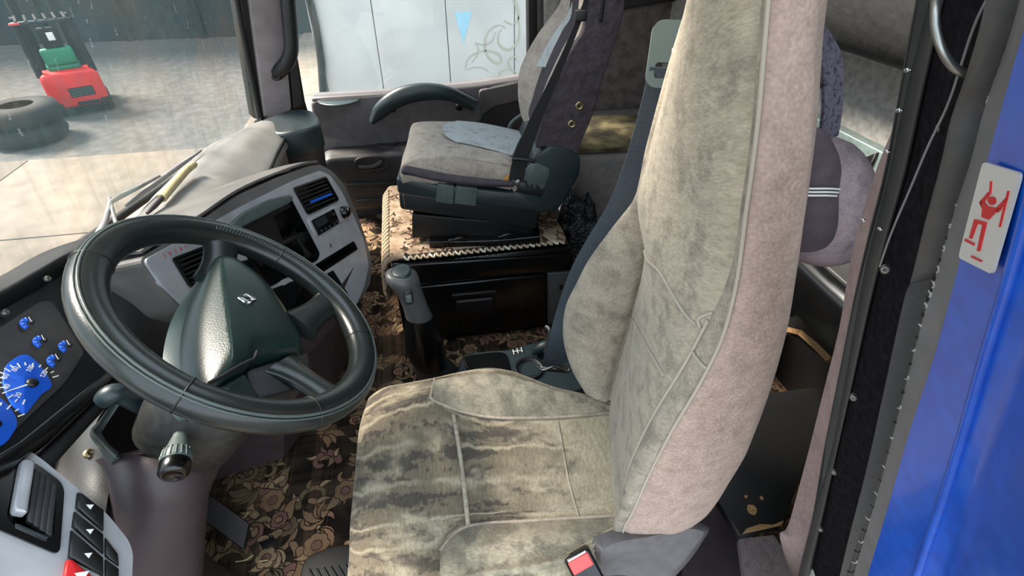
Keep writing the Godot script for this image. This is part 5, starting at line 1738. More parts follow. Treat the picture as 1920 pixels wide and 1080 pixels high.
# ---------------------------------------------------------------- passenger side
func build_passenger_seat():
	# locker the seat stands on
	var b := thing("seat_locker", "black drawer locker carrying the passenger seat", "locker", Vector3(0.19, 0, -1.8))
	var st := begin()
	boxw(st, Vector3(-0.135, 0.0, -2.12), Vector3(0.515, 0.385, -1.5), 0.012)
	put(st, "body", mats.gloss_black, b)
	st = begin()
	slab(st, Transform3D(Vector3(1, 0, 0), Vector3(0, 1, 0), Vector3(0, 0, 1), Vector3(0, 0, -1.488)), rounded(PackedVector2Array([Vector2(-0.1312, 0.3959), Vector2(0.5177, 0.3621), Vector2(0.5233, 0.2889), Vector2(-0.1341, 0.3226)]), 0.006), 0.02, 0.006, 0.004)
	put(st, "top_rail", mats.gloss_black, b)
	st = begin()
	slab(st, Transform3D(Vector3(1, 0, 0), Vector3(0, 1, 0), Vector3(0, 0, 1), Vector3(0, 0, -1.488)), rounded(PackedVector2Array([Vector2(-0.1155, 0.2937), Vector2(0.4136, 0.2842), Vector2(0.428, 0.0367), Vector2(-0.0948, 0.0477)]), 0.01), 0.02, 0.006, 0.004)
	var dr := put(st, "drawer", mats.gloss_black, b)
	st = begin()
	slab(st, Transform3D(Vector3(1, 0, 0), Vector3(0, 1, 0), Vector3(0, 0, 1), Vector3(0, 0, -1.488)), rounded(PackedVector2Array([Vector2(0.0605, 0.2455), Vector2(0.2281, 0.2408), Vector2(0.2319, 0.2224), Vector2(0.063, 0.225)]), 0.004), 0.02, 0.004, 0.014)
	put(st, "handle_lip", mats.black, dr)
	st = begin()
	slab(st, Transform3D(Vector3(1, 0, 0), Vector3(0, 1, 0), Vector3(0, 0, 1), Vector3(0, 0, -1.488)), rounded(PackedVector2Array([Vector2(0.0725, 0.2185), Vector2(0.2174, 0.2144), Vector2(0.2245, 0.1584), Vector2(0.1972, 0.1468), Vector2(0.0864, 0.1538), Vector2(0.0697, 0.1776)]), 0.01), 0.02, 0.008, 0.02)
	put(st, "drawer_handle", mats.dash_black, dr)
	st = begin()
	slab(st, Transform3D(Vector3(1, 0, 0), Vector3(0, 1, 0), Vector3(0, 0, 1), Vector3(0, 0, -1.488)), rounded(PackedVector2Array([Vector2(0.4258, 0.2875), Vector2(0.5194, 0.2845), Vector2(0.5384, 0.0297), Vector2(0.4372, 0.0294)]), 0.006), 0.02, 0.004, 0.0045)
	var sp := put(st, "side_plate", mats.knob_grey, b, "grey-brown end plate with a keyhole")
	st = begin()
	slab(st, Transform3D(Vector3(1, 0, 0), Vector3(0, 1, 0), Vector3(0, 0, 1), Vector3(0, 0, -1.488)), PackedVector2Array([Vector2(0.4727, 0.228), Vector2(0.4875, 0.2285), Vector2(0.4889, 0.205), Vector2(0.474, 0.2046)]), 0.003, 0, 0.0052)
	put(st, "keyhole", mats.black, sp)
	# patterned mat over the locker
	var m := thing("carpet_mat", "beige patterned carpet mat with a looped fringe spread over the black locker", "mat", Vector3(0.19, 0.385, -1.8))
	st = begin()
	var rows := []
	for i in 15:
		var row := []
		var z := lerpf(-2.1, -1.515, i / 14.0)
		for q in [[-0.165, 0.22], [-0.160, 0.30], [-0.155, 0.36], [-0.14, 0.392], [-0.10, 0.396], [0.0, 0.395], [0.15, 0.395], [0.3, 0.395], [0.42, 0.398], [0.5, 0.394]]:
			var wob := 0.006 * sin(i * 1.7 + q[0] * 30.0)
			row.append(Vector3(q[0] + (0.008 * sin(i * 2.1) if q[1] < 0.38 else 0.0), q[1] + wob * 0.3 + (0.014 * absf(sin(i * 0.9)) if q[0] > 0.4 else 0.0), z))
		rows.append(row)
	sheet(st, patch(rows, 40, 40), 0.006, 1, 1, true)
	put(st, "pile", mats.box_carpet, m)
	for k in 26:
		st = begin()
		var x := -0.09 + k * 0.0225
		tube(st, curve([Vector3(x, 0.400, -1.53), Vector3(x + 0.004, 0.404, -1.512), Vector3(x + 0.013, 0.401, -1.505), Vector3(x + 0.018, 0.400, -1.525)], 6), 0.0045, 5)
		put(st, "fringe_loop", mats.fringe if k % 4 else mats.stitch, m)
	st = begin()
	strap(st, [Vector3(-0.11, 0.401, -1.522), Vector3(0.5, 0.401, -1.522)], Vector3(0, 0, 1), 0.028, 0.004)
	put(st, "fringe_band", mats.fringe_dark, m)
	for k in 20:
		st = begin()
		var z := -1.53 - k * 0.028
		tube(st, curve([Vector3(-0.140, 0.400, z), Vector3(-0.164, 0.375, z), Vector3(-0.172, 0.32, z - 0.004), Vector3(-0.176, 0.25 - 0.03 * (k % 3), z)], 6), 0.008, 5)
		put(st, "fringe_cord", mats.fringe, m)
	# swivel and slides
	var f := Transform3D(Vector3(0.9903, 0, 0.1392), Vector3(0, 1, 0), Vector3(-0.1392, 0, 0.9903), Vector3(-0.088, 0.557, -1.6))
	var s := thing("passenger_seat", "swivelled passenger seat with a dirty grey cushion and slate plastic base", "seat", Vector3(0.19, 0.395, -1.85))
	st = begin()
	boxw(st, Vector3(0.02, 0.403, -1.98), Vector3(0.42, 0.415, -1.58), 0.003)
	put(st, "slide_rail", mats.black, s)
	st = begin()
	slab(st, f, rounded(PackedVector2Array([Vector2(0.0934, -0.1298), Vector2(0.3147, -0.1325), Vector2(0.493, -0.1201), Vector2(0.4941, -0.1521), Vector2(0.3334, -0.1652), Vector2(0.0952, -0.1711)]), 0.004), 0.34, 0.005, 0.02)
	put(st, "slide_rail", mats.gloss_black, s)
	st = begin()
	slab(st, f, rounded(PackedVector2Array([Vector2(0.0418, -0.0342), Vector2(0.469, -0.0904), Vector2(0.4702, -0.1375), Vector2(0.1644, -0.1299), Vector2(0.03, -0.1322)]), 0.006), 0.34, 0.005, -0.012)
	put(st, "swivel_base", mats.black, s)
	for q in [Vector3(0.1037, 0.433, -1.5731), Vector3(0.2775, 0.4431, -1.5486)]:
		st = begin()
		tube(st, [q + Vector3(-0.03, 0, 0.02), q + Vector3(0, 0.012, 0.03), q + Vector3(0.035, 0.002, 0.02)], 0.006, 8)
		put(st, "release_lever", mats.gloss_black, s)
	# plastic shells
	st = begin()
	slab(st, f, rounded(PackedVector2Array([Vector2(0.0077, 0.0549), Vector2(0.4898, -0.024), Vector2(0.481, -0.1063), Vector2(0.4402, -0.0961), Vector2(0.0044, -0.01)]), 0.012), 0.36, 0.012, -0.004)
	put(st, "lower_shell", mats.slate_dark, s)
	st = begin()
	slab(st, f, rounded(PackedVector2Array([Vector2(0.0086, 0.1133), Vector2(0.0641, 0.1081), Vector2(0.1397, 0.0869), Vector2(0.2782, 0.0677), Vector2(0.4068, 0.0484), Vector2(0.4246, 0.0972), Vector2(0.4621, 0.1774), Vector2(0.5131, 0.2125), Vector2(0.5817, 0.1985), Vector2(0.6192, 0.1684), Vector2(0.6185, 0.1118), Vector2(0.5813, 0.0193), Vector2(0.552, -0.0236), Vector2(0.4958, -0.0326), Vector2(0.2448, 0.0121), Vector2(0.0059, 0.055)]), 0.012), 0.38, 0.014, 0.008)
	put(st, "side_shell", mats.slate, s)
	for q in [PackedVector2Array([Vector2(0.144, 0.0945), Vector2(0.1983, 0.0835), Vector2(0.19, 0.0157), Vector2(0.1308, 0.0275)]), PackedVector2Array([Vector2(0.2054, 0.0833), Vector2(0.2766, 0.0716), Vector2(0.2666, 0.0074), Vector2(0.1938, 0.0176)])]:
		st = begin()
		slab(st, f, rounded(q, 0.004), 0.02, 0.004, 0.018)
		put(st, "adjuster_button", mats.slate_light, s, "pale slate adjuster button")
	st = begin()
	slab(st, f, rounded(PackedVector2Array([Vector2(0.405, 0.0524), Vector2(0.4243, 0.1165), Vector2(0.4556, 0.1554), Vector2(0.4732, 0.1569), Vector2(0.5147, 0.1372), Vector2(0.519, 0.12), Vector2(0.5065, 0.0756), Vector2(0.4898, 0.032)]), 0.012), 0.012, 0.005, 0.013)
	var bz := put(st, "recliner_panel", mats.slate_light, s)
	st = begin()
	slab(st, f, PackedVector2Array([Vector2(0.4068, 0.0544), Vector2(0.4139, 0.0799), Vector2(0.5016, 0.0619), Vector2(0.4897, 0.034)]), 0.006, 0.001, 0.0145)
	put(st, "panel_base", mats.slate_dark, bz)
	st = begin()
	tube(st, curve(arr([Vector3(0.336, 0.6522, -1.5404), Vector3(0.3467, 0.65, -1.5389), Vector3(0.3488, 0.6343, -1.5386), Vector3(0.3596, 0.632, -1.5371), Vector3(0.3648, 0.6398, -1.5364), Vector3(0.3724, 0.6238, -1.5353), Vector3(0.3849, 0.6294, -1.5335), Vector3(0.3792, 0.6374, -1.5343), Vector3(0.3941, 0.6212, -1.5322)]).map(func(p): return p + f.basis.z * 0.017), 24), 0.0022, 5)
	put(st, "figure_outline", mats.black, bz)
	# cushion
	var zf: Vector3 = f.basis.z
	var near := arr([Vector3(-0.0612, 0.7037, -1.5962), Vector3(-0.0182, 0.734, -1.5902), Vector3(0.0472, 0.7416, -1.581), Vector3(0.1292, 0.7452, -1.5695), Vector3(0.2141, 0.7306, -1.5575), Vector3(0.2969, 0.7121, -1.5459)])
	var fare := [Vector3(-0.009, 0.703, -1.98), Vector3(0.019, 0.714, -1.99), Vector3(0.085, 0.712, -1.99), Vector3(0.177, 0.703, -1.99), Vector3(0.287, 0.687, -1.98), Vector3(0.436, 0.649, -1.96)]
	rows = []
	for q in [[0.0, -0.09, 0.0], [0.0, -0.014, 0.006], [0.05, 0.0, 0.0], [0.2, 0.008, 0], [0.4, 0.004, 0], [0.6, 0.004, 0], [0.8, 0.012, 0], [0.95, 0.004, 0], [1.0, -0.02, 0], [1.0, -0.10, 0]]:
		var row := []
		for i in 6:
			row.append(near[i].lerp(fare[i], q[0]) + Vector3(0, q[1], 0))
		row.push_front(row[0] + Vector3(0, -0.075, 0) + f.basis.x * -0.004)
		row.append(row[6] + Vector3(0.02, -0.08, 0))
		rows.append(row)
	st = begin()
	grid(st, patch(rows, 36, 40), 1)
	put(st, "cushion", mats.cushion_grey, s)
	# worn velour patch let into the cushion
	st = begin()
	var prow := []
	for k in 7:
		var t := k / 6.0
		var bow := 0.35 * pow(absf(t - 0.5) * 2.0, 2.0)
		var row := []
		for j in 7:
			var x := lerpf(2.35 + bow * 1.6, 5.0, j / 6.0)
			var p: Vector3 = cr(near, x).lerp(cr(fare, x), lerpf(0.10 + 0.12 * (1.0 - j / 6.0), 0.86, t))
			row.append(p + Vector3(0, 0.012 + 0.006 * sin(PI * t), 0))
		prow.append(row)
	sheet(st, patch(prow, 20, 20), 0.006)
	put(st, "cushion_insert", mats.cushion_patch, s, "worn pale blue-grey velour insert")
	st = begin()
	rows = []
	for k in 4:
		var row := []
		for i in 6:
			row.append(near[i] + zf * (0.008 + 0.006 * sin(k * 1.2)) + Vector3(0, -0.012 - k * 0.028 * (0.55 + 0.45 * minf(1.0, i / 1.5)), 0))
		rows.append(row)
	sheet(st, patch(rows, 26, 10), 0.004)
	put(st, "cushion_side", mats.cushion_grey, s)
	st = begin()
	rows = [
		[Vector3(-0.0556, 0.7073, -1.5955), Vector3(-0.0408, 0.7162, -1.5934), Vector3(0.006, 0.7058, -1.5868), Vector3(0.0905, 0.6851, -1.5749), Vector3(0.1945, 0.6673, -1.5603), Vector3(0.304, 0.6569, -1.5449)],
		[Vector3(-0.0568, 0.698, -1.5956), Vector3(-0.0395, 0.6995, -1.5932), Vector3(0.0205, 0.6792, -1.5848), Vector3(0.1065, 0.6637, -1.5727), Vector3(0.2028, 0.6517, -1.5591), Vector3(0.3075, 0.6451, -1.5444)],
		[Vector3(-0.0517, 0.6848, -1.5949), Vector3(-0.0228, 0.6803, -1.5908), Vector3(0.0535, 0.6593, -1.5801), Vector3(0.123, 0.6479, -1.5703), Vector3(0.2111, 0.6359, -1.558), Vector3(0.304, 0.6315, -1.5449)]]
	for r in rows.size():
		for i in 6:
			rows[r][i] += zf * (0.016 + 0.010 * sin(PI * r / 2.0))
	sheet(st, patch(rows, 30, 8), 0.006)
	put(st, "cover_hem", mats.cover_purple, s, "dark purple hem of the cushion cover")
	st = begin()
	slab(st, f, PackedVector2Array([Vector2(0.3583, 0.1105), Vector2(0.3833, 0.1308), Vector2(0.3869, 0.1174), Vector2(0.3779, 0.1061)]), 0.004, 0.001, 0.034)
	put(st, "tape", mats.yellow_tape, s, "scrap of yellow tape")
	# backrest
	var edge := arr([Vector3(0.3967, 0.752, -1.5319), Vector3(0.3848, 0.8002, -1.5335), Vector3(0.3915, 0.8515, -1.5326), Vector3(0.4133, 0.9213, -1.5295), Vector3(0.4417, 0.9905, -1.5256), Vector3(0.4744, 1.0618, -1.521), Vector3(0.4982, 1.1076, -1.5176), Vector3(0.5008, 1.1805, -1.5173), Vector3(0.4998, 1.2551, -1.5174), Vector3(0.4962, 1.325, -1.5179)])
	var fz := [Vector3(0.445, 0.706, -1.86), Vector3(0.415, 0.721, -1.88), Vector3(0.398, 0.78, -1.89), Vector3(0.393, 0.857, -1.89), Vector3(0.406, 0.927, -1.89), Vector3(0.454, 1.018, -1.88), Vector3(0.508, 1.094, -1.86), Vector3(0.529, 1.135, -1.85), Vector3(0.539, 1.226, -1.83), Vector3(0.54, 1.311, -1.82)]
	rows = []
	for i in 10:
		var a: Vector3 = edge[i]
		var c: Vector3 = fz[i]
		var back := f.basis.x * 0.10
		var m1 := a.lerp(c, 0.14) + f.basis.x * -0.008
		var m2 := a.lerp(c, 0.28) + f.basis.x * 0.045
		var m3 := a.lerp(c, 0.5) + f.basis.x * 0.055
		var m4 := a.lerp(c, 0.72) + f.basis.x * 0.045
		rows.append([a + f.basis.x * 0.02 - zf * 0.012, m1, m2, m3, m4, c + f.basis.x * 0.0, c + f.basis.x * 0.02 - zf * 0.02, c + back * 1.2 - zf * 0.02])
	st = begin()
	sheet(st, patch(rows, 40, 30), -0.02, 1, 1, true)
	put(st, "backrest", mats.cushion_grey, s)
	st = begin()
	rows = []
	for i in range(4, 10):
		var a: Vector3 = edge[i]
		var c: Vector3 = fz[i]
		rows.append([a.lerp(c, 0.24) + f.basis.x * 0.018, a.lerp(c, 0.4) + f.basis.x * 0.04, a.lerp(c, 0.6) + f.basis.x * 0.04, a.lerp(c, 0.74) + f.basis.x * 0.02])
	sheet(st, patch(rows, 16, 20), 0.004, 1, 1, true)
	put(st, "backrest_insert", mats.cushion_patch, s, "worn pale velour backrest insert")
	st = begin()
	slab(st, f, smooth2(PackedVector2Array([Vector2(0.5807, 0.7792), Vector2(0.5946, 0.6235), Vector2(0.5937, 0.5478), Vector2(0.5666, 0.502), Vector2(0.5304, 0.4291), Vector2(0.5017, 0.3564), Vector2(0.4814, 0.2776), Vector2(0.47, 0.2063), Vector2(0.5082, 0.2054), Vector2(0.6025, 0.178), Vector2(0.6181, 0.2228), Vector2(0.6436, 0.3), Vector2(0.6619, 0.3965), Vector2(0.6895, 0.5148), Vector2(0.7026, 0.5793), Vector2(0.7042, 0.6227), Vector2(0.6938, 0.779)]), 80), 0.40, 0.02, 0.0)
	var cov := put(st, "side_cover", mats.cover_purple, s, "dark purple cloth side cover")
	for q in [Vector3(0.5063, 0.8941, -1.5165), Vector3(0.4873, 0.8379, -1.5191)]:
		st = begin()
		lathe(st, frame(q + zf * 0.001, zf), [Vector2(0.013, -0.002), Vector2(0.013, 0.003), Vector2(0.010, 0.005), Vector2(0.006, 0.003), Vector2(0.006, -0.002)], 18)
		put(st, "eyelet", mats.brass, cov, "brass eyelet")
	st = begin()
	slab(st, f, rounded(PackedVector2Array([Vector2(0.6355, 0.5705), Vector2(0.6389, 0.6232), Vector2(0.6343, 0.7679), Vector2(0.6426, 0.7678), Vector2(0.6478, 0.6231), Vector2(0.6464, 0.5677)]), 0.004), 0.01, 0.003, 0.006)
	put(st, "cover_rib", mats.black, cov)
	# its belt
	var bl := thing("seat_belt", "black seat belt hanging in front of the passenger backrest", "belt", Vector3(0.3092, 0.6836, -1.5442))
	st = begin()
	var bp := curve(arr([Vector3(0.5182, 1.3249, -1.5148), Vector3(0.4992, 1.2308, -1.5175), Vector3(0.492, 1.1806, -1.5185), Vector3(0.4811, 1.152, -1.52), Vector3(0.4522, 1.0734, -1.5241), Vector3(0.4111, 0.9712, -1.5299), Vector3(0.3739, 0.8849, -1.5351), Vector3(0.3458, 0.8097, -1.539), Vector3(0.3261, 0.7536, -1.5418), Vector3(0.3144, 0.6986, -1.5434), Vector3(0.311, 0.6721, -1.5439)]).map(func(p): return p + zf * 0.055), 40)
	var ws := []
	for i in 41:
		ws.append(0.015 if i < 12 else lerpf(0.015, 0.048, smoothstep(12.0, 34.0, i)))
	strap(st, bp, f.basis.x, ws, 0.004)
	put(st, "webbing", mats.belt_black, bl)
	st = begin()
	box(st, Transform3D(f.basis, bp[12]), Vector3(-0.016, -0.014, -0.004), Vector3(0.016, 0.014, 0.01), 0.003)
	put(st, "slider", mats.black, bl)
	st = begin()
	tube(st, curve(arr([Vector3(0.297, 0.7542, -1.5459), Vector3(0.321, 0.7519, -1.5425), Vector3(0.352, 0.7476, -1.5382), Vector3(0.3694, 0.7417, -1.5357)]).map(func(p): return p + zf * 0.066), 10), 0.006, 8)
	put(st, "cable_tie", mats.black, bl)
	st = begin()
	tube(st, curve(arr([Vector3(0.3004, 0.68, -1.5454), Vector3(0.311, 0.6644, -1.5439), Vector3(0.3215, 0.6795, -1.5424), Vector3(0.311, 0.6721, -1.5439)]).map(func(p): return p + zf * 0.062), 12), 0.006, 8)
	put(st, "anchor_loop", mats.steel, bl)
	# second belt end and loop beyond the cushion
	st = begin()
	tube(st, curve([Vector3(0.386, 0.617, -2.08), Vector3(0.4, 0.648, -2.08), Vector3(0.423, 0.669, -2.08), Vector3(0.446, 0.69, -2.06)], 12), 0.008, 8)
	put(st, "far_loop", mats.slate_light, bl)


# ---------------------------------------------------------------- driver's seat
func panel(L: Array, R: Array, nu: int, nv: int, puff: Array) -> Array:
	var l := curve(L, nv)
	var r := curve(R, nv)
	var rows := []
	for i in nv + 1:
		var up: Vector3 = l[mini(i + 1, nv)] - l[maxi(i - 1, 0)]
		var n: Vector3 = up.cross(r[i] - l[i]).normalized()
		var amt: float = cr(puff, float(i) / nv * (puff.size() - 1))
		var row := []
		for j in nu + 1:
			var u := float(j) / nu
			row.append(l[i].lerp(r[i], u) - n * amt * pow(maxf(0.0, 4.0 * u * (1.0 - u)), 0.55))
		rows.append(row)
	return rows


func on_panel(rows: Array, q: Vector2, vmax: float, lift: float) -> Vector3:
	var nv := rows.size() - 1
	var nu: int = rows[0].size() - 1
	var v := clampf(q.y / vmax, 0, 1) * nv
	var u := clampf(q.x, 0, 1) * nu
	var i := mini(int(v), nv - 1)
	var j := mini(int(u), nu - 1)
	var a: Vector3 = rows[i][j].lerp(rows[i][j + 1], u - j)
	var b: Vector3 = rows[i + 1][j].lerp(rows[i + 1][j + 1], u - j)
	var n: Vector3 = (rows[i + 1][j] - rows[i][j]).cross(rows[i][j + 1] - rows[i][j]).normalized()
	return a.lerp(b, v - i) - n * lift


# Cushion cloth: dark grime trodden into bands between paler creases that run front to back.
func cushion_cloth() -> ImageTexture:
	var side := 768
	var im := Image.create(side, side, false, Image.FORMAT_RGB8)
	var a := noise(501, 0.006, 4)
	var b := noise(502, 0.022, 5)
	var c := noise(503, 0.06, 3)
	var pale := Color(0.645, 0.60, 0.51)
	var mid := Color(0.41, 0.37, 0.31)
	var dark := Color(0.285, 0.262, 0.238)
	var lines := [0.06, 0.145, 0.225, 0.31, 0.385, 0.47, 0.56, 0.66, 0.735, 0.83, 0.90]
	for y in side:
		for x in side:
			var u := float(x) / side
			var v := float(y) / side + 0.016 * a.get_noise_2d(x * 1.2, 77) + 0.008 * b.get_noise_2d(x, y)
			var d := 1.0
			var idx := 0
			for i in lines.size():
				if absf(v - lines[i]) < d:
					d = absf(v - lines[i])
					idx = i
			var edge := b.get_noise_2d(y * 0.6, x * 0.6)
			var crease := 1.0 - smoothstep(0.0015, 0.009, d)
			crease *= maxf(smoothstep(-0.25, 0.15, a.get_noise_2d(x * 0.7 + idx * 311, idx * 97)), 0.75 * (1.0 - smoothstep(0.30, 0.44, u + 0.1 * edge)))
			var grime := smoothstep(-0.75, 0.12, a.get_noise_2d(x * 0.9, y * 1.3) + 0.35 * b.get_noise_2d(x * 0.7, y * 1.5))
			grime *= 1.0 - smoothstep(0.58, 0.86, u + 0.10 * edge)
			grime *= smoothstep(0.02, 0.20, u + 0.08 * edge)
			var spot := smoothstep(0.02, 0.26, a.get_noise_2d(x * 0.9 + 4000, y * 3.6) + 0.35 * c.get_noise_2d(x, y) + 0.12 * (smoothstep(0.0, 0.035, d) - 0.5))
			var col := pale.lerp(mid, grime * 0.9)
			col = col.lerp(dark, clampf(grime * spot * 0.85, 0.0, 1.0))
			col = col.lerp(pale, crease * 0.85)
			var f := 1.0 + 0.11 * c.get_noise_2d(x * 2.4, y * 0.6) + 0.13 * c.get_noise_2d(x * 6.0, y * 1.6)
			im.set_pixel(x, y, Color(clampf(col.r * f, 0, 1), clampf(col.g * f, 0, 1), clampf(col.b * f, 0, 1)))
	im.generate_mipmaps()
	return ImageTexture.create_from_image(im)


func build_driver_seat():
	var s := thing("driver_seat", "large worn driver's seat in dirty beige velour with side bolsters", "seat", Vector3(0.1, 0, -0.6))
	var m_top := mk("cushion_cloth", Color(1, 1, 1), 0.95, {"tex": cushion_cloth(), "rim": 0.25, "spec": 0.2})
	# cushion, far edge to near edge
	var far_crest := arr([Vector3(-0.185, 0.455, -0.841), Vector3(-0.142, 0.475, -0.851), Vector3(-0.087, 0.487, -0.844), Vector3(-0.023, 0.505, -0.831), Vector3(0.045, 0.528, -0.814), Vector3(0.106, 0.536, -0.803), Vector3(0.165, 0.53, -0.783), Vector3(0.244, 0.512, -0.743), Vector3(0.312, 0.502, -0.717), Vector3(0.362, 0.5, -0.677)])
	var far_seam := arr([Vector3(-0.196, 0.47, -0.757), Vector3(-0.148, 0.487, -0.771), Vector3(-0.095, 0.49, -0.774), Vector3(-0.032, 0.49, -0.782), Vector3(0.022, 0.488, -0.742), Vector3(0.09, 0.486, -0.712), Vector3(0.16, 0.485, -0.697), Vector3(0.242, 0.485, -0.684), Vector3(0.302, 0.485, -0.678), Vector3(0.374, 0.485, -0.672)])
	var mid1 := arr([Vector3(-0.199, 0.475, -0.646), Vector3(-0.157, 0.49, -0.643), Vector3(-0.098, 0.493, -0.637), Vector3(-0.034, 0.492, -0.628), Vector3(0.02, 0.49, -0.621), Vector3(0.085, 0.488, -0.612), Vector3(0.151, 0.487, -0.602), Vector3(0.227, 0.486, -0.588), Vector3(0.282, 0.486, -0.581), Vector3(0.364, 0.486, -0.567)])
	var mid2 := arr([Vector3(-0.202, 0.475, -0.538), Vector3(-0.155, 0.492, -0.53), Vector3(-0.101, 0.495, -0.523), Vector3(-0.042, 0.494, -0.518), Vector3(0.008, 0.492, -0.514), Vector3(0.068, 0.49, -0.508), Vector3(0.129, 0.488, -0.502), Vector3(0.2, 0.487, -0.493), Vector3(0.252, 0.486, -0.49), Vector3(0.335, 0.486, -0.479)])
	var near_seam := arr([Vector3(-0.201, 0.475, -0.473), Vector3(-0.158, 0.492, -0.455), Vector3(-0.103, 0.496, -0.442), Vector3(-0.042, 0.496, -0.438), Vector3(-0.009, 0.492, -0.468), Vector3(0.037, 0.49, -0.474), Vector3(0.12, 0.488, -0.464), Vector3(0.189, 0.487, -0.456), Vector3(0.239, 0.486, -0.45), Vector3(0.319, 0.486, -0.44)])
	var near_crest := arr([Vector3(-0.202, 0.47, -0.396), Vector3(-0.157, 0.485, -0.374), Vector3(-0.105, 0.492, -0.361), Vector3(-0.048, 0.505, -0.353), Vector3(-0.008, 0.515, -0.37), Vector3(0.037, 0.518, -0.372), Vector3(0.107, 0.518, -0.367), Vector3(0.164, 0.512, -0.372), Vector3(0.218, 0.5, -0.389), Vector3(0.309, 0.488, -0.416)])
	var rows := []
	var r0 := []
	var r1 := []
	for i in 10:
		r0.append(far_crest[i] + Vector3(0, -0.10, -0.02))
		r1.append(near_crest[i] + Vector3(0, -0.10, 0.02))
	var far_down := []
	for i in 10:
		far_down.append(far_crest[i] + Vector3(0, -0.02, -0.018))
	for r in [r0, far_down, far_crest, far_seam, mid1, mid2, near_seam, near_crest, r1]:
		var row: Array = r.duplicate()
		var fr: Vector3 = row[0]
		row.push_front(fr + Vector3(0.0, -0.035, 0))
		row.push_front(fr + Vector3(0.02, -0.12, 0))
		var bk: Vector3 = row[row.size() - 1]
		row.append(bk + Vector3(0.07, -0.015, 0))
		rows.append(row)
	var fine := patch(rows, 66, 64)
	var st := begin()
	grid(st, fine, 1, 1.0, 1.0)
	put(st, "cushion", m_top, s)
	# bolsters laid over the cushion, with the seams that bound them
	st = begin()
	var up := Vector3(0, 1, 0)
	var fb := []
	for k in 9:
		var t := k / 8.0
		var row := []
		for i in range(3, 10):
			var p: Vector3 = far_crest[i].lerp(far_seam[i], t)
			var h := 0.004 + 0.016 * sin(PI * minf(1.0, t * 0.9 + 0.1)) * sin(PI * clampf((i - 3) / 6.0 * 0.8 + 0.2, 0, 1))
			if k == 0:
				p += Vector3(0, -0.03, -0.022)
				h = 0
			row.append(p + up * h)
		fb.append(row)
	sheet(st, patch(fb, 36, 24), 0.012)
	put(st, "side_bolster", mats.cushion_bolster, s, "grimy raised bolster towards the gear lever")
	st = begin()
	var nb := []
	for k in 9:
		var t := k / 8.0
		var row := []
		for i in range(3, 10):
			var p: Vector3 = near_seam[i].lerp(near_crest[i], t)
			row.append(p + up * (0.004 + 0.014 * sin(PI * minf(t * 1.1, 1.0)) * sin(PI * clampf((i - 3) / 6.0 * 0.8 + 0.2, 0, 1))))
		nb.append(row)
	var last := []
	for i in range(3, 10):
		last.append(near_crest[i] + Vector3(0, -0.09, 0.025))
	nb.append(last)
	sheet(st, patch(nb, 36, 24), 0.012)
	put(st, "side_bolster", mats.cushion_bolster, s, "grimy raised bolster at the door side")
	for q in [far_seam.slice(3), near_seam.slice(3)]:
		st = begin()
		tube(st, curve(q.map(func(p): return p + Vector3(0, 0.004, 0)), 40), 0.0035, 6)
		put(st, "piping", mats.seat_cloth, s)
	st = begin()
	tube(st, curve([far_crest[3] + Vector3(0, -0.02, -0.018), far_crest[3] + Vector3(0, 0.003, 0), far_seam[3].lerp(far_crest[3], 0.4) + Vector3(-0.004, 0.004, 0), far_seam[3] + Vector3(0, 0.005, 0), far_seam[4] + Vector3(0, 0.005, 0)], 24), 0.0035, 6)
	put(st, "piping", mats.seat_cloth, s)
	st = begin()
	tube(st, curve(arr([Vector3(0.01, 0.491, -0.733), Vector3(0.012, 0.494, -0.677), Vector3(0.013, 0.495, -0.617), Vector3(0.013, 0.496, -0.562), Vector3(0.012, 0.497, -0.516), Vector3(0.011, 0.496, -0.475)]), 24), 0.0045, 6)
	put(st, "cross_seam", mats.seat_insert, s)
	st = begin()
	tube(st, curve(arr([Vector3(0.234, 0.485, -0.677), Vector3(0.228, 0.486, -0.62), Vector3(0.22, 0.487, -0.557), Vector3(0.216, 0.487, -0.505), Vector3(0.215, 0.487, -0.458)]), 24), 0.0022, 6)
	put(st, "cross_seam", mats.seat_insert, s)
	# seat body and suspension under the cushion
	st = begin()
	boxw(st, Vector3(-0.16, 0.30, -0.80), Vector3(0.40, 0.42, -0.36), 0.03)
	put(st, "pan", mats.dash_black, s)
	st = begin()
	boxw(st, Vector3(-0.10, 0.0, -0.76), Vector3(0.38, 0.30, -0.40), 0.02)
	put(st, "suspension", mats.black, s)
	# backrest
	var c0: Array = [Vector3(0.362, 0.43, -0.7), Vector3(0.3244, 0.49, -0.736), Vector3(0.2945, 0.53, -0.7769), Vector3(0.2806, 0.58, -0.8061), Vector3(0.2774, 0.63, -0.8212), Vector3(0.2818, 0.69, -0.8248), Vector3(0.2971, 0.75, -0.8177), Vector3(0.3174, 0.82, -0.8081), Vector3(0.3522, 0.9, -0.7933), Vector3(0.38, 0.98, -0.77), Vector3(0.3751, 1.06, -0.7578), Vector3(0.3754, 1.14, -0.7447), Vector3(0.3783, 1.22, -0.7325), Vector3(0.3822, 1.3, -0.7179), Vector3(0.383, 1.36, -0.71)]
	var c1: Array = [Vector3(0.358, 0.43, -0.685), Vector3(0.3597, 0.49, -0.6888), Vector3(0.3733, 0.53, -0.7193), Vector3(0.3858, 0.58, -0.7373), Vector3(0.3954, 0.63, -0.7457), Vector3(0.4023, 0.69, -0.7491), Vector3(0.4078, 0.75, -0.75), Vector3(0.4122, 0.82, -0.75), Vector3(0.4067, 0.9, -0.75), Vector3(0.3785, 0.98, -0.7547), Vector3(0.3793, 1.06, -0.7435), Vector3(0.3806, 1.14, -0.7304), Vector3(0.3824, 1.22, -0.7179), Vector3(0.384, 1.3, -0.7034), Vector3(0.384, 1.36, -0.695)]
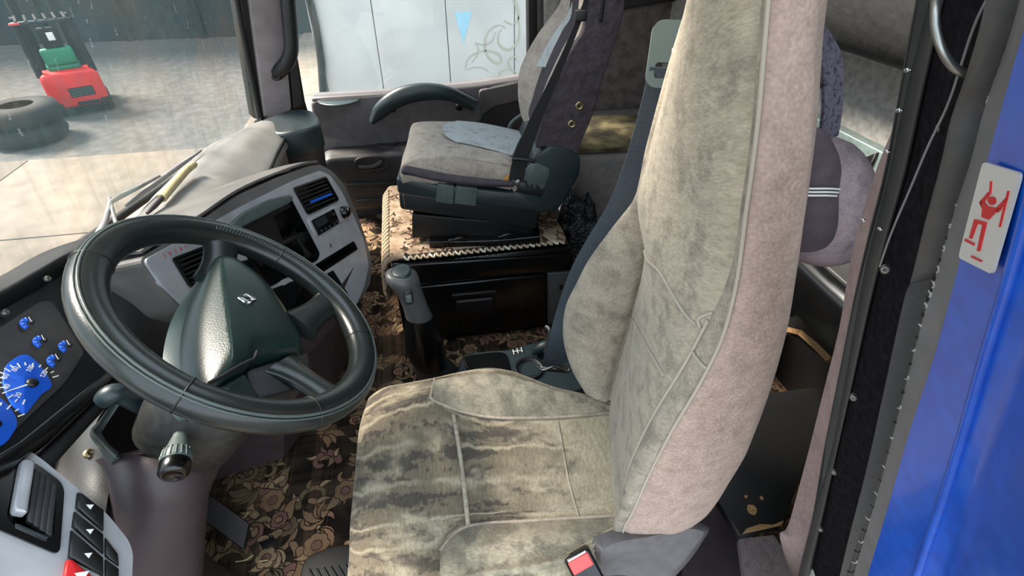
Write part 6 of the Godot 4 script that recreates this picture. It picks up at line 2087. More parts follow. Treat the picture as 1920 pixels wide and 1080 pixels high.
	var c4: Array = [Vector3(0.277, 0.43, -0.425), Vector3(0.277, 0.49, -0.425), Vector3(0.277, 0.53, -0.425), Vector3(0.2762, 0.58, -0.425), Vector3(0.275, 0.63, -0.425), Vector3(0.2769, 0.69, -0.425), Vector3(0.2851, 0.75, -0.425), Vector3(0.2989, 0.82, -0.425), Vector3(0.32, 0.9, -0.425), Vector3(0.3359, 0.98, -0.425), Vector3(0.3436, 1.06, -0.4262), Vector3(0.3355, 1.14, -0.4325), Vector3(0.333, 1.22, -0.4494), Vector3(0.3314, 1.3, -0.4761), Vector3(0.332, 1.36, -0.495)]
	var c5: Array = [Vector3(0.281, 0.43, -0.405), Vector3(0.281, 0.49, -0.405), Vector3(0.2813, 0.53, -0.4045), Vector3(0.2847, 0.58, -0.3997), Vector3(0.2882, 0.63, -0.3979), Vector3(0.2923, 0.69, -0.3958), Vector3(0.298, 0.75, -0.3932), Vector3(0.3063, 0.82, -0.39), Vector3(0.3239, 0.9, -0.39), Vector3(0.3368, 0.98, -0.393), Vector3(0.3364, 1.06, -0.3996), Vector3(0.3313, 1.14, -0.4133), Vector3(0.33, 1.22, -0.4329), Vector3(0.333, 1.3, -0.4654), Vector3(0.332, 1.36, -0.485)]
	var c6: Array = [Vector3(0.416, 0.43, -0.4), Vector3(0.4165, 0.49, -0.4), Vector3(0.4369, 0.53, -0.4), Vector3(0.4475, 0.58, -0.4), Vector3(0.4523, 0.63, -0.4), Vector3(0.4581, 0.69, -0.4), Vector3(0.4556, 0.75, -0.4), Vector3(0.451, 0.82, -0.4), Vector3(0.4422, 0.9, -0.4), Vector3(0.429, 0.98, -0.4), Vector3(0.4159, 1.06, -0.4076), Vector3(0.4024, 1.14, -0.4174), Vector3(0.3899, 1.22, -0.4328), Vector3(0.385, 1.3, -0.465), Vector3(0.384, 1.36, -0.485)]
	var n := c0.size()
	var vmax := float(n - 1)
	st = begin()
	var p_far := panel(c0, c1, 14, 56, [0.01, 0.02, 0.03, 0.034, 0.034, 0.03, 0.025, 0.015, 0.006, 0.004, 0.003, 0.003, 0.003, 0.002])
	grid(st, p_far, 1)
	put(st, "back_bolster", mats.seat_bolster, s, "far bolster of the backrest")
	st = begin()
	var p_mid := panel(c1, c4, 30, 56, [0.004, 0.006, 0.006, 0.006, 0.006, 0.008, 0.012, 0.018, 0.022, 0.024, 0.026, 0.03, 0.03, 0.03])
	grid(st, p_mid, 1)
	put(st, "back_insert", mats.seat_insert, s)
	st = begin()
	var p_near := panel(c4, c5, 10, 56, [0.004, 0.012, 0.016, 0.016, 0.014, 0.012, 0.010, 0.006, 0.002, 0.001, 0.001, 0.001, 0.001, 0.001])
	grid(st, p_near, 1)
	put(st, "back_bolster", mats.seat_bolster, s, "door-side bolster of the backrest")
	st = begin()
	var p_side := panel(c5, c6, 14, 56, [0.01, 0.014, 0.018, 0.018, 0.018, 0.018, 0.016, 0.014, 0.012, 0.012, 0.012, 0.012, 0.012, 0.012])
	grid(st, p_side, 1)
	put(st, "side_panel", mats.seat_side, s, "pinkish beige side panel")
	st = begin()
	var c7 := []
	for i in n:
		c7.append(c0[i] + Vector3(0.13 if i < 9 else 0.06, 0, 0.01))
	grid(st, panel(c6, c7, 16, 56, [0.02, 0.03, 0.03]), 1)
	grid(st, panel(c7, c0, 8, 56, [0.01, 0.015, 0.01]), 1)
	put(st, "back_shell", mats.seat_side, s)
	st = begin()
	for i in [n - 1]:
		var pts := [c0[i], c1[i], c1[i].lerp(c4[i], 0.5), c4[i], c5[i], c6[i], c7[i]]
		for k in range(1, 6):
			tri(st, pts[0], pts[k], pts[k + 1])
	put(st, "back_cap", mats.seat_side, s)
	# seams of the backrest
	var seams := []
	seams.append(curve(c1, 50).map(func(p): return p + Vector3(-0.003, 0, 0.0)).slice(0, 42))
	seams.append(curve(c5, 50).map(func(p): return p + Vector3(-0.002, 0, 0.001)))
	seams.append(curve(c4.slice(0, 10), 40).map(func(p): return p + Vector3(-0.002, 0, 0.0)))
	for q in [[Vector2(0.0667, 7.7544), Vector2(0.4, 8.5263), Vector2(0.6, 8.8421), Vector2(0.7667, 8.8421), Vector2(0.8833, 8.807), Vector2(0.9667, 8.807)], [Vector2(-0.0333, 5.1579), Vector2(0.35, 6.386), Vector2(0.65, 7.1228), Vector2(0.8167, 7.4035), Vector2(0.9333, 7.5088)], [Vector2(0.9833, 8.807), Vector2(0.9667, 8.9474), Vector2(1, 9.1579)]]:
		var p := []
		for uv in q:
			p.append(on_panel(p_mid, uv, vmax, 0.0012))
		seams.append(curve(p, 24))
	var end := []
	for k in 5:
		end.append(on_panel(p_near, Vector2(k / 4.0, 8.35), vmax, 0.002))
	seams.append(end)
	for q in seams:
		st = begin()
		tube(st, q, 0.0026, 6)
		put(st, "piping", mats.stitch_cloth, s)
	# recliner cover, buckle and lower trim at the door side
	st = begin()
	var rec := []
	for q in [[[Vector3(0.218, 0.5, -0.394), Vector3(0.253, 0.505, -0.409), Vector3(0.302, 0.508, -0.405), Vector3(0.336, 0.506, -0.402), Vector3(0.397, 0.5, -0.407), Vector3(0.444, 0.485, -0.394), Vector3(0.433, 0.46, -0.382), Vector3(0.398, 0.42, -0.363), Vector3(0.353, 0.38, -0.351), Vector3(0.293, 0.37, -0.357), Vector3(0.243, 0.4, -0.373)], 0.0], [[Vector3(0.228, 0.5, -0.376), Vector3(0.254, 0.512, -0.386), Vector3(0.292, 0.517, -0.385), Vector3(0.327, 0.514, -0.385), Vector3(0.382, 0.506, -0.391), Vector3(0.428, 0.49, -0.386), Vector3(0.42, 0.465, -0.379), Vector3(0.386, 0.43, -0.365), Vector3(0.347, 0.4, -0.358), Vector3(0.297, 0.395, -0.363), Vector3(0.257, 0.42, -0.376)], 0.012]]:
		rec.append(ring(q[0], 44))
	var lowr := []
	for p in rec[0]:
		lowr.append(p + Vector3(0.0, -0.05, -0.05))
	loft(st, [lowr, rec[0], rec[1]], true, true, 1)
	put(st, "recliner_cover", mats.recliner_grey, s, "slate plastic recliner cover")
	st = begin()
	var bf := Vector3(0.186, 0.525, -0.361)
	var bfr := frame(bf, Vector3(-0.2, 0.75, 0.62), Vector3(0, 0.62, -0.75)).rotated_local(Vector3.BACK, 0.35)
	slab(st, bfr, rrect(-0.023, -0.060, 0.046, 0.075, 0.006), 0.022, 0.004, -0.002)
	var bk := put(st, "belt_buckle", mats.gloss_black, s, "black belt buckle")
	st = begin()
	slab(st, bfr, rrect(-0.019, -0.012, 0.038, 0.022, 0.003), 0.006, 0.002, 0.003)
	put(st, "release_button", mats.red_button, bk, "red release button")
	st = begin()
	slab(st, bfr, rrect(-0.017, 0.0105, 0.034, 0.003, 0.001), 0.004, 0.0005, 0.003)
	put(st, "latch_plate", mats.chrome, bk)


func build_gear():
	var g := thing("gear_lever", "black gear lever with a grey rounded knob beside the driver's seat", "gear lever", Vector3(0.001, 0.203, -1.1))
	# boot, collar and knob
	var prof := [[Vector3(-0.003, 0.089, -1.1), 0.082, 0.07], [Vector3(-0.017, 0.243, -1.1), 0.066, 0.058], [Vector3(-0.039, 0.303, -1.1), 0.052, 0.048]]
	var rings := []
	for q in prof:
		var pts := []
		for k in 24:
			var a := TAU * k / 24
			pts.append(q[0] + Vector3(cos(a) * q[1], -cos(a) * q[1] * 0.1, sin(a) * q[2]))
		rings.append(pts)
	var st := begin()
	loft(st, rings, true, true, 1, true)
	put(st, "boot", mats.dash_dark, g)
	st = begin()
	rings = []
	for q in [[Vector3(-0.037, 0.298, -1.1), 0.053], [Vector3(-0.046, 0.351, -1.1), 0.057], [Vector3(-0.044, 0.4, -1.1), 0.054], [Vector3(-0.046, 0.455, -1.1), 0.043], [Vector3(-0.049, 0.481, -1.1), 0.037]]:
		var pts := []
		for k in 24:
			var a := TAU * k / 24
			pts.append(q[0] + Vector3(cos(a) * q[1], -cos(a) * q[1] * 0.12, sin(a) * q[1]))
		rings.append(pts)
	loft(st, rings, true, true, 1, true)
	put(st, "collar", mats.gloss_black, g)
	st = begin()
	rings = []
	for q in [[Vector3(-0.049, 0.47, -1.1), 0.037], [Vector3(-0.055, 0.515, -1.1), 0.034], [Vector3(-0.063, 0.559, -1.1), 0.034], [Vector3(-0.073, 0.591, -1.1), 0.040], [Vector3(-0.078, 0.611, -1.1), 0.044], [Vector3(-0.078, 0.627, -1.1), 0.041], [Vector3(-0.079, 0.633, -1.1), 0.030], [Vector3(-0.078, 0.635, -1.1), 0.012]]:
		var pts := []
		for k in 24:
			var a := TAU * k / 24
			pts.append(q[0] + Vector3(cos(a) * q[1], -cos(a) * q[1] * 0.16, sin(a) * q[1] * 0.9))
		rings.append(pts)
	loft(st, rings, true, true, 1, true)
	var kn := put(st, "knob", mats.knob_grey, g)
	st = begin()
	lathe(st, frame(Vector3(-0.078, 0.638, -1.1), Vector3(-0.1, 1, 0.1)), [Vector2(0.026, -0.006), Vector2(0.026, 0.002), Vector2(0.02, 0.004), Vector2(0, 0.0045)], 24)
	put(st, "knob_cap", mats.slate, kn)
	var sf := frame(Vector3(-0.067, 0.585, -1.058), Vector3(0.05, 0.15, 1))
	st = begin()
	slab(st, sf, rrect(-0.011, -0.026, 0.022, 0.052, 0.008), 0.008, 0.001, -0.003)  # flat black plate paints the dark inside of the slot
	put(st, "slot_shade", mats.black, kn)
	st = begin()
	slab(st, sf, rrect(-0.008, -0.020, 0.016, 0.024, 0.004), 0.008, 0.003, 0.002)
	put(st, "splitter_switch", mats.slate_light, kn, "pale splitter switch")
	# handbrake console
	var c := thing("brake_console", "dark slate handbrake console between the gear lever and driver's seat", "console", Vector3(0.2, 0, -0.98))
	st = begin()
	rings = []
	var top := arr([Vector3(0.061, 0.27, -1.132), Vector3(0.128, 0.27, -1.146), Vector3(0.204, 0.275, -1.138), Vector3(0.292, 0.28, -1.145), Vector3(0.37, 0.28, -1.14), Vector3(0.42, 0.28, -1.071), Vector3(0.398, 0.28, -0.921), Vector3(0.246, 0.275, -0.945), Vector3(0.098, 0.27, -0.992), Vector3(0.025, 0.265, -1.039)])
	for q in [[0.0, -0.26], [0.0, -0.03], [0.006, -0.005], [0.015, 0.0]]:
		var cc := Vector3.ZERO
		for p in top:
			cc += p / top.size()
		var r := []
		for p in ring(top, 48):
			r.append(p + (cc - p).normalized() * q[0] + Vector3(0, q[1], 0))
		rings.append(r)
	loft(st, rings)
	put(st, "housing", mats.slate, c)
	# hollow on the front side with a leather gaiter
	st = begin()
	slab(st, Transform3D(Basis(Vector3.RIGHT, -PI / 2), Vector3(0, 0.273, 0)), smooth2(PackedVector2Array(arr([Vector3(0.063, 0.272, -1.116), Vector3(0.126, 0.272, -1.127), Vector3(0.19, 0.272, -1.119), Vector3(0.202, 0.272, -1.075), Vector3(0.188, 0.272, -1.02), Vector3(0.101, 0.272, -1.015)]).map(func(p): return Vector2(p.x, -p.z))), 32), 0.02, 0.003, 0.003)
	put(st, "gaiter_frame", mats.gloss_black, c)
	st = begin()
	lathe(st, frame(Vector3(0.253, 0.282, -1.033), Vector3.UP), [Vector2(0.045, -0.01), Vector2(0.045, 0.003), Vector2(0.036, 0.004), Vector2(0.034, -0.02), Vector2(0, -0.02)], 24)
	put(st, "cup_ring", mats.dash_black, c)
	st = begin()
	tube(st, curve([Vector3(0.279, 0.29, -1.089), Vector3(0.302, 0.31, -1.082), Vector3(0.33, 0.32, -1.081), Vector3(0.355, 0.3, -1.082)], 12), [0.012, 0.014, 0.016, 0.018, 0.019, 0.02, 0.02, 0.02, 0.02, 0.019, 0.018, 0.016, 0.012], 10)
	put(st, "brake_paddle", mats.slate, c)
	st = begin()
	for k in 3:
		var p: Vector3 = Vector3(0.22, 0.282, -1.108).lerp(Vector3(0.247, 0.283, -1.112), k / 2.0)
		boxw(st, p + Vector3(-0.0012, -0.001, -0.011), p + Vector3(0.0012, 0.001, 0.011), 0.0003)
	var p2: Vector3 = Vector3(0.233, 0.282, -1.11)
	boxw(st, p2 + Vector3(-0.016, -0.001, -0.001), p2 + Vector3(0.016, 0.001, 0.001), 0.0003)
	put(st, "gear_diagram", mats.white_paint, c, "white shift diagram")
	# driver's belt
	var b := thing("seat_belt", "slate blue seat belt running down beside the driver's backrest from a grey guide", "belt", Vector3(0.293, 0.38, -0.93))
	st = begin()
	var path := curve([Vector3(0.482, 1.144, -0.95), Vector3(0.477, 1.087, -0.95), Vector3(0.467, 1.004, -0.95), Vector3(0.453, 0.924, -0.95), Vector3(0.428, 0.845, -0.945), Vector3(0.385, 0.761, -0.94), Vector3(0.351, 0.685, -0.935), Vector3(0.325, 0.584, -0.93), Vector3(0.305, 0.483, -0.925), Vector3(0.29, 0.382, -0.925)], 40)
	strap(st, path, Vector3(1, 0.1, 0.35), 0.056, 0.004)
	put(st, "webbing", mats.belt_blue, b)
	st = begin()
	var bf := Transform3D(Basis(Vector3.UP, -0.3), Vector3(0.291, 0.386, -0.925))
	box(st, bf, Vector3(-0.032, -0.012, -0.006), Vector3(0.036, 0.004, 0.006), 0.003)
	put(st, "tongue", mats.steel, b)
	st = begin()
	tube(st, curve([Vector3(0.243, 0.419, -0.91), Vector3(0.258, 0.41, -0.9), Vector3(0.29, 0.416, -0.9), Vector3(0.324, 0.39, -0.9), Vector3(0.333, 0.393, -0.91), Vector3(0.303, 0.409, -0.92)], 20), 0.004, 8)
	put(st, "tongue_frame", mats.steel, b)
	st = begin()
	tube(st, curve([Vector3(0.275, 0.518, -0.95), Vector3(0.281, 0.515, -0.94), Vector3(0.28, 0.473, -0.94), Vector3(0.273, 0.435, -0.94)], 10), 0.005, 8)
	put(st, "hook", mats.steel, b)
	# guide
	var gd := thing("belt_guide", "grey plastic belt guide on an arm behind the driver's seat", "belt guide", Vector3(0.477, 1.16, -0.955))
	st = begin()
	var gf := frame(Vector3(0.477, 1.16, -0.955), Vector3(-0.4, 0.3, 1))
	slab(st, gf, holed(rrect(-0.026, -0.052, 0.075, 0.118, 0.02), [rrect(-0.012, -0.035, 0.05, 0.028, 0.006)]), 0.025)
	put(st, "loop", mats.belt_guide, gd)
	st = begin()
	tube(st, [gf * Vector3(0.02, 0.02, -0.02), Vector3(0.52, 1.1, -0.85), Vector3(0.50, 0.9, -0.72)], 0.018, 10)
	put(st, "arm", mats.black, gd)


# ---------------------------------------------------------------- sleeper
func build_bunk():
	var b := thing("bunk_cushion", "smooth grey upholstered bunk cushion behind the passenger seat", "cushion", Vector3(0.95, 0, -2.3))
	var st := begin()
	boxw(st, Vector3(0.66, 0.14, -2.59), Vector3(1.29, 0.5, -2.0), 0.03)
	put(st, "upholstery", mats.bunk_cloth, b)
	st = begin()
	boxw(st, Vector3(0.68, 0.0, -2.58), Vector3(1.29, 0.15, -2.03), 0.01)
	put(st, "base", mats.black, b)
	st = begin()
	slab(st, Transform3D(Basis(Vector3.RIGHT, -PI / 2), Vector3(0, 0.502, 0)), PackedVector2Array([Vector2(0.68, 2.04), Vector2(0.95, 2.02), Vector2(1.2, 2.05), Vector2(1.22, 2.4), Vector2(0.95, 2.45), Vector2(0.70, 2.42)]), 0.02, 0.006, 0.028)
	tag(put(st, "stained_mat", mats.stained_foam), "yellowed stained foam mat lying on the grey bunk cushion", "mat")
	# crumpled plastic sack on the floor between locker and bunk
	var sk := begin()
	var rows := []
	var nz := noise(77, 1.6, 3)
	for i in 15:
		var row := []
		for j in 21:
			var th := PI * i / 14.0 * 0.55
			var ph := TAU * j / 20.0
			var d := Vector3(sin(th) * cos(ph), cos(th), sin(th) * sin(ph))
			var r := 1.0 + 0.35 * nz.get_noise_3d(d.x * 1.5 + (0 if j < 20 else 0), d.y * 1.5, d.z * 1.5)
			row.append(Vector3(0.64, 0.06, -1.78) + d * r * Vector3(0.11, 0.36, 0.16))
		row[20] = row[0]
		rows.append(row)
	grid(sk, rows, 1)
	tag(put(sk, "plastic_sack", mats.plastic_bag), "crumpled dark plastic sack between the locker and the bunk", "sack")
	# upper bunk roll
	var u := thing("upper_bunk", "dark quilted underside roll of the upper bunk on the rear wall", "bunk", Vector3(1.2, 1.3, -1.4))
	st = begin()
	var rings := []
	for k in 13:
		var z := lerpf(-2.5, -0.32, k / 12.0)
		var pts := []
		for q in [[1.29, 1.075], [1.16, 1.075], [1.10, 1.10], [1.075, 1.16], [1.07, 1.235], [1.085, 1.245], [1.06, 1.27], [1.05, 1.36], [1.07, 1.5], [1.29, 1.55]]:
			pts.append(Vector3(q[0] + 0.004 * sin(k * 2.3 + q[1] * 9.0), q[1], z))
		rings.append(pts)
	loft(st, rings, true, true, 1)
	put(st, "roll", mats.quilt, u)
	for k in 14:
		st = begin()
		var z := -1.75 + k * 0.075
		tube(st, curve([Vector3(1.083, 1.25, z), Vector3(1.054, 1.29, z + 0.01), Vector3(1.046, 1.36, z + 0.03)], 6), [0.002, 0.005, 0.006, 0.006, 0.005, 0.004, 0.002], 6)
		put(st, "gather_fold", mats.quilt, u)
	# steel rail at the foot of the rear board
	var rl := thing("steel_rail", "pale metal rail with bolts along the foot of the rear board", "rail", Vector3(1.29, 0.75, -1.1))
	st = begin()
	boxw(st, Vector3(1.262, 0.76, -1.9), Vector3(1.30, 0.845, -0.3), 0.004)
	boxw(st, Vector3(1.235, 0.745, -1.9), Vector3(1.29, 0.758, -0.3), 0.003)
	put(st, "rail", mats.aluminium, rl)
	for z in [-1.33, -1.17, -1.01, -0.86]:
		screw(Vector3(1.262, 0.805, z), Vector3(-1, 0, 0), 0.012, mats.chrome, rl, "bolt")
	st = begin()
	slab(st, Transform3D(Basis(Vector3.UP, -PI / 2), Vector3(1.25, 0.80, -1.18)), PackedVector2Array([Vector2(-0.05, -0.05), Vector2(0.05, -0.05), Vector2(0.05, 0.04)]), 0.03, 0.003)
	put(st, "bracket", mats.black, rl, "black triangular bracket")
	# driver side bunk: mattress edge, locker opening, lids
	var bx := thing("mattress", "grey-topped black-edged mattress corner behind the driver's seat", "mattress", Vector3(1.0, 0.6, -0.8))
	st = begin()
	slab(st, Transform3D(Basis(Vector3.RIGHT, -PI / 2), Vector3(0, 0.745, 0)), smooth2(PackedVector2Array([Vector2(0.86, 0.3), Vector2(0.84, 0.5), Vector2(0.83, 0.75), Vector2(0.86, 1.0), Vector2(1.0, 1.1), Vector2(1.20, 1.1), Vector2(1.225, 0.7), Vector2(1.21, 0.3), Vector2(1.05, 0.27)]), 48), 0.12, 0.03)
	put(st, "edge", mats.gloss_black, bx)
	st = begin()
	slab(st, Transform3D(Basis(Vector3.RIGHT, -PI / 2), Vector3(0, 0.747, 0)), smooth2(PackedVector2Array([Vector2(0.89, 0.33), Vector2(0.875, 0.5), Vector2(0.865, 0.75), Vector2(0.89, 0.97), Vector2(1.0, 1.06), Vector2(1.18, 1.06), Vector2(1.2, 0.7), Vector2(1.18, 0.33), Vector2(1.05, 0.31)]), 48), 0.01, 0.003, 0.004)
	put(st, "top", mats.dash_dark, bx)
	var lk := thing("bunk_locker", "black board locker under the bunk with a broken open top", "locker", Vector3(0.9, 0, -0.8))
	st = begin()
	boxw(st, Vector3(1.2, 0.0, -1.9), Vector3(1.29, 0.53, -0.27), 0.005)
	boxw(st, Vector3(0.70, 0.0, -1.2), Vector3(1.2, 0.48, -1.17), 0.005)
	put(st, "back_board", mats.black_board, lk)
	st = begin()
	slab(st, Transform3D(Basis(Vector3.RIGHT, -PI / 2), Vector3(0, 0.30, 0)), PackedVector2Array(arr([Vector3(0.823, 0.3, -0.797), Vector3(1.048, 0.3, -0.789), Vector3(0.957, 0.3, -0.664), Vector3(0.695, 0.3, -0.446), Vector3(0.593, 0.3, -0.444), Vector3(0.584, 0.3, -0.538)]).map(func(p): return Vector2(p.x, -p.z))), 0.02, 0.002)
	var lid := put(st, "loose_lid", mats.black_board, lk, "black loose lid with chipped wood")
	st = begin()
	var chip := arr([Vector3(0.599, 0.301, -0.445), Vector3(0.614, 0.302, -0.454), Vector3(0.649, 0.302, -0.457), Vector3(0.676, 0.302, -0.45), Vector3(0.705, 0.302, -0.454), Vector3(0.695, 0.3, -0.446)])
	slab(st, Transform3D(Basis(Vector3.RIGHT, -PI / 2), Vector3(0, 0.301, 0)), PackedVector2Array(chip.map(func(p): return Vector2(p.x, -p.z))), 0.018, 0.001, 0.002)
	put(st, "bare_wood", mats.wood, lid, "bare chipped wood edge")
	for q in [[Vector3(0.651, 0.302, -0.49), 0.012], [Vector3(0.687, 0.302, -0.512), 0.005], [Vector3(0.654, 0.302, -0.522), 0.004]]:
		st = begin()
		var pts := PackedVector2Array()
		for k in 7:
			var a := TAU * k / 7
			pts.append(Vector2(cos(a), sin(a)) * q[1] * (0.7 + 0.5 * rng.randf()))
		slab(st, Transform3D(Basis(Vector3.RIGHT, -PI / 2), q[0]), pts, 0.002, 0.0, 0.0005)
		put(st, "paint_chip", mats.wood, lid)
	st = begin()
	tube(st, [Vector3(0.982, 0.42, -0.91), Vector3(1.009, 0.42, -0.891), Vector3(1.017, 0.42, -0.837), Vector3(1.018, 0.42, -0.778)], [0.010, 0.011, 0.012, 0.012], 4, false, -1)
	put(st, "broken_batten", mats.wood, lk, "pale broken wooden batten")
	st = begin()
	slab(st, Transform3D(Basis(Vector3.RIGHT, -PI / 2), Vector3(0, 0.41, 0)), PackedVector2Array(arr([Vector3(1.028, 0.41, -0.968), Vector3(1.264, 0.41, -0.986), Vector3(1.037, 0.41, -0.756), Vector3(1.024, 0.41, -0.837), Vector3(1.017, 0.41, -0.896), Vector3(0.986, 0.41, -0.916)]).map(func(p): return Vector2(p.x, -p.z))), 0.015, 0.002)
	put(st, "top_board", mats.black_board, lk)
	# plinth in front of the locker
	var pl := thing("seat_plinth", "pinkish brown plastic plinth between the driver's seat and the door post", "plinth", Vector3(0.6, 0, -0.5))
	st = begin()
	var rr := []
	for q in [0.0, 0.17, 0.18]:
		rr.append([Vector3(0.455, 0.2, -0.405), Vector3(0.565, 0.2, -0.565), Vector3(0.648, 0.2, -0.592), Vector3(0.656, 0.2, -0.482), Vector3(0.66, 0.2, -0.411), Vector3(0.615, 0.2, -0.321)].map(func(p): return p + Vector3(0, q - 0.18, 0)))
	loft(st, rr, true, true, -1)
	put(st, "side", mats.brown_plastic, pl)
	st = begin()
	rr = []
	for q in [0.0, 0.18, 0.19]:
		rr.append([Vector3(0.629, 0.22, -0.469), Vector3(0.713, 0.22, -0.461), Vector3(0.717, 0.22, -0.427), Vector3(0.696, 0.22, -0.339), Vector3(0.578, 0.22, -0.351)].map(func(p): return p + Vector3(0, q - 0.19, 0)))
	loft(st, rr, true, true, -1)
	put(st, "step", mats.curtain, pl)
	build_bag()


func build_bag():
	var g := thing("shoulder_bag", "dusty pink and grey rounded bag hanging by its strap behind the driver's seat", "bag", Vector3(0.549, 1.057, -0.52))
	var c := Vector3(0.562, 1.054, -0.55)
	var st := begin()
	var rows := []
	for i in 17:
		var th := PI * i / 16.0
		var row := []
		for k in 33:
			var a := TAU * k / 32
			var w := pow(sin(th), 0.7)
			var x := cos(a) * 0.074 * w
			var z := sin(a) * 0.062 * w
			var y := cos(th) * 0.098
			x *= 1.0 + 0.18 * (-y / 0.108)
			row.append(c + Vector3(x + 0.036 * (y / 0.108) * -1.0, y, z))
		rows.append(row)
	grid(st, rows, 1)
	put(st, "body", mats.bag_pink, g)
	# dark front pocket with a white band
	st = begin()
	rows = [
		[Vector3(0.424, 1.196, -0.488), Vector3(0.436, 1.199, -0.484), Vector3(0.457, 1.19, -0.482), Vector3(0.479, 1.165, -0.478)],
		[Vector3(0.43, 1.161, -0.482), Vector3(0.443, 1.166, -0.474), Vector3(0.462, 1.163, -0.47), Vector3(0.486, 1.147, -0.472)],
		[Vector3(0.44, 1.121, -0.478), Vector3(0.455, 1.126, -0.468), Vector3(0.476, 1.123, -0.466), Vector3(0.494, 1.118, -0.47)],
		[Vector3(0.46, 1.066, -0.48), Vector3(0.475, 1.07, -0.47), Vector3(0.498, 1.07, -0.468), Vector3(0.517, 1.07, -0.474)],
		[Vector3(0.482, 1.024, -0.49), Vector3(0.498, 1.024, -0.482), Vector3(0.517, 1.031, -0.478), Vector3(0.527, 1.042, -0.48)]]
	sheet(st, patch(rows, 16, 20), 0.008)
	put(st, "pocket", mats.bag_purple, g, "dark purple front pocket")
	for k in 3:
		st = begin()
		tube(st, curve(arr([Vector3(0.436, 1.128, -0.474), Vector3(0.448, 1.132, -0.463), Vector3(0.469, 1.131, -0.461), Vector3(0.488, 1.126, -0.466)]).map(func(p): return p + Vector3(0, -0.0045 * k, 0)), 12), 0.0014, 5)
		put(st, "white_band", mats.white_paint, g)
	st = begin()
	strap(st, curve([Vector3(0.477, 1.174, -0.5), Vector3(0.469, 1.205, -0.5), Vector3(0.461, 1.236, -0.505), Vector3(0.45, 1.263, -0.51), Vector3(0.44, 1.28, -0.52), Vector3(0.432, 1.291, -0.53)], 24), Vector3(1, 0, -0.25), 0.030, 0.004)
	put(st, "strap", mats.bag_strap, g, "patterned grey-purple strap")
	st = begin()
	strap(st, curve([Vector3(0.442, 1.248, -0.53), Vector3(0.449, 1.238, -0.52), Vector3(0.453, 1.24, -0.51)], 8), Vector3(0.3, 0.8, 0), 0.016, 0.003)
	put(st, "tab", mats.bag_strap, g)


# ---------------------------------------------------------------- door post
func column_sheet(cols: Array, bulge: Array, nv: int) -> Array:
	var cs := []
	for c in cols:
		cs.append(curve(c, nv))
	var rows := []
	for i in nv + 1:
		var row := []
		for k in cs.size() - 1:
			for j in 6:
				var u := j / 6.0
				var p: Vector3 = cs[k][i].lerp(cs[k + 1][i], u)
				row.append(p + Vector3(-0.4, 0.3, 0.85) * bulge[k] * 4.0 * u * (1.0 - u))
		row.append(cs[-1][i])
		rows.append(row)
	return rows


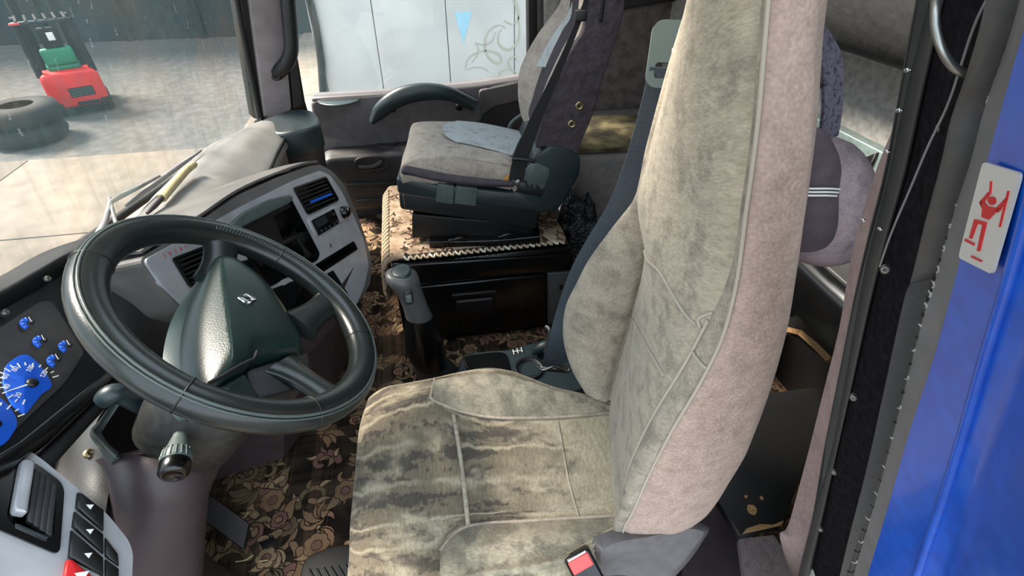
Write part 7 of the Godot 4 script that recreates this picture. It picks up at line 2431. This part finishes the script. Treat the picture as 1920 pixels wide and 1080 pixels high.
func build_pillar():
	var p := structure("trim_3", "black felt-lined door post with rubber edging and blue painted door frame", "door post")
	var k0 := arr([Vector3(0.323, 1.333, -0.3), Vector3(0.347, 1.281, -0.31), Vector3(0.373, 1.225, -0.33), Vector3(0.384, 1.162, -0.33), Vector3(0.399, 1.106, -0.33), Vector3(0.422, 1.032, -0.33), Vector3(0.446, 0.933, -0.33), Vector3(0.483, 0.78, -0.33), Vector3(0.528, 0.581, -0.33), Vector3(0.529, 0.536, -0.33), Vector3(0.653, 0.289, -0.33)])
	var k1 := arr([Vector3(0.306, 1.336, -0.285), Vector3(0.321, 1.29, -0.285), Vector3(0.334, 1.248, -0.285), Vector3(0.351, 1.193, -0.285), Vector3(0.365, 1.143, -0.285), Vector3(0.385, 1.078, -0.285), Vector3(0.413, 0.99, -0.285), Vector3(0.453, 0.855, -0.285), Vector3(0.509, 0.673, -0.285), Vector3(0.537, 0.57, -0.285), Vector3(0.577, 0.434, -0.285)])
	var st := begin()
	sheet(st, column_sheet([k0, k1], [0.004], 40), 0.01)
	put(st, "curtain_edge", mats.curtain, p, "pinkish cloth edge beside the post")
	var e0 := arr([Vector3(0.28, 1.376, -0.27), Vector3(0.284, 1.356, -0.27), Vector3(0.298, 1.306, -0.27), Vector3(0.316, 1.248, -0.27), Vector3(0.332, 1.184, -0.27), Vector3(0.352, 1.116, -0.27), Vector3(0.387, 1.005, -0.27), Vector3(0.431, 0.861, -0.27), Vector3(0.478, 0.691, -0.27), Vector3(0.539, 0.468, -0.27)])
	var e1 := arr([Vector3(0.283, 1.376, -0.262), Vector3(0.288, 1.357, -0.262), Vector3(0.304, 1.308, -0.262), Vector3(0.321, 1.255, -0.262), Vector3(0.335, 1.199, -0.262), Vector3(0.351, 1.14, -0.262), Vector3(0.379, 1.046, -0.262), Vector3(0.417, 0.918, -0.262), Vector3(0.47, 0.752, -0.262), Vector3(0.552, 0.481, -0.262)])
	st = begin()
	sheet(st, column_sheet([e0, e1], [0.010], 40), 0.012)
	var er := put(st, "edge_rubber", mats.edge_rubber, p)
	for q in [Vector3(0.283, 1.301, -0.252), Vector3(0.276, 1.324, -0.252), Vector3(0.288, 1.275, -0.252), Vector3(0.295, 1.225, -0.252), Vector3(0.313, 1.216, -0.252)]:
		screw(q, Vector3(-0.4, 0.3, 0.85), 0.0011, mats.chrome, er, "rivet")
	var s0 := arr([Vector3(0.246, 1.381, -0.205), Vector3(0.251, 1.366, -0.205), Vector3(0.262, 1.334, -0.205), Vector3(0.274, 1.297, -0.205), Vector3(0.285, 1.263, -0.205), Vector3(0.299, 1.222, -0.205), Vector3(0.309, 1.188, -0.205), Vector3(0.341, 1.099, -0.205), Vector3(0.384, 0.976, -0.205), Vector3(0.437, 0.808, -0.205), Vector3(0.494, 0.634, -0.205)])
	var s1 := arr([Vector3(0.238, 1.382, -0.192), Vector3(0.243, 1.367, -0.192), Vector3(0.258, 1.331, -0.192), Vector3(0.267, 1.3, -0.192), Vector3(0.28, 1.264, -0.192), Vector3(0.296, 1.218, -0.192), Vector3(0.305, 1.189, -0.192), Vector3(0.333, 1.112, -0.192), Vector3(0.381, 0.978, -0.192), Vector3(0.433, 0.824, -0.192), Vector3(0.485, 0.672, -0.192)])
	st = begin()
	sheet(st, column_sheet([e1, s0], [-0.006], 40), 0.01)
	var felt := put(st, "felt_lining", mats.pillar_felt, p)
	for q in [[Vector3(0.287, 1.3, -0.226), 0.0034], [Vector3(0.309, 1.196, -0.232), 0.0032], [Vector3(0.351, 1.052, -0.232), 0.003], [Vector3(0.39, 0.922, -0.234), 0.0026], [Vector3(0.434, 0.782, -0.236), 0.0026]]:
		screw(q[0], Vector3(-0.75, 0.25, 0.6), q[1], mats.screw_steel, felt)
	st = begin()
	var seal := column_sheet([s0, s1], [0.007], 60)
	sheet(st, seal, 0.012)
	var sl := put(st, "ribbed_seal", mats.seal_dark, p)
	for k in 58:
		st = begin()
		var row: Array = seal[k + 1]
		var pts := []
		for j in (range(0, 7) if k % 2 else range(2, 7)):
			pts.append(row[j] + Vector3(-0.4, 0.3, 0.85) * (0.0003 if k % 2 else 0.0014))
		tube(st, pts, 0.0009, 5)
		put(st, "seal_rib", mats.rubber if k % 2 else mats.seal_light, sl)
	var b0 := arr([Vector3(0.219, 1.384, -0.168), Vector3(0.224, 1.371, -0.168), Vector3(0.233, 1.345, -0.168), Vector3(0.248, 1.306, -0.168), Vector3(0.264, 1.266, -0.168), Vector3(0.277, 1.231, -0.168), Vector3(0.299, 1.172, -0.168), Vector3(0.327, 1.094, -0.168), Vector3(0.365, 0.989, -0.168), Vector3(0.407, 0.874, -0.168), Vector3(0.451, 0.749, -0.168)])
	st = begin()
	sheet(st, column_sheet([s1, b0], [0.006], 40), 0.012)
	put(st, "grey_seal", mats.seal_grey, p)
	var pt := structure("door_frame", "glossy blue painted frame of the driver's door opening", "door frame")
	var p0 := arr([Vector3(0.206, 1.385, -0.158), Vector3(0.21, 1.373, -0.158), Vector3(0.219, 1.348, -0.158), Vector3(0.233, 1.311, -0.158), Vector3(0.247, 1.274, -0.158), Vector3(0.26, 1.241, -0.158), Vector3(0.281, 1.186, -0.158), Vector3(0.306, 1.112, -0.158), Vector3(0.342, 1.014, -0.158), Vector3(0.381, 0.906, -0.158), Vector3(0.423, 0.789, -0.158)])
	var p1 := arr([Vector3(0.178, 1.389, -0.118), Vector3(0.182, 1.379, -0.118), Vector3(0.189, 1.362, -0.118), Vector3(0.195, 1.339, -0.118), Vector3(0.206, 1.314, -0.118), Vector3(0.222, 1.279, -0.118), Vector3(0.242, 1.233, -0.118), Vector3(0.269, 1.173, -0.118), Vector3(0.303, 1.095, -0.118), Vector3(0.339, 1.008, -0.118), Vector3(0.379, 0.912, -0.118)])
	var p2 := arr([Vector3(0.171, 1.39, -0.104), Vector3(0.174, 1.381, -0.104), Vector3(0.18, 1.366, -0.104), Vector3(0.189, 1.345, -0.104), Vector3(0.199, 1.322, -0.104), Vector3(0.213, 1.29, -0.104), Vector3(0.232, 1.249, -0.104), Vector3(0.257, 1.195, -0.104), Vector3(0.29, 1.124, -0.104), Vector3(0.327, 1.043, -0.104), Vector3(0.368, 0.953, -0.104)])
	var p3 := arr([Vector3(0.134, 1.392, -0.075), Vector3(0.138, 1.386, -0.075), Vector3(0.143, 1.375, -0.075), Vector3(0.149, 1.359, -0.075), Vector3(0.157, 1.342, -0.075), Vector3(0.169, 1.319, -0.075), Vector3(0.185, 1.288, -0.075), Vector3(0.204, 1.247, -0.075), Vector3(0.235, 1.192, -0.075), Vector3(0.271, 1.128, -0.075), Vector3(0.311, 1.056, -0.075)])
	var p4 := arr([Vector3(0.069, 1.397, -0.03), Vector3(0.07, 1.394, -0.03), Vector3(0.074, 1.389, -0.03), Vector3(0.079, 1.382, -0.03), Vector3(0.084, 1.375, -0.03), Vector3(0.092, 1.364, -0.03), Vector3(0.103, 1.349, -0.03), Vector3(0.118, 1.329, -0.03), Vector3(0.139, 1.302, -0.03), Vector3(0.164, 1.268, -0.03), Vector3(0.196, 1.226, -0.03)])
	st = begin()
	sheet(st, column_sheet([p0, p1], [0.001], 40), 0.01)
	put(st, "rebate", mats.door_frame_blue, pt)
	st = begin()
	var ridge := []
	for i in p1.size():
		ridge.append(p1[i])
	tube(st, curve(ridge, 40), 0.003, 8)
	put(st, "ridge", mats.door_frame_blue, pt)
	st = begin()
	sheet(st, column_sheet([p1, p2, p3, p4], [-0.002, 0.003, 0.006], 40), 0.01)
	put(st, "outer_face", mats.door_frame_blue, pt)
	# sticker
	var f := Transform3D(Vector3(-0.5203, 0, 0.854), Vector3(-0.2553, 0.9543, -0.1555), Vector3(-0.8149, -0.2989, -0.4965), Vector3(0.234, 1.311, -0.158))
	var sk := thing("safety_sticker", "white sticker with a red figure gripping handrails on the blue door frame", "sticker", Vector3(0.229, 1.298, -0.142))
	st = begin()
	slab(st, f, rounded(PackedVector2Array([Vector2(0.0062, 0.0052), Vector2(0.0399, 0.0147), Vector2(0.0359, -0.0304), Vector2(-0.0004, -0.0449)]), 0.003), 0.001, 0.0, 0.004)
	put(st, "paper", mats.sticker_white, sk)
	for q in [
		smooth2(PackedVector2Array([Vector2(0.0195, -0.0044), Vector2(0.022, -0.0027), Vector2(0.0254, -0.002), Vector2(0.0265, -0.0031), Vector2(0.0248, -0.005), Vector2(0.0221, -0.0061), Vector2(0.0198, -0.0059)]), 20),
		PackedVector2Array([Vector2(0.0121, -0.0103), Vector2(0.0134, -0.0082), Vector2(0.0202, -0.0078), Vector2(0.0284, -0.0046), Vector2(0.0318, -0.0022), Vector2(0.0324, -0.0033), Vector2(0.0277, -0.0072), Vector2(0.0237, -0.0121), Vector2(0.0168, -0.0145), Vector2(0.0162, -0.0112)]),
		PackedVector2Array([Vector2(0.0121, -0.0103), Vector2(0.0181, -0.0027), Vector2(0.0197, -0.0027), Vector2(0.0152, -0.0093), Vector2(0.0149, -0.0109)]),
		PackedVector2Array([Vector2(0.0273, -0.0056), Vector2(0.0345, 0.0028), Vector2(0.0356, 0.0025), Vector2(0.0304, -0.0054)]),
		PackedVector2Array([Vector2(0.0182, 0.0021), Vector2(0.0191, 0.0025), Vector2(0.0207, -0.0024), Vector2(0.0198, -0.0028)]), PackedVector2Array([Vector2(0.0344, 0.0055), Vector2(0.0353, 0.0057), Vector2(0.0347, -0.0095), Vector2(0.0339, -0.0099)]),
		PackedVector2Array([Vector2(0.0104, -0.0189), Vector2(0.0224, -0.014), Vector2(0.0217, -0.0281), Vector2(0.0192, -0.0294), Vector2(0.0193, -0.0169), Vector2(0.0138, -0.0191), Vector2(0.0114, -0.0279), Vector2(0.0087, -0.0292)]),
		PackedVector2Array([Vector2(0.0045, -0.0318), Vector2(0.0148, -0.0283), Vector2(0.0148, -0.0294), Vector2(0.0044, -0.033)]), PackedVector2Array([Vector2(0.0148, -0.0344), Vector2(0.0253, -0.0303), Vector2(0.0252, -0.0312), Vector2(0.0146, -0.0354)])]:
		st = begin()
		slab(st, f, q, 0.0005, 0.0, 0.0045)
		put(st, "figure_print", mats.print_red, sk, "red printed figure")
	# bent steel bar and cord
	var br := thing("grab_rail", "bent bright steel grab bar fixed across the black door post", "rail", Vector3(0.237, 1.356, -0.215))
	st = begin()
	tube(st, curve([Vector3(0.229, 1.382, -0.222), Vector3(0.238, 1.364, -0.22), Vector3(0.239, 1.354, -0.215), Vector3(0.24, 1.346, -0.208), Vector3(0.244, 1.34, -0.203), Vector3(0.249, 1.337, -0.2), Vector3(0.256, 1.336, -0.2)], 30), 0.0019, 12)
	put(st, "bar", mats.steel, br)
	var cd := begin()
	tube(cd, curve([Vector3(0.252, 1.369, -0.208), Vector3(0.254, 1.359, -0.21), Vector3(0.258, 1.348, -0.212), Vector3(0.264, 1.333, -0.214), Vector3(0.27, 1.315, -0.216), Vector3(0.276, 1.292, -0.22), Vector3(0.284, 1.264, -0.224), Vector3(0.295, 1.229, -0.23), Vector3(0.308, 1.196, -0.236)], 40), 0.0007, 6)
	tag(put(cd, "cord", mats.seal_grey), "thin grey cord running down the black felt door post", "cord")


# ---------------------------------------------------------------- small things
func build_details():
	# wiper outside the glass
	var w := thing("windscreen_wiper", "grey windscreen wiper arm and blade lying outside the glass", "wiper")
	var st := begin()
	tube(st, [Vector3(-0.801, 0.74, -1.253), Vector3(-0.812, 0.74, -1.322), Vector3(-0.837, 0.745, -1.421), Vector3(-0.827, 0.745, -1.457), Vector3(-0.808, 0.735, -1.534), Vector3(-0.781, 0.73, -1.613)], [0.009, 0.007, 0.006, 0.008, 0.006, 0.004], 8)
	put(st, "arm", mats.seal_grey, w)
	st = begin()
	tube(st, [Vector3(-0.85, 0.745, -1.449), Vector3(-0.811, 0.742, -1.367), Vector3(-0.78, 0.74, -1.302)], 0.005, 6)
	put(st, "spring", mats.seal_grey, w)
	st = begin()
	tube(st, [Vector3(-0.818, 0.72, -1.446), Vector3(-0.794, 0.715, -1.591), Vector3(-0.769, 0.71, -1.728), Vector3(-0.745, 0.7, -1.883)], [0.004, 0.008, 0.008, 0.003], 6)
	put(st, "blade", mats.seal_grey, w)
	# cream stick on the dash edge
	var s := thing("cream_stick", "pale cream stick with a rust red end at the foot of the windscreen", "stick")
	st = begin()
	tube(st, [Vector3(-0.682, 0.77, -1.367), Vector3(-0.694, 0.755, -1.488), Vector3(-0.699, 0.745, -1.61), Vector3(-0.692, 0.74, -1.661)], [0.012, 0.012, 0.012, 0.010], 6)
	put(st, "shaft", mats.cream_stick, s)
	st = begin()
	tube(st, [Vector3(-0.684, 0.775, -1.276), Vector3(-0.683, 0.772, -1.321), Vector3(-0.681, 0.77, -1.37)], [0.004, 0.007, 0.007], 6)
	put(st, "end", mats.brown_plastic, s, "rust red end")
	# mat, tile and straws on the carpet
	var m := begin()
	slab(m, Transform3D(Basis(Vector3.RIGHT, -PI / 2), Vector3(0, 0.002, 0)), rounded(PackedVector2Array(arr([Vector3(-0.428, 0, -0.646), Vector3(-0.422, 0, -0.728), Vector3(-0.33, 0, -0.747), Vector3(-0.244, 0, -0.719), Vector3(-0.24, 0, -0.572)]).map(func(p): return Vector2(p.x, -p.z))), 0.03), 0.01, 0.003, 0.01)
	var mt: MeshInstance3D = tag(put(m, "rubber_mat", mats.dash_black), "dark ribbed rubber mat at the edge of the driver's seat", "mat")
	for k in 9:
		st = begin()
		var a: Vector3 = Vector3(-0.404, 0.014, -0.691).lerp(Vector3(-0.241, 0.014, -0.681), k / 9.0)
		tube(st, [a, a + (Vector3(-0.334, 0.014, -0.573) - Vector3(-0.404, 0.014, -0.691))], 0.003, 5)
		put(st, "mat_rib", mats.slate, mt)
	m = begin()
	slab(m, Transform3D(Basis(Vector3.RIGHT, -PI / 2), Vector3(0, 0.001, 0)), PackedVector2Array(arr([Vector3(-0.549, 0, -0.793), Vector3(-0.515, 0, -0.806), Vector3(-0.504, 0, -0.787), Vector3(-0.536, 0, -0.774)]).map(func(p): return Vector2(p.x, -p.z))), 0.003, 0.0005, 0.004)
	tag(put(m, "black_scrap", mats.black), "small black square scrap on the carpet by the pedal", "scrap")
	var i := 0
	for q in [[Vector3(-0.602, 0.004, -0.754), Vector3(-0.576, 0.006, -0.752), Vector3(-0.56, 0.004, -0.763)], [Vector3(-0.609, 0.004, -0.876), Vector3(-0.599, 0.008, -0.882), Vector3(-0.599, 0.004, -0.893)], [Vector3(-0.54, 0.004, -0.743), Vector3(-0.517, 0.005, -0.741)]]:
		m = begin()
		tube(m, curve(q, 8), 0.0016, 5)
		tag(put(m, "straw", mats.cream_stick), ["pale straw lying on the carpet below the pedal", "short pale straw against the pedal's upper edge", "tiny straw on the carpet right of the pedal"][i], "straw", "straws on the carpet")
		i += 1
